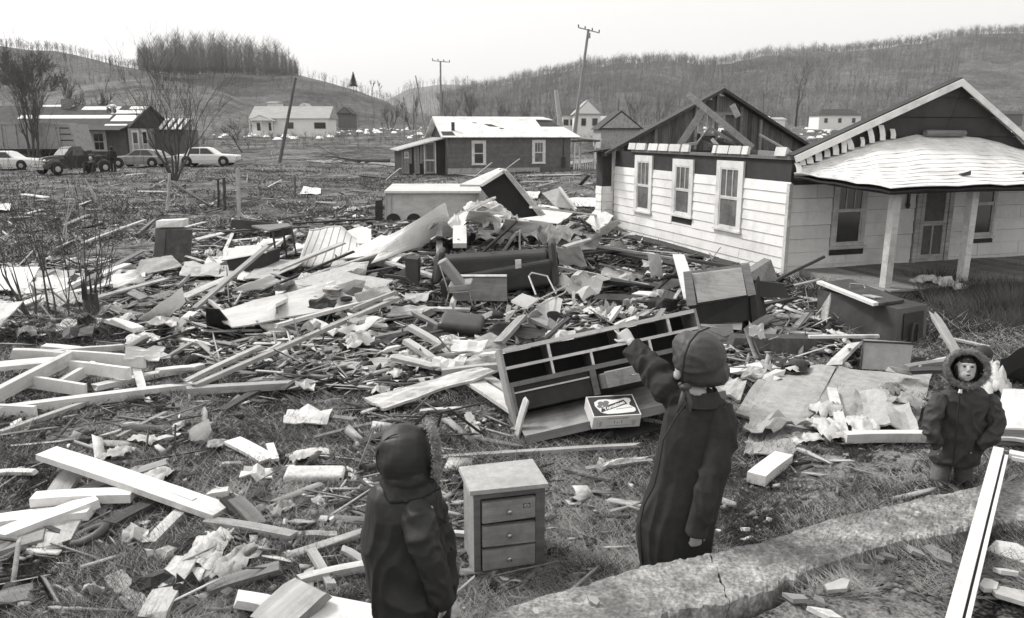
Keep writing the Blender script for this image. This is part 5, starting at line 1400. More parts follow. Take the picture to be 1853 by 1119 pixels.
# ---------------------------------------------------------------- child at left, back to us
YL = 3.9
base = Vector((W(742, 1119, YL).x, YL, tzf(-.5, YL)))
P2 = thing('person', 'child in shiny dark parka, fur-trimmed hood up, seen from behind beside the nightstand', 'person', base)
B = MB(); pr(B, [(868, 712, 768, .06), (900, 690, 785, .09), (1000, 690, 790, .11), (1100, 700, 800, .12), (1150, 705, 800, .12)], YL)
B.ball(W(738, 822, YL), (.08, .095, .115), 14, 10); B.tube([W(738, 850, YL), W(738, 890, YL)], [.045, .05], 10)
for sx in (-.085, .085): B.tube([(base.x + sx, YL, .70), (base.x + sx, YL, .35), (base.x + sx, YL, .06)], [.08, .055, .04], 10)
w = W(800, 1088, 3.78); B.tube([W(768, 915, 3.82), W(778, 1005, 3.76), w], [.05, .042, .03], 10)
hand(B, w, Vector((.03, .06, -.2)), Vector((.2, 1, 0)), Vector((-1, 0, 0)), .15, (.4, .5, .5, .6))
w = W(812, 1080, 4.05); B.tube([W(770, 915, 4.0), W(806, 1000, 4.06), w], [.05, .042, .03], 10)
hand(B, w, Vector((.03, .06, -.2)), Vector((.2, 1, 0)), Vector((-1, 0, 0)), .15, (.4, .5, .5, .6))
fuse(off(B, base), 'body', 'skin', P2, .008, 2)
Cq = MB(); pr(Cq, [(862, 708, 772, .08), (876, 684, 790, .12), (892, 668, 797, .145), (925, 658, 799, .16), (965, 655, 803, .17), (1010, 657, 808, .175), (1060, 666, 813, .18), (1110, 678, 815, .18), (1170, 690, 815, .18), (1215, 692, 812, .18)], YL)
Cq.tube([W(778, 905, 3.98), W(800, 980, 4.02), W(812, 1085, 4.02)], [.08, .07, .058], 14)
fuse(off(Cq, base), 'parka', 'parka', P2, .009, 3, .011, 6.5, (1, 1, 1.6), 5, .001)
sleeve([W(744, 893, 3.90), W(750, 910, 3.83), W(757, 940, 3.76), W(765, 970, 3.715), W(777, 1012, 3.70), W(790, 1052, 3.72), W(802, 1092, 3.76)], [.03, .075, .086, .084, .078, .070, .060], P2, base, 'parka', amp=.009, fsc=8, sd=2)
Hd = MB(); hc = W(731, 823, YL); Hd.ball(hc, (.142, .15, .155), 20, 14); Hd.ball(hc + Vector((.05, .02, -.01)), (.12, .14, .14), 16, 12); Hd.ball(W(738, 856, YL), (.135, .14, .09), 16, 10); Hd.tube([W(733, 852, YL), W(738, 886, YL)], [.125, .155], 14)
fuse(off(Hd, base), 'hood', 'parka', P2, .008, 4, .011, 6., (1, 1, 1), 8, .0)
c = MB(); hcx = hc - base
sm = []
for i in range(17):
    a = math.radians(100 + 165 * i / 16); sm.append(hcx + Vector((math.cos(a) * .132, -.070, math.sin(a) * .142)))
c.tube(sm, [.0035] * 17, 6); c.build('hood_seam', 'coat', P2, smooth=True)
nv = Vector((.9, .35, .02)).normalized(); ax_ = Vector((-.35, .9, 0)).normalized()
fur_ring(W(778, 817, YL + .03), ax_, Vector((0, 0, 1)), nv, .118, .138, 9000, .015, P2, base, 4, .020, thick=.0030)
c = MB(); c.tube([W(782, 865, 3.84), W(790, 878, 3.8), W(786, 892, 3.8), W(795, 884, 3.8)], [.005] * 4, 6); c.ball(W(795, 884, 3.8), .009); off(c, base).build('drawstring', 'coat', P2, smooth=True)
for yy in (943, 993): c = MB(); c.ball(W(806 + (yy - 943) * .25, yy, 3.86), (.012, .02, .01)); off(c, base).build('toggle', 'coat', P2, smooth=True)
t_ = MB()
for sx in (-.085, .085): t_.tube([(sx, 0, .62), (sx, 0, .32), (sx, 0, .05)], [.095, .075, .065], 12)
t_.build('trousers', 'trouser', P2, smooth=True)
for sx in (-.085, .085): s = MB(); s.ball((sx, .05, .03), (.045, .12, .045)); s.build('shoe', 'leather', P2, smooth=True)

# ---------------------------------------------------------------- boy at right, facing us
YB = 6.25
base = Vector((W(1738, 880, YB).x, YB, tzf(3.6, YB)))
P3 = thing('person', 'small boy at right in dark parka with fur-lined hood, face lifted, hands in his pockets', 'person', base)
hc = W(1747, 668, YB - .02)
fd = (Vector((-.28, -1, .30))).normalized(); fr_ = Vector((1, -.28, 0)).normalized(); fu = fr_.cross(fd) * 1.0
if fu.z < 0: fu = -fu
Rm = Matrix((fr_, -fd, fu)).transposed()
B = MB(); B.ball(hc, (.078, .088, .104), 18, 14, Rm)
B.ball(hc + fd * .045 - fu * .045, (.058, .048, .048), 14, 10, Rm)            # jaw
B.ball(hc + fd * .055 - fu * .078, (.026, .024, .020), 10, 8, Rm)             # chin
for sx in (-1, 1): B.ball(hc + fd * .052 + fr_ * sx * .036 - fu * .015, (.026, .024, .026), 10, 8, Rm)
B.tube([hc + fd * .086 + fu * .020, hc + fd * .104 - fu * .012], [.008, .0125], 8); B.ball(hc + fd * .098 - fu * .015, (.016, .012, .010), 8, 6, Rm)
for sx in (-1, 1): B.ball(hc + fd * .078 + fr_ * sx * .028 + fu * .033, (.022, .010, .007), 8, 6, Rm)   # brow
B.ball(hc + fd * .086 - fu * .043, (.022, .012, .0065), 8, 6, Rm); B.ball(hc + fd * .082 - fu * .056, (.018, .012, .006), 8, 6, Rm)
B.tube([W(1747, 690, YB + .02), W(1745, 715, YB)], [.045, .05], 10)
pr(B, [(708, 1722, 1770, .06), (740, 1705, 1785, .08), (800, 1708, 1772, .08), (820, 1710, 1764, .06)], YB)
for (a, b_, c_) in (((1702, 722), (1688, 765), (1700, 805)), ((1788, 722), (1800, 775), (1768, 808))):
    w = W(*c_, 6.20); B.tube([W(*a, YB), W(*b_, YB - .05), w], [.045, .035, .026], 10)
    hand(B, w, Vector((.05 if a[0] < 1740 else -.06, .03, -.1)), Vector((0, -1, 0)), Vector((1 if a[0] < 1740 else -1, 0, 0)), .12, (.3, .3, .3, .3))
LEGS = (((1710, 818), (1700, 866), (1692, 905)), ((1744, 818), (1743, 866), (1741, 905)))
for a, b_, c_ in LEGS:
    q = W(*c_, YB - .02); q.z = .06; B.tube([W(*a, YB), W(*b_, YB - .01), q], [.07, .05, .035], 10)
fuse(off(B, base), 'body', 'skin', P3, .0050, 2)
o_ = hc - base
for sx in (-1, 1):
    e = MB(); e.ball(o_ + fd * .0805 + fr_ * sx * .027 + fu * .017, (.0135, .006, .0065), 10, 7, Rm); e.build('eye', 'hair', P3, smooth=True)
e = MB(); e.ball(o_ + fd * .0935 - fu * .0495, (.0165, .004, .0055), 10, 6, Rm); e.build('mouth', 'hair', P3, smooth=True)
hm = MB(); hm.ball(o_ + fu * .03 - fd * .012, (.076, .085, .085), 14, 10, Rm); hm.ball(o_ + fu * .055 + fd * .045, (.055, .035, .024), 12, 8, Rm)
for sx in (-1, 1): hm.ball(o_ + fr_ * sx * .066 + fd * .02 - fu * .02, (.014, .03, .05), 8, 8, Rm)
hm.build('hair', 'hair', P3, smooth=True)
Cq = MB(); pr(Cq, [(700, 1722, 1772, .085), (712, 1705, 1786, .11), (730, 1700, 1788, .12), (765, 1699, 1786, .125), (795, 1693, 1781, .125), (815, 1688, 1776, .13), (829, 1684, 1771, .13), (836, 1684, 1770, .13)], YB)
fuse(off(Cq, base), 'parka', 'parka_grey', P3, .0085, 3, .012, 8.5, (1, 1, 1.2), 15, .001)
sleeve([W(1704, 716, YB), W(1695, 738, YB - .03), W(1686, 762, YB - .07), W(1685, 785, YB - .11), W(1698, 808, YB - .12)], [.06, .072, .066, .060, .048], P3, base, 'parka_grey', amp=.010, fsc=11, sd=3)
sleeve([W(1785, 716, YB), W(1795, 738, YB - .03), W(1802, 765, YB - .08), W(1794, 792, YB - .13), W(1768, 808, YB - .13)], [.06, .076, .072, .062, .050], P3, base, 'parka_grey', amp=.010, fsc=11, sd=5)
Hd = MB(); hb = hc - fd * .055
n_ = 20; rr = [(.02, .165, .155), (-.02, .172, .165), (-.10, .155, .155), (-.16, .11, .12), (-.185, .03, .03)]
outer = [[hb + fd * (k + .08) + fr_ * math.cos(t) * a + fu * math.sin(t) * b for t in (2 * math.pi * j / n_ for j in range(n_))] for k, a, b in rr]
inner = [[hb + fd * (k + .08) + fr_ * math.cos(t) * a + fu * math.sin(t) * b for t in (2 * math.pi * j / n_ for j in range(n_))] for k, a, b in [(-.15, .02, .02), (-.12, .09, .10), (-.06, .13, .13), (-.0, .145, .135), (.02, .135, .125)]]
Hd.loft(inner + outer, cap=True)
off(Hd, base)
ho = Hd.build('hood', 'parka_grey', P3, smooth=True)
hq = MB(); hq.ball(W(1779, 640, YB + .12) - base, (.075, .07, .07), 12, 9); hq.build('hood_peak', 'parka_grey', P3, smooth=True)
fur_ring(hb + fd * .10, fr_, fu, fd, .145, .135, 9000, .018, P3, base, 6, .018, thick=.0028)
t_ = MB()
for a, b_, c_ in LEGS:
    q = W(*c_, YB - .02); q.z = .04; t_.tube([W(*a, YB), W(*b_, YB - .01), q], [.080, .072, .064], 14)
off(t_, base).build('trousers', 'trouser', P3, smooth=True)
for a, b_, c_ in LEGS: q = W(*c_, YB - .02); s = MB(); s.ball((q.x - base.x, -.06, .03), (.045, .11, .045)); s.build('shoe', 'leather', P3, smooth=True)
z = MB(); z.tube([W(1738, 705, 6.07), W(1737, 712, 6.06)], [.012, .016], 8); off(z, base).build('zip_pull', 'chrome', P3)
z = MB(); z.tube([W(1737, 712, 6.10), W(1733, 760, 6.095), W(1728, 810, 6.09), W(1724, 846, 6.09)], [.007] * 4, 5); off(z, base).build('zip', 'coat', P3)
for px_ in ((1697, 822), (1757, 820)):
    z = MB(); z.ball(W(*px_, 6.085), .006); off(z, base).build('snap', 'chrome', P3)

# distant figures
def mini(px, py, Y, h, label, shirt, legs, pose='stand'):
    b = W(px, py, Y); t = thing('person', label, 'person', b); m_ = MB()
    if pose == 'stand':
        for s in (-1, 1): m_.tube([(s * .1, 0, 0), (s * .1, 0, .45 * h), (s * .08, 0, .5 * h)], [.06, .09, .1], 7)
        m_.build('trousers', legs, t)
        m_ = MB(); m_.tube([(0, 0, .48 * h), (0, 0, .66 * h), (0, 0, .82 * h), (0, 0, .86 * h)], [.16, .17, .2, .08], 9)
        for s in (-1, 1): m_.tube([(s * .2, 0, .8 * h), (s * .26, 0, .62 * h), (s * .24, -.1, .48 * h)], [.07, .06, .05], 6)
        fuse(m_, 'jacket', shirt, t, .035, 2)
        m_ = MB(); m_.ball((0, 0, .93 * h), (.1, .11, .13)); m_.tube([(0, 0, .84 * h), (0, 0, .9 * h)], [.05, .05], 6); m_.build('head', 'hair', t, smooth=True)
    else:
        for s in (-1, 1): m_.tube([(s * .12, 0, .1), (s * .25, -.4, .38), (s * .28, -.5, .0)], [.11, .09, .07], 7)
        m_.build('trousers', legs, t)
        m_ = MB(); m_.tube([(0, 0, .05), (0, -.05, .35), (.05, -.15, .62)], [.2, .22, .2], 9)
        for s in (-1, 1): m_.tube([(s * .2, -.12, .6), (s * .42, -.3, .42), (s * .22, -.45, .3)], [.08, .07, .05], 6)
        fuse(m_, 'shirt', shirt, t, .035, 2)
        m_ = MB(); m_.ball((.05, -.2, .8), (.1, .11, .13)); m_.build('head', 'skin', t, smooth=True)
mini(206, 205, 64.5, 1.7, 'man in a white shirt crouching on the ridge of the stripped house', 'white_paint', 'trouser', 'sit')
mini(206, 311, 50.5, 1.55, 'dark figure standing between the dark pickup and the grey fastback', 'coat', 'coat')
mini(168, 311, 50.0, 1.35, 'dark figure bending beside the cab of the old pickup', 'coat', 'coat', 'sit')
# ================================================================ FURNITURE AND LARGE WRECKAGE
def yg(px, py, h=0.): return G(px, py, h).y
def qbox(mb, q, ext):
    """box from a front face given as four (px, py, Y), pushed by ext"""
    f = [W(*p) for p in q]; e = Vector(ext); return mb.hexa([f[0], f[1], f[1] + e, f[0] + e, f[3], f[2], f[2] + e, f[3] + e])
def solid(name, label, cat, parts, group=None):
    """a thing whose parts are meshes built in world space; the Empty sits under their centre"""
    vs = [Vector(v) for _, mb, _ in parts for v in mb.v]; c = sum(vs, Vector()) / len(vs); c.z = min(v.z for v in vs)
    t = thing(name, label, cat, c, 0, group)
    for nm, mb, m in parts: off(mb, c).build(nm, m, t)
    return t
def single(name, label, cat, mb, m, group=None, smooth=False, kind=None):
    vs = [Vector(v) for v in mb.v]; c = sum(vs, Vector()) / len(vs)
    o = off(mb, c).build(name, m, None, smooth=smooth); o.location = c
    return tag(o, label, cat, group, kind)

# ---- bedside chest of drawers
FLp, FRp = G(858, 1047, -.02), G(984, 1030, -.02)
u = (FRp - FLp); wN = u.length; rz = math.atan2(u.y, u.x)
NS = thing('nightstand', 'small wooden chest of three drawers standing on the grass between the child and the woman', 'nightstand', (FLp.x, FLp.y, FLp.z), rz)
H, Dp = .655, .36
m_ = MB(); m_.box(0, .0, 0, .028, Dp, H - .03); m_.box(wN - .028, .0, 0, wN, Dp, H - .03); m_.box(.028, Dp - .012, .03, wN - .028, Dp, H - .03)
m_.build('side_panel', 'cabinet_wood', NS)
m_ = MB(); m_.box(.0, -.012, 0, .045, -.0005, H - .03); m_.box(wN - .065, -.012, 0, wN, -.0005, H - .03); m_.box(.045, -.011, H - .075, wN - .065, -.0005, H - .03); m_.box(.045, -.006, .02, wN - .065, -.0005, .055)
m_.build('face_frame', 'furniture_wood', NS)
m_ = MB(); m_.box(.03, .012, .05, wN - .03, .02, H - .07); m_.build('drawer_recess', 'dark_panel', NS)
m_ = MB(); m_.hexa([(-.03, -.035, H - .03), (wN + .02, -.035, H - .03), (wN + .02, Dp + .02, H - .03), (-.03, Dp + .02, H - .03), (-.028, -.033, H), (wN + .018, -.033, H - .004), (wN + .018, Dp + .018, H + .006), (-.028, Dp + .018, H)]); m_.build('top', 'linoleum_pale', NS)
for k in range(3):
    z0 = .065 + k * .173; z1 = z0 + .145; sk = (.006, -.004, .005)[k]
    m_ = MB(); x0, x1 = .055, wN - .072
    m_.hexa([(x0, -.03, z0), (x1, -.03, z0 + sk), (x1, .01, z0 + sk), (x0, .01, z0), (x0, -.03, z1), (x1, -.03, z1 + sk), (x1, .01, z1 + sk), (x0, .01, z1)])
    d = m_.build('drawer', 'cabinet_wood', NS)
    m_ = MB(); cx, cz = (x0 + x1) / 2, (z0 + z1) / 2; rings = []
    for yy, rr in ((-.03, .009), (-.042, .008), (-.050, .017), (-.058, .016), (-.062, .008)): rings.append([(cx + rr * math.cos(t), yy, cz + rr * math.sin(t)) for t in (2 * math.pi * j / 16 for j in range(16))])
    m_.loft(rings).build('knob', 'chrome', d, smooth=True)
    if k == 2:
        m_ = MB(); sx, sz = x1 - .085, cz + .025; m_.box(sx, -.0325, sz - .016, sx + .048, -.0302, sz + .016); st = m_.build('sticker', 'ink', d)
        m_ = MB(); ro, ri = [], []
        for j in range(20):
            t = 2 * math.pi * j / 20; ro.append((sx + .024 + .020 * math.cos(t), -.0329, sz + .013 * math.sin(t))); ri.append((sx + .024 + .0175 * math.cos(t), -.0329, sz + .0105 * math.sin(t)))
        for j in range(20): m_.quad([ro[j], ro[(j + 1) % 20], ri[(j + 1) % 20], ri[j]])
        o = m_.build('sticker_ring', 'print_white', d)
        NUM = ('976', sx + .024, sz, d)

def text(s, size, m, parent, M, name='lettering', shear=0., bold=0., ext=.0006, align='CENTER', sx=1.):
    cu = bpy.data.curves.new(name, 'FONT'); cu.body = s; cu.size = size; cu.align_x = align; cu.align_y = 'CENTER'; cu.shear = shear; cu.offset = bold; cu.extrude = ext; cu.resolution_u = 3
    o = bpy.data.objects.new('tmp', cu); COL.objects.link(o)
    dg = bpy.context.evaluated_depsgraph_get(); dg.update(); me = bpy.data.meshes.new_from_object(o.evaluated_get(dg)); bpy.data.objects.remove(o, do_unlink=True)
    me.name = name; me.materials.clear(); me.materials.append(MATS[m]); me.transform(M @ Matrix.Diagonal((sx, 1, 1, 1)))
    q = bpy.data.objects.new(name, me); COL.objects.link(q); q.parent = parent; return q
text('976', .019, 'print_white', NUM[3], Matrix.Translation((NUM[1], -.0333, NUM[2])) @ Matrix.Rotation(math.pi / 2, 4, 'X'), 'sticker_number')

# ---- the long open dresser lying back
A = G(934, 783); A2 = W(1292, 702, A.y + .40)
u = A2 - A; rz = math.atan2(u.y, u.x); pitch = -math.atan2(u.z, Vector((u.x, u.y, 0)).length)
DL, DH, DD = 2.62, .80, .42
DR = thing('dresser', 'long wooden dresser frame with its drawers gone, tipped back behind the tomato box', 'dresser', (A.x, A.y, A.z + .04), 0, rot=(Matrix.Rotation(rz, 3, 'Z') @ Matrix.Rotation(pitch, 3, 'Y') @ Matrix.Rotation(math.radians(-20), 3, 'X') @ Matrix.Diagonal((u.length / 2.62, 1, 1))))
def dbox(nm, m, *a, parent=DR): mb = MB(); mb.box(*a); return mb.build(nm, m, parent)
dbox('end_panel', 'cabinet_wood', 0, 0, 0, .035, DD, DH); dbox('end_panel', 'cabinet_wood', DL - .035, 0, 0, DL, DD, DH)
dbox('back_panel', 'dark_panel', .035, DD - .012, .03, DL - .035, DD, DH - .03)
dbox('top_rail', 'edge_wood', .035, -.004, DH - .04, DL - .035, .05, DH); dbox('top_board', 'cabinet_wood', .035, .052, DH - .018, DL - .035, DD - .014, DH - .002)
dbox('middle_rail', 'edge_wood', .035, .0, .585, DL - .035, .035, .615); dbox('dust_board', 'furniture_wood', .035, .036, .59, DL - .035, DD - .014, .603)
dbox('lower_rail', 'furniture_wood', .035, -.005, .405, DL - .035, .022, .452)
dbox('inner_shelf', 'furniture_wood', .035, .023, .41, DL - .035, DD - .014, .422)
for xx in (.60, 1.52, 2.2): dbox('divider', 'edge_wood', xx, .0, .616, xx + .035, .03, DH - .041); dbox('divider_board', 'furniture_wood', xx + .008, .031, .616, xx + .024, DD - .014, DH - .02)
for xx in (.60, 1.12, 1.9): dbox('divider', 'edge_wood', xx, .0, .453, xx + .03, .028, .584); dbox('divider_board', 'furniture_wood', xx + .008, .029, .453, xx + .022, DD - .014, .589)
dbox('lower_panel', 'dark_panel', .06, .03, .16, 1.05, .045, .404); dbox('panel_edge', 'edge_wood', .06, .012, .335, 1.05, .029, .350)
dbox('stile', 'furniture_wood', .035, -.006, .15, .075, .028, .404); dbox('stile', 'furniture_wood', 1.06, .0, .15, 1.14, .028, .404)
mb = MB(); mb.hexa([(.04, -.30, -.10), (DL - .04, -.30, -.10), (DL - .04, .28, .10), (.04, .28, .10), (.04, -.30, -.075), (DL - .04, -.30, -.075), (DL - .04, .28, .125), (.04, .28, .125)]); mb.build('base_board', 'cabinet_wood', DR)
mb = MB(); mb.hexa([(.04, -.33, -.15), (DL - .04, -.33, -.15), (DL - .04, -.302, -.14), (.04, -.302, -.14), (.04, -.33, -.07), (DL - .04, -.33, -.07), (DL - .04, -.302, -.07), (.04, -.302, -.07)]); mb.build('plinth', 'furniture_wood', DR)
dw = MB(); dw.box(1.16, -.30, .20, 1.84, -.28, .36); dfr = dw.build('drawer', 'cabinet_wood', DR)
mb = MB(); mb.box(1.17, -.279, .335, 1.83, .20, .35); mb.build('drawer_top', 'cabinet_wood', dfr)
for q in (1.16, 1.825): mb = MB(); mb.box(q, -.279, .20, q + .015, .20, .334); mb.build('drawer_side', 'furniture_wood', dfr)
mb = MB(); mb.box(1.155, -.305, .351, 1.845, -.28, .362); mb.build('drawer_edge', 'edge_wood', dfr)
mb = MB(); mb.tube([(1.46, -.302, .285), (1.49, -.325, .272), (1.53, -.325, .272), (1.56, -.302, .285)], .006, 6); mb.build('handle', 'chrome', dfr)

# ---- tomato carton resting against the dresser base
q = W(1071, 777, 7.2); q2 = W(1157, 771, 7.28); u = q2 - q; wT = Vector((u.x, u.y, 0)).length
TB = thing('cardboard_box', 'printed carton lettered Tomatoes, resting in front of the long dresser', 'carton', q, rot=Matrix.Rotation(math.atan2(u.y, u.x), 3, 'Z') @ Matrix.Rotation(math.radians(20), 3, 'X'))
hT, dT = .145, .31
m_ = MB(); m_.box(0, 0, 0, wT, dT, hT); m_.build('carton', 'cardboard', TB)
m_ = MB(); m_.box(.012, .012, hT, wT - .012, dT - .012, hT + .0012); m_.build('lid_print', 'ink', TB)
blob = [(.05, .16), (.055, .215), (.10, .25), (.17, .255), (.24, .24), (.31, .25), (.355, .262), (.395, .25), (.40, .215), (.375, .18), (.37, .15), (.39, .125), (.41, .10), (.405, .065), (.38, .045), (.24, .035), (.14, .035), (.085, .06)]
k = wT / .44
m_ = MB(); m_.prism([(a * k, b) for a, b in blob], hT + .0014, hT + .0024, 'xy'); m_.build('label_shape', 'print_white', TB)
m_ = MB(); m_.prism([(.085 * k, .060), (.105 * k, .135), (.335 * k, .232), (.355 * k, .168)], hT + .0026, hT + .0034, 'xy'); m_.build('banner', 'ink', TB)
m_ = MB()
for cx_, cy_, r_ in ((.115, .19, .032), (.15, .165, .03), (.165, .205, .026), (.09, .15, .022)): m_.prism([(k * (cx_ + r_ * math.cos(t)), cy_ + r_ * math.sin(t)) for t in (2 * math.pi * j / 14 for j in range(14))], hT + .0035 + cx_ * .002, hT + .0041 + cx_ * .002, 'xy')
m_.build('tomato_picture', 'ink_grey', TB)
ang = math.atan2(.088, .21)
text('Tomatoes', .062, 'print_white', TB, Matrix.Translation((.222 * k, .147, hT + .0042)) @ Matrix.Rotation(ang, 4, 'Z'), 'lettering', .2, .0022, sx=.92 * k)
m_ = MB()
for j in range(9): m_.box((.235 + j * .017) * k, .094 + j * .002, hT + .0026, (.248 + j * .017) * k, .103 + j * .002, hT + .0034)
m_.build('small_print', 'ink_grey', TB)['kind'] = 'stuff'
m_ = MB()
for j in range(15): m_.box((.13 + j * .013) * k, -.0012, .112, (.14 + j * .013) * k, -.0001, .120)
for j in range(4):
    m_.box(.04 * k, -.0012, .03 + j * .016, .046 * k, -.0001, .036 + j * .016); m_.box(.06 * k, -.0012, .03 + j * .016, .085 * k, -.0001, .036 + j * .016)
    m_.box(.35 * k, -.0012, .03 + j * .016, .355 * k, -.0001, .036 + j * .016); m_.box(.362 * k, -.0012, .03 + j * .016, .395 * k, -.0001, .036 + j * .016)
for j in range(18): m_.box((.125 + j * .012) * k, -.0012, .026, (.133 + j * .012) * k, -.0001, .031)
m_.build('small_print', 'ink_grey', TB)['kind'] = 'stuff'
for s_, xx in (('1', .20), ('1', .265)): text(s_, .05, 'ink', TB, Matrix.Translation((xx * k, -.0006, .072)) @ Matrix.Rotation(math.pi / 2, 4, 'X'), 'lettering')
m_ = MB(); m_.prism([(.226 * k + .006 * math.cos(t), .066 + .006 * math.sin(t)) for t in (2 * math.pi * j / 10 for j in range(10))], -.0012, -.0001, 'xz'); m_.build('printed_dot', 'ink', TB)

# ---- cabinet on legs of rubble (dark wooden panel facing us)
Yc = yg(1300, 605) - .7
a, b, c_, d_ = (1243, 552, Yc), (1362, 533, Yc + .3), (1350, 478, Yc + .75), (1236, 492, Yc + .45)
m1 = MB(); qbox(m1, [a, b, c_, d_], (.25, .55, -.30))
fr1 = MB(); fr2 = MB(); qbox(fr1, [(1243, 553, Yc - .03), (1259, 551, Yc - .0), (1250, 490, Yc + .42), (1236, 492, Yc + .41)], (0, -.04, -.0)); qbox(fr2, [(1352, 535, Yc + .22), (1367, 532, Yc + .28), (1354, 476, Yc + .72), (1340, 479, Yc + .68)], (0, -.04, 0))
m2 = MB(); qbox(m2, [(1258, 590, Yc + .1), (1372, 578, Yc + .3), (1366, 533, Yc + .35), (1246, 553, Yc + .06)], (.1, .7, .05))
m3 = MB(); qbox(m3, [(1362, 592, Yc + .2), (1388, 578, Yc + .9), (1372, 500, Yc + .95), (1356, 530, Yc + .32)], (.03, .06, 0))
m5 = MB(); qbox(m5, [(1262, 546, Yc + .03), (1350, 532, Yc + .22), (1341, 484, Yc + .62), (1252, 495, Yc + .42)], (0, -.035, -.01))
solid('television_cabinet', 'dark wooden television cabinet tipped over left of the white house corner', 'cabinet', [('case', m1, 'furniture_wood'), ('stile', fr1, 'furniture_wood'), ('stile', fr2, 'furniture_wood'), ('panel', m5, 'cabinet_wood'), ('lower_case', m2, 'dark_panel'), ('side_panel', m3, 'dark_panel')])
for j, pts in enumerate(([(1345, 502, .9), (1395, 470, 1.6), (1408, 505, 1.5), (1372, 520, .9)], [(1358, 507, .9), (1418, 514, 1.), (1430, 540, .9), (1368, 538, .8)])):
    m_ = MB(); qbox(m_, [(p[0], p[1], Yc + p[2]) for p in (pts[3], pts[2], pts[1], pts[0])], (.05, .5, -.05)); 
    solid('drawer_box', ('dark empty drawer propped up behind the television cabinet', 'dark open drawer lying right of the television cabinet')[j], 'drawer', [('box', m_, 'furniture_wood' if j == 0 else 'dark_panel')])

# ---- metal refrigerator on its back at right
Yr = yg(1545, 612)
m1 = MB(); f = [W(1476, 585, Yr + 1.1), W(1620, 632, Yr - .55), W(1625, 560, Yr - .4), W(1480, 523, Yr + 1.25)]; e = Vector((.62, .34, .0))
m1.hexa([f[0], f[1], f[1] + e * .95, f[0] + e, f[3], f[2], f[2] + e * .95, f[3] + e])
m2 = MB(); l0 = f[3] + Vector((.04, .03, .05)); l1 = f[2] + Vector((-.28, .14, .006)); m2.hexa([l0, l1, l1 + e * .95, l0 + e, l0 + Vector((0, 0, .05)), l1 + Vector((0, 0, .04)), l1 + e * .95 + Vector((0, 0, .04)), l0 + e + Vector((0, 0, .05))])
m3 = MB(); p0, p1 = l0 + Vector((-.06, .0, .06)), l1 + Vector((-.03, -.03, .045)); m3.hexa([p0 - Vector((0, 0, .03)), p1 - Vector((0, 0, .03)), p1 + Vector((.1, .06, -.03)), p0 + Vector((.1, .06, -.03)), p0 + Vector((0, 0, .015)), p1 + Vector((0, 0, .015)), p1 + Vector((.1, .06, .015)), p0 + Vector((.1, .06, .015))])
m4 = MB(); q0, q1 = f[1] + Vector((.02, -.012, -.02)), f[1] + e * .93 + Vector((0, -.012, -.02)); hh = (f[2] - f[1])
m4.hexa([q0 + Vector((.10, .06, .06)), q1 - Vector((.06, .04, -.06)), q1 - Vector((.06, .04 - .03, -.06)), q0 + Vector((.10, .09, .06)), q0 + hh * .9 + Vector((.10, .06, 0)), q1 + hh * .9 - Vector((.06, .04, 0)), q1 + hh * .9 - Vector((.06, .01, 0)), q0 + hh * .9 + Vector((.10, .09, 0))])
m5 = MB(); c0 = q0.lerp(q1, .55) + Vector((0, -.05, 0)); uu = (q1 - q0).normalized()
m5.tube([c0 - uu * .07, c0 - uu * .07 + hh * .45, c0 - uu * .04 + hh * .62, c0 + uu * .04 + hh * .62, c0 + uu * .07 + hh * .45, c0 + uu * .07], [.02] * 6, 8)
m6 = MB(); k0 = l0.lerp(l1, .35) + Vector((.25, .15, .05)); m6.tube([k0, k0 + Vector((.0, -.0, .06)), k0 + Vector((.22, .02, .04)), k0 + Vector((.24, -.02, -.02))], [.014] * 4, 6)
m7 = MB(); w0 = l0.lerp(l1, .78) + e * .35 + Vector((0, 0, .055)); m7.cbox(w0, (.2, .22, .02), rotm(0, .1, .5))
solid('refrigerator', 'dark scuffed refrigerator lying on its back in front of the porch, door ajar', 'refrigerator', [('cabinet', m1, 'appliance'), ('door', m2, 'rust_metal'), ('door_edge', m3, 'white_paint'), ('motor_bay', m4, 'dark_panel'), ('coil', m5, 'dark_metal'), ('handle', m6, 'chrome'), ('label', m7, 'grey_board')])
# cushion seat panel in front of it
Yp = yg(1600, 672)
m1 = MB(); qbox(m1, [(1559, 668, Yp), (1645, 672, Yp), (1652, 625, Yp + .22), (1565, 619, Yp + .22)], (.01, .07, .02)); m2 = MB(); m2.tube([W(1556, 669, Yp), W(1562, 618, Yp + .22), W(1652, 622, Yp + .24)], .014, 6)
solid('seat_cushion', 'grey padded seat panel on end in front of the lying refrigerator', 'seat', [('pad', m1, 'chair_vinyl'), ('frame', m2, 'dark_metal')])
# dark torn bed-rail strip with white edge, between woman and seat
Ys = yg(1440, 655)
m1 = MB(); qbox(m1, [(1315, 650, Ys), (1560, 640, Ys + .6), (1558, 614, Ys + .7), (1330, 612, Ys + .2)], (0, .25, .0)); m2 = MB(); qbox(m2, [(1465, 613, Ys + .3), (1592, 612, Ys + .7), (1592, 607, Ys + .7), (1465, 608, Ys + .3)], (0, .06, 0))
solid('couch_wreck', 'long black torn couch underside lying between the bonnet and the grey seat panel', 'couch base', [('underside', m1, 'rag_dark'), ('rail', m2, 'white_wood')])
# bright carton with torn top right of the dresser
Yk = yg(1310, 625); m1 = MB(); qbox(m1, [(1272, 625, Yk), (1330, 622, Yk), (1326, 592, Yk + .1), (1268, 588, Yk + .1)], (.1, .5, .0)); m2 = MB(); qbox(m2, [(1268, 590, Yk + .08), (1342, 598, Yk + .1), (1345, 575, Yk + .5), (1275, 572, Yk + .5)], (0, .02, .02))
solid('torn_carton', 'torn pale carton with leaves on top just right of the dresser end', 'carton', [('carton', m1, 'grey_board'), ('flap', m2, 'white_board')])

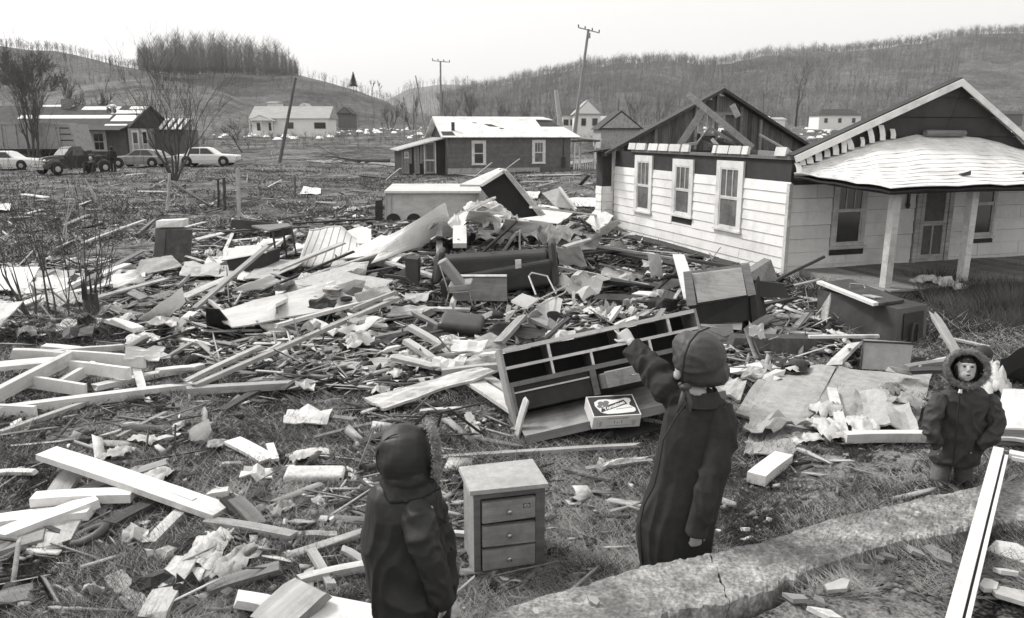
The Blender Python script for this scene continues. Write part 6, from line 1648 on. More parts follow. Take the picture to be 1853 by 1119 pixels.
# ---- sofa
Yo = yg(880, 560); 
m1 = MB(); qbox(m1, [(800, 545, Yo), (1000, 518, Yo + .4), (1000, 470, Yo + .5), (795, 505, Yo + .1)], (0, .75, 0))
m2 = MB(); qbox(m2, [(795, 506, Yo + .2), (995, 482, Yo + .6), (993, 458, Yo + .7), (797, 470, Yo + .3)], (.0, .35, .05))
m3 = MB(); qbox(m3, [(998, 520, Yo + .3), (1012, 518, Yo + .3), (1003, 438, Yo + .75), (990, 440, Yo + .75)], (.05, .75, 0)); m4 = MB(); qbox(m4, [(778, 520, Yo + .1), (797, 512, Yo + .1), (802, 455, Yo + .4), (787, 458, Yo + .4)], (0, .7, 0))
m5 = MB(); qbox(m5, [(933, 494, Yo + .35), (944, 494, Yo + .37), (943, 470, Yo + .4), (932, 471, Yo + .38)], (0, .03, 0))
SF = solid('sofa', 'overturned dark sofa in the middle of the heap', 'sofa', [('base', m1, 'upholstery'), ('backrest', m2, 'upholstery'), ('armrest', m3, 'upholstery'), ('armrest', m4, 'upholstery'), ('torn_patch', m5, 'pale_wood')])
for ch in SF.children:
    if ch.name.startswith(('base', 'backrest', 'armrest')):
        bv = ch.modifiers.new('b', 'BEVEL'); bv.width = .07; bv.segments = 3
m1 = MB(); qbox(m1, [(734, 512, Yo), (756, 514, Yo), (756, 470, Yo + .2), (733, 468, Yo + .2)], (0, .4, 0)); single('dark_bin', 'square black box left of the overturned sofa', 'box', m1, 'dark_panel')
m1 = MB(); qbox(m1, [(819, 545, Yo - .25), (918, 545, Yo - .2), (917, 500, Yo + .05), (820, 500, Yo + .0)], (0, .05, .0)); m2 = MB(); qbox(m2, [(819, 501, Yo - .03), (917, 501, Yo + .02), (917, 498, Yo + .04), (820, 498, Yo + .0)], (0, .05, .0))
solid('tabletop', 'flat wooden tabletop standing on edge in front of the sofa', 'tabletop', [('top', m1, 'furniture_wood'), ('edge', m2, 'edge_wood')])

# ---- chairs
Yh = yg(825, 566) - .2
def padq(q, th=.06, bev=.02): m = MB(); qbox(m, q, (0, th, 0)); return m
m1 = padq([(845, 519, Yh), (805, 470, Yh), (790, 478, Yh), (833, 530, Yh)], .30)
m2 = MB(); qbox(m2, [(812, 532, Yh - .02), (852, 526, Yh), (853, 513, Yh), (810, 518, Yh - .02)], (.02, .36, .03))
LG = []
for q in ([W(806, 552, Yh), W(812, 530, Yh), W(795, 480, Yh)], [W(814, 530, Yh), W(848, 528, Yh), W(855, 553, Yh)], [W(812, 532, Yh + .36), W(808, 545, Yh + .36)], [W(850, 526, Yh + .36), W(853, 546, Yh + .36)]): m3 = MB(); m3.tube(q, .012, 6); LG.append(('leg', m3, 'chrome'))
C1 = solid('kitchen_chair', 'padded kitchen chair standing crooked in front of the tabletop', 'chair', [('backrest', m1, 'chair_vinyl'), ('seat', m2, 'chair_vinyl')] + LG)
for ch in C1.children:
    if not ch.name.startswith('leg'): bv = ch.modifiers.new('b', 'BEVEL'); bv.width = .03; bv.segments = 3
Yt = yg(985, 600)
m1 = MB(); m1.tube([W(970, 534, Yt + .3), W(957, 500, Yt + .6), W(962, 494, Yt + .62), W(990, 500, Yt + .65), W(1006, 532, Yt + .4)], .015, 6)
m2 = MB(); qbox(m2, [(925, 548, Yt - .1), (955, 560, Yt - .2), (975, 545, Yt + .2), (945, 535, Yt + .3)], (0, .03, .03))
solid('folding_chair', 'folding metal chair on its side with a pale seat', 'chair', [('frame', m1, 'chrome'), ('seat', m2, 'pale_plastic')])
Yv = yg(1000, 610)
m1 = MB(); rings = []
for i in range(9):
    t = i / 8; a = W(968 + 50 * t, 560 - 22 * math.sin(t * 2.2) + 0, Yv + .1 + .25 * math.sin(t * 3)); b_ = W(958 + 72 * t - 20 * t * t, 578 + 18 * math.sin(t * 3.0), Yv - .05)
    rings.append([a, b_, b_ + Vector((0, .02, 0)), a + Vector((0, .02, 0))])
m1.loft(rings)
m2 = MB(); m2.tube([W(962, 552, Yv + .1), W(975, 542, Yv + .15), W(1030, 515, Yv + .5), W(1022, 530, Yv + .35), W(970, 556, Yv + .1)], .013, 6)
c0 = W(1001, 573, Yv - .06); m3 = MB(); m3.prism([(c0.x + .085 * math.cos(t) * (1 + .25 * math.sin(3 * t)), c0.z + .10 * math.sin(t) * (1 + .2 * math.cos(2 * t))) for t in (2 * math.pi * j / 14 for j in range(14))], c0.y - .02, c0.y + .02, 'xz')
m4 = MB(); rings = []
for i in range(7):
    a = math.radians(100 + 130 * i / 6); p = W(975 + 20 * math.cos(a), 580 - 20 * math.sin(a), Yv - .12); q = W(985 + 12 * math.cos(a), 582 - 12 * math.sin(a), Yv - .0); rings.append([p, q, q + Vector((0, .02, 0)), p + Vector((0, .02, 0))])
m4.loft(rings)
solid('plastic_chair', 'pale plastic chair upturned above the dresser, a torn hole in its seat', 'chair', [('seat', m1, 'pale_plastic'), ('frame', m2, 'chrome'), ('hole', m3, 'rag_dark'), ('backrest', m4, 'pale_plastic')])
# bare black stool frame on the grass near child
p = lambda x, y, h: G(x, y, h)
m1 = MB(); m1.tube([p(752, 768, .02), p(775, 745, .30), p(800, 745, .30), p(792, 772, .02)], .013, 6); m1.tube([p(775, 745, .30), p(757, 760, .0)], .013, 6); m1.tube([p(798, 747, .30), p(815, 742, .32), p(872, 785, .02)], .013, 6); m1.tube([p(795, 748, .3), p(880, 728, .12)], .011, 6)
single('stool', 'bare dark tubular stool frame upside down behind the hooded child', 'stool', m1, 'dark_metal')

# ---- washing cabinet, trunk, table, mattress at left
Yq = yg(305, 484)
m1 = MB(); qbox(m1, [(278, 474, Yq), (344, 474, Yq + .05), (348, 416, Yq + .25), (281, 414, Yq + .2)], (-.16, .45, 0)); m2 = MB(); qbox(m2, [(282, 412, Yq + .2), (330, 411, Yq + .4), (331, 398, Yq + .45), (282, 400, Yq + .3)], (0, .35, 0)); m3 = MB(); qbox(m3, [(278.5, 473, Yq - .012), (296, 475, Yq - .012), (300, 418, Yq + .19), (281, 415, Yq + .19)], (0, .01, 0))
solid('metal_cabinet', 'dented grey steel cabinet standing alone at left with a white box on top', 'cabinet', [('case', m1, 'rust_metal'), ('side', m3, 'appliance')])
single('white_tray', 'white enamel tray lying on the dented steel cabinet', 'tray', m2, 'white_paint')
Yq = yg(450, 512)
m1 = MB(); qbox(m1, [(417, 500, Yq), (478, 488, Yq + .35), (480, 458, Yq + .45), (410, 470, Yq + .1)], (.1, .8, .0)); m2 = MB(); qbox(m2, [(408, 471, Yq + .05), (482, 458, Yq + .4), (470, 445, Yq + 1.1), (425, 448, Yq + .9)], (0, .03, .02))
m3 = MB(); m3.hexa([Vector(v) for v in m2.v]) if False else None
solid('storage_chest', 'open dark chest with pale top behind the long leaning board', 'trunk', [('case', m1, 'dark_panel'), ('lid', m2, 'white_board')])
Yq = yg(520, 474)
m1 = MB(); T4 = [W(487, 417, Yq), W(527, 409, Yq + .3), W(521, 404, Yq + 1.0), W(455, 408, Yq + 1.0)]; m1.hexa([*[v - Vector((0, 0, .04)) for v in T4], *T4])
LG = []
for a, b in (((493, 417), (500, 464)), ((512, 413), (519, 468)), ((527, 412), (536, 460))): m2 = MB(); m2.tube([W(*a, Yq + .1), W(*b, Yq - .05)], [.035, .022], 6); LG.append(('leg', m2, 'dark_wood'))
m3 = MB(); qbox(m3, [(488, 432, Yq + .1), (526, 425, Yq + .3), (526, 411, Yq + .3), (488, 418, Yq + .05)], (0, .04, 0))
solid('table', 'small dark table on thin legs left of the striped mattress', 'table', [('tabletop', m1, 'grey_wood'), ('apron', m3, 'dark_wood')] + LG)
# striped mattress draped over the pile
m1 = MB(); V = []; n1, n2 = 57, 18; Ym = yg(600, 500)
top = [(560, 415), (590, 412), (618, 413), (640, 428), (666, 443)]; bot = [(539, 484), (560, 486), (600, 476), (635, 468), (668, 455)]
def pl(L, t): k = min(int(t * 4), 3); f = t * 4 - k; return (L[k][0] * (1 - f) + L[k + 1][0] * f, L[k][1] * (1 - f) + L[k + 1][1] * f)
Vg = np.zeros((n2, n1, 3))
for i in range(n2):
    for j in range(n1):
        s_, t = i / (n2 - 1), j / (n1 - 1); a, b = pl(bot, t), pl(top, t); c = W(a[0] + (b[0] - a[0]) * s_, a[1] + (b[1] - a[1]) * s_, Ym + 1.15 * s_ ** 1.4 + .15 * math.sin(t * 5))
        Vg[i, j] = c + Vector((0, 0, .03 * math.sin(t * 9 + s_ * 4)))
cM = Vg.reshape(-1, 3).mean(0); Vl = (Vg - cM).reshape(-1, 3); F_ = [[i * n1 + j, i * n1 + j + 1, (i + 1) * n1 + j + 1, (i + 1) * n1 + j] for i in range(n2 - 1) for j in range(n1 - 1)]
MT = thing('mattress', 'striped mattress slumped over the wreckage left of centre', 'mattress', cM)
me = bpy.data.meshes.new('ticking'); me.from_pydata([tuple(v) for v in Vl], [], F_); me.materials.append(MATS['mattress_edge']); me.materials.append(MATS['rag_mid'])
for k_, p_ in enumerate(me.polygons): p_.use_smooth = True; p_.material_index = 1 if (k_ % (n1 - 1)) % 6 == 3 else 0
o = bpy.data.objects.new('ticking', me); COL.objects.link(o); o.parent = MT; md = o.modifiers.new('s', 'SOLIDIFY'); md.thickness = .10; md.offset = -1 if True else 1
m1 = MB(); e1 = [Vector(Vg[n2 - 1, j]) - Vector(cM) for j in range(n1)]; m1.tube(e1, .022, 8); m1.build('edge_roll', 'mattress_edge', MT, smooth=True)

# ---- pale box trailer/freezer body on its side behind the heap, and the propped slab
Yb = 21.6
m1 = MB(); qbox(m1, [(696, 398, Yb), (866, 398, Yb), (868, 349, Yb + .1), (697, 349, Yb + .1)], (0, 1.5, .05)); m2 = MB(); qbox(m2, [(695, 350, Yb - .02), (870, 350, Yb - .02), (870, 346, Yb - .0), (695, 346, Yb)], (0, 1.55, .10))
m3 = MB()
for px_ in (712, 749): c = W(px_, 398, Yb - .03); m3.prism([(c.x + .19 * math.cos(t), c.z + .17 * math.sin(t)) for t in (math.pi * j / 10 for j in range(11))], c.y - .01, c.y + .02, 'xz')
m4 = MB(); qbox(m4, [(866, 385, Yb - .01), (880, 375, Yb + .3), (880, 338, Yb + .4), (868, 348, Yb + .05)], (0, .05, 0)); m5 = MB(); qbox(m5, [(679, 400, Yb + .6), (692, 400, Yb + .6), (692, 362, Yb + .7), (679, 364, Yb + .7)], (0, .06, 0))
m6 = MB()
for px_ in (697, 706, 858, 866): qbox(m6, [(px_, 398, Yb - .04), (px_ + 2, 398, Yb - .04), (px_ + 2, 349, Yb + .03), (px_, 349, Yb + .03)], (0, .03, 0))
solid('stove', 'big pale box-shaped appliance body lying behind the heap with two round cut-outs', 'appliance', [('front_panel', m1, 'sheet_metal'), ('top_panel', m2, 'white_board'), ('cut_out', m3, 'dark_panel'), ('open_door', m4, 'grey_board'), ('grid', m5, 'rag_dark'), ('trim', m6, 'grey_board')])
Yb2 = 20.3
m1 = MB(); qbox(m1, [(880, 340, Yb2), (975, 388, Yb2 - .3), (912, 306, Yb2 + .3), (886, 334, Yb2)], (0, .06, 0))
m1 = MB(); m1.hexa([W(885, 336, Yb2), W(982, 392, Yb2 - .3), W(960, 400, Yb2 - .2), W(888, 392, Yb2 - .1), W(906, 305, Yb2 + .4), W(912, 306, Yb2 + .4), W(975, 391, Yb2), W(893, 392, Yb2 + .1)])
m1 = MB(); pts = [(868, 338), (905, 306), (915, 310), (982, 390), (935, 396), (905, 385)]; fr = [W(a, b, Yb2 + .3) for a, b in pts]; bk = [q + Vector((.0, .08, 0)) for q in fr]; n = len(m1.v); m1.v += [tuple(q) for q in fr + bk]; m1.f += [tuple(range(6))[::-1], tuple(range(6, 12))] + [(i, (i + 1) % 6, 6 + (i + 1) % 6, 6 + i) for i in range(6)]
m2 = MB(); m2.hexa([W(832, 338, Yb2 - .6), W(873, 338, Yb2 - .6), W(915, 312, Yb2 + .2), W(905, 309, Yb2 + .8), W(832, 334, Yb2 - .6), W(868, 335, Yb2 - .62), W(913, 307, Yb2 + .2), W(903, 304, Yb2 + .8)])
m3 = MB(); m3.hexa([W(909, 309, Yb2 + .1), W(918, 309, Yb2 + .1), W(984, 389, Yb2 + .05), W(974, 391, Yb2 + .05), W(909, 304, Yb2 + .3), W(918, 308, Yb2 + .3), W(988, 389, Yb2 + .3), W(978, 391, Yb2 + .3)])
solid('propped_slab', 'large dark slab with pale edges propped up like a tent behind the heap', 'wall section', [('face', m1, 'dark_panel'), ('top_skin', m2, 'white_board'), ('edge', m3, 'pale_wood')])
m1 = MB(); qbox(m1, [(1006, 375, 22), (1040, 378, 22.2), (1014, 340, 22.8), (981, 350, 22.6)], (0, .08, 0)); m2 = MB(); m2.tube([W(1012, 340, 22.7), W(1042, 380, 22)], .05, 4)
solid('door_leaf', 'brown panel door propped at a slant right of the dark slab', 'door', [('panel', m1, 'grey_board'), ('edge', m2, 'edge_wood')])

# ---- white door frame lying across the foundation at lower right
A_ = W(1797, 812, 5.75); B_ = W(1680, 1230, 3.2)
lift = .0
dl = (A_ - B_); L = dl.length; x_ = dl.normalized(); y_ = Vector((-x_.y, x_.x, 0)).normalized() * -1; 
if y_.x < 0: y_ = -y_
z_ = x_.cross(y_); z_ = -z_ if z_.z < 0 else z_
Rf = Matrix((x_, y_, z_)).transposed()
DF = thing('doorframe', 'white wooden screen-door frame lying across the foundation at the lower right', 'door frame', B_, rot=Rf)
m_ = MB(); m_.box(0, 0, -.02, L, .070, .02); m_.build('stile', 'white_paint', DF)
m_ = MB(); m_.box(0, .084, -.02, L - .10, .106, .01); m_.build('stile_bead', 'white_paint', DF)
m_ = MB(); m_.box(0, .0705, -.018, L - .05, .0835, -.012); m_.build('groove', 'dark_panel', DF)
m_ = MB(); m_.box(L - .085, .108, -.019, L - .003, .92, .019); m_.build('rail', 'white_paint', DF)
m_ = MB(); m_.box(L - .12, .13, -.02, L - .10, .90, .008); m_.build('rail_bead', 'white_paint', DF)
m_ = MB(); m_.box(0, .86, -.0195, L - .09, .94, .0195); m_.build('stile', 'white_paint', DF)

# ---- floor sections on the ground at right of the woman
def sheet(pts, th, m, name, label, cat, group=None, warp=.02, n=8, seed=0, jag=0., hs=None):
    c4 = [G(*p) for p in pts]; r = random.Random(seed or int(pts[0][0] * 7 + pts[0][1])); sd = r.random() * 50
    rows_ = []; 
    for i in range(n + 1):
        row = []
        for j in range(n + 1):
            s_, t = i / n, j / n; p = (c4[0] * (1 - t) + c4[1] * t) * (1 - s_) + (c4[3] * (1 - t) + c4[2] * t) * s_
            e = 1 if (i in (0, n) or j in (0, n)) else 0
            q = Vector((s_ * 3 + sd, t * 3, 0)); p = p + Vector((0, 0, warp * mnoise.noise(q) * 2.2))
            if e and jag: p = p + Vector((jag * mnoise.noise(q * 4.1), jag * mnoise.noise(q * 4.1 + Vector((0, 9, 0))), jag * .4 * mnoise.noise(q * 5)))
            row.append(p)
        rows_.append(row)
    c = sum((q for row in rows_ for q in row), Vector()) / ((n + 1) ** 2); m1 = MB(); k = n + 1
    for row in rows_: m1.v += [tuple(q - c) for q in row]
    for row in rows_: m1.v += [tuple(q - c - Vector((0, 0, th))) for q in row]
    for i in range(n):
        for j in range(n):
            a = i * k + j; m1.f.append((a, a + 1, a + k + 1, a + k)); b = a + k * k; m1.f.append((b + k, b + k + 1, b + 1, b))
    bd = [j for j in range(k)] + [i * k + n for i in range(1, k)] + [n * k + j for j in range(n - 1, -1, -1)] + [i * k for i in range(n - 1, 0, -1)]
    for i in range(len(bd)): a, b = bd[i], bd[(i + 1) % len(bd)]; m1.f.append((b, a, a + k * k, b + k * k))
    o = m1.build(name, m); o.location = c; return tag(o, label, cat, group)

def board(p0, p1, w, t, m, label, name='board', cat='board', group=None, roll=0., splint=0., seed=None, wpt=None):
    a, b = G(*p0), G(*p1); d = b - a; L = d.length; x_ = d.normalized(); y_ = Vector((0, 0, 1)).cross(x_)
    y_ = y_.normalized() if y_.length > .05 else Vector((0, 1, 0)); z_ = x_.cross(y_); Rm_ = Matrix((x_, y_, z_)).transposed() @ Matrix.Rotation(roll, 3, 'X')
    r = random.Random(seed if seed is not None else int(p0[0] * 13 + p0[1] * 7)); m1 = MB(); rings = []
    for i, f in enumerate((0, .25, .5, .75, 1)):
        xx = -L / 2 + L * f; bend = .008 * math.sin(f * 3 + r.random()); w2 = w / 2 * (1 + r.uniform(-.02, .02))
        if i in (0, 4) and splint:
            s = 1 if i else -1; rings.append([(xx + s * r.uniform(0, splint), -w2, -t / 2 + bend), (xx + s * r.uniform(-splint, splint), w2 * .9, -t / 2 + bend), (xx + s * r.uniform(-splint * .3, splint), w2 * .9, t / 2 + bend), (xx + s * r.uniform(-splint, splint * .4), -w2, t / 2 + bend)])
        else: rings.append([(xx, -w2, -t / 2 + bend), (xx, w2, -t / 2 + bend), (xx, w2, t / 2 + bend), (xx, -w2, t / 2 + bend)])
    o = m1.loft(rings).build(name, m); o.matrix_world = Matrix.Translation((a + b) / 2) @ Rm_.to_4x4()
    return tag(o, label, cat, group)

def crumple(px, py, h, s, m, label, name='rag', cat='rag', group=None, n=9, flat=.5, seed=None, asp=1.5):
    c = G(px, py, h); r = random.Random(seed if seed is not None else int(px * 3 + py * 11)); sd = r.random() * 90; az = r.random() * 3.1; m1 = MB()
    s *= .72; n += 4
    for i in range(n):
        for j in range(n):
            u_, v_ = (i / (n - 1) - .5) * asp, (j / (n - 1) - .5); q = Vector((u_ * 2. + sd, v_ * 2., 0)); rr = 1 + .28 * mnoise.noise(q * .8)
            x = u_ * s * rr + s * .11 * mnoise.noise(q * 2.2 + Vector((3, 3, 3))); y = v_ * s * rr + s * .11 * mnoise.noise(q * 2.2 + Vector((8, 3, 3)))
            z = s * flat * (.75 * (1 - 2 * abs(mnoise.noise(q * 1.2))) + .32 * (1 - 2 * abs(mnoise.noise(q * 3.1)))) - s * flat * 1.2 * (u_ * u_ / asp ** 2 + v_ * v_) * 1.6
            m1.v.append((x * math.cos(az) - y * math.sin(az), x * math.sin(az) + y * math.cos(az), z - s * flat * .5))
    for i in range(n - 1):
        for j in range(n - 1): a = i * n + j; m1.f.append((a, a + 1, a + n + 1, a + n))
    o = m1.build(name, m, smooth=True, fix=False); o.location = c + Vector((0, 0, s * flat * .15)); return tag(o, label, cat, group)
# ================================================================ DEBRIS PLACED PIECE BY PIECE
S = sheet
# floor sections right of the woman
S([(1330, 745, .06), (1445, 790, .05), (1513, 664, .10), (1392, 658, .10)], .03, 'lino', 'floor_section', 'large worn grey floor section lying flat just right of the woman', 'floor section', warp=.02)
S([(1345, 822, .03), (1432, 826, .02), (1478, 772, .04), (1360, 772, .05)], .012, 'linoleum_pale', 'linoleum_sheet', 'torn linoleum sheet at the near end of the grey floor section', 'linoleum', warp=.03, jag=.04)
S([(1432, 772, .07), (1650, 792, .03), (1688, 676, .06), (1518, 668, .08)], .02, 'lino', 'floor_section', 'mottled floor section between the grey floor and the small boy', 'floor section', warp=.03, jag=.03)
S([(1340, 780, .13), (1400, 775, .15), (1478, 757, .18), (1362, 752, .09)], .008, 'linoleum_pale', 'torn_flooring', 'curled pale strip of flooring across the near edge of the grey section', 'flooring', warp=.07, jag=.05)
S([(1552, 762, .12), (1672, 790, .10), (1640, 725, .14), (1545, 700, .12)], .02, 'linoleum_pale', 'wallboard', 'pale wallboard sliding off the frame left of the small boy', 'wallboard', warp=.05, jag=.04)
S([(1290, 708, .10), (1340, 722, .06), (1352, 688, .10), (1320, 682, .1)], .03, 'grey_board', 'plank_end', 'small dark plank end under the bonnet', 'plank')
S([(1340, 680, .16), (1378, 684, .14), (1388, 668, .18), (1355, 662, .18)], .025, 'lino', 'floor_tile', 'small square board lying on the grey floor section beside the bonnet', 'board')
board((1528, 792, .08), (1690, 790, .08), .10, .09, 'white_wood', 'white timber edge at the near side of the wallboard by the boy')
board((1525, 785, .07), (1505, 705, .10), .10, .05, 'white_wood', 'white timber running away from the near corner of the wallboard frame')
board((1368, 868, .05), (1418, 828, .05), .16, .09, 'white_paint', 'short thick white timber lying below the torn linoleum', wpt=1)
board((1442, 812, .02), (1505, 842, .01), .05, .02, 'pale_wood', 'thin pale stick right of the thick white timber', splint=.05)
S([(1072, 854, .03), (1095, 846, .02), (1185, 826, .02), (1085, 828, .05)], .01, 'white_board', 'siding_scrap', 'curved white strip of siding left of the woman', 'siding', warp=.04, jag=.02)
board((1060, 850, .01), (1180, 832, .01), .06, .02, 'grey_wood', 'grey lath under the curved white strip beside the woman')
board((780, 830, .02), (1155, 806, .02), .06, .03, 'pale_wood', 'long pale lath lying behind the chest of drawers', splint=.06)
# right edge
S([(1795, 790, .12), (1900, 800, .12), (1900, 700, .2), (1815, 705, .2)], .03, 'white_paint', 'wallboard', 'big white panel at the right edge behind the boy', 'panel', warp=.01)
board((1790, 790, .1), (1900, 795, .1), .05, .16, 'grey_wood', 'grey beam under the big white panel at the right edge')
crumple(1800, 690, .15, .55, 'rag', 'bright crumpled cloth right behind the boy hood', 'cloth', 'cloth', asp=.8, flat=.8)
S([(1825, 672, .1), (1900, 690, .1), (1900, 635, .45), (1812, 640, .4)], .25, 'dark_panel', 'dark_box', 'dark upholstered lump at the right edge behind the boy', 'cushion', warp=.05)
board((1740, 655, .05), (1690, 570, .55), .12, .04, 'pale_wood', 'pale splintered board leaning behind the boy up toward the refrigerator', splint=.1)
board((1640, 668, .1), (1720, 655, .12), .10, .08, 'grey_wood', 'grey timber between the seat panel and the boy hood')
board((1700, 610, .05), (1790, 628, .03), .07, .03, 'pale_wood', 'pale lath in the mud right of the refrigerator')
crumple(1700, 508, .3, .55, 'rag', 'white crumpled insulation at the foot of the right porch post', 'insulation', 'insulation', asp=2.2, flat=.5)
board((1405, 508, .3), (1492, 464, .75), .06, .05, 'dark_wood', 'dark pole leaning against the corner of the white bungalow')
# right centre debris
for q in (((1228, 462, .7), (1250, 540, .35), .22, .02, 'white_board', 'pale board propped up behind the television cabinet'),
          ((1040, 440, .45), (1230, 470, .3), .08, .05, 'pale_wood', 'long pale pole running from the heap toward the white bungalow corner'),
          ((1010, 485, .4), (1175, 517, .25), .07, .05, 'pale_wood', 'long pale rail sloping down behind the torn metal sheet'),
          ((1130, 575, .0), (1240, 478, .6), .06, .04, 'dark_wood', 'thin dark stick leaning up to the television cabinet'),
          ((1080, 505, .30), (1190, 518, .25), .30, .04, 'dark_panel', 'dark flat beam behind the torn metal sheet'),
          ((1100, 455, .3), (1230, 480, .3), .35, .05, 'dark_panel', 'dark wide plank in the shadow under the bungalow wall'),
          ((1038, 530, .2), (1037, 585, .0), .05, .03, 'pale_wood', 'short upright pale lath beside the plastic chair'),
          ((1060, 560, .08), (1190, 558, .08), .25, .05, 'dark_wood', 'dark beam on the ground behind the pointing hand'),
          ((1130, 420, .5), (1100, 405, .7), .25, .02, 'white_board', 'white curved trim by the far bungalow wall'),
          ((1085, 478, .45), (1175, 500, .2), .1, .03, 'grey_wood', 'grey plank crossing behind the dark wide plank'),
          ((1140, 428, .12), (1300, 468, .12), .5, .05, 'dark_panel', 'dark board painted as the shaded gap under the far part of the bungalow wall'),  # dark board laid in as the shade of the gap below the wall
          ((1290, 470, .12), (1415, 505, .10), .4, .05, 'dark_panel', 'dark board painted as the shaded gap under the near part of the bungalow wall'),  # same painted shade, nearer stretch of the gap
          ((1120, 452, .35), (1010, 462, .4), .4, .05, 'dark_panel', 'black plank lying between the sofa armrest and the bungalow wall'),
          ((1075, 540, .12), (1215, 548, .12), .5, .08, 'dark_wood', 'broad dark timber left of the television cabinet base'),
          ((1060, 580, .06), (960, 600, .1), .3, .05, 'dark_wood', 'broad dark timber under the upturned plastic chair'),
          ((1395, 495, .25), (1240, 470, .3), .12, .06, 'dark_wood', 'dark sill timber fallen along the bungalow wall'),
          ((1140, 600, .15), (1235, 590, .2), .12, .05, 'grey_wood', 'grey plank between the pointing hand and the bonnet')):
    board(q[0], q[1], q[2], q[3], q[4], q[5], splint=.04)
S([(1000, 510, .3), (1062, 545, .1), (1110, 500, .35), (1045, 495, .5)], .01, 'white_board', 'metal_sheet', 'crumpled white metal sheet right of the overturned sofa', 'metal sheet', warp=.10, jag=.05)
S([(1045, 448, .5), (1095, 425, .5), (1125, 400, .9), (1105, 400, 1.0)], .02, 'white_board', 'siding_sheet', 'white siding panel leaning by the far end of the bungalow wall', 'siding', warp=.03)
S([(1085, 560, .3), (1105, 570, .2), (1125, 560, .25), (1100, 545, .4)], .01, 'pale_plastic', 'paper_bag', 'crumpled paper bag below the dark beam', 'bag', warp=.08)
S([(1178, 500, .5), (1200, 500, .4), (1195, 460, .8), (1172, 460, .8)], .02, 'grey_board', 'tilted_sheet', 'grey lampshade-like panel under the bungalow wall', 'panel')
S([(1355, 612, .35), (1385, 614, .3), (1382, 590, .45), (1355, 585, .5)], .005, 'paper', 'paper_sheet', 'white sheet of paper sticking up left of the refrigerator', 'paper', warp=.04)
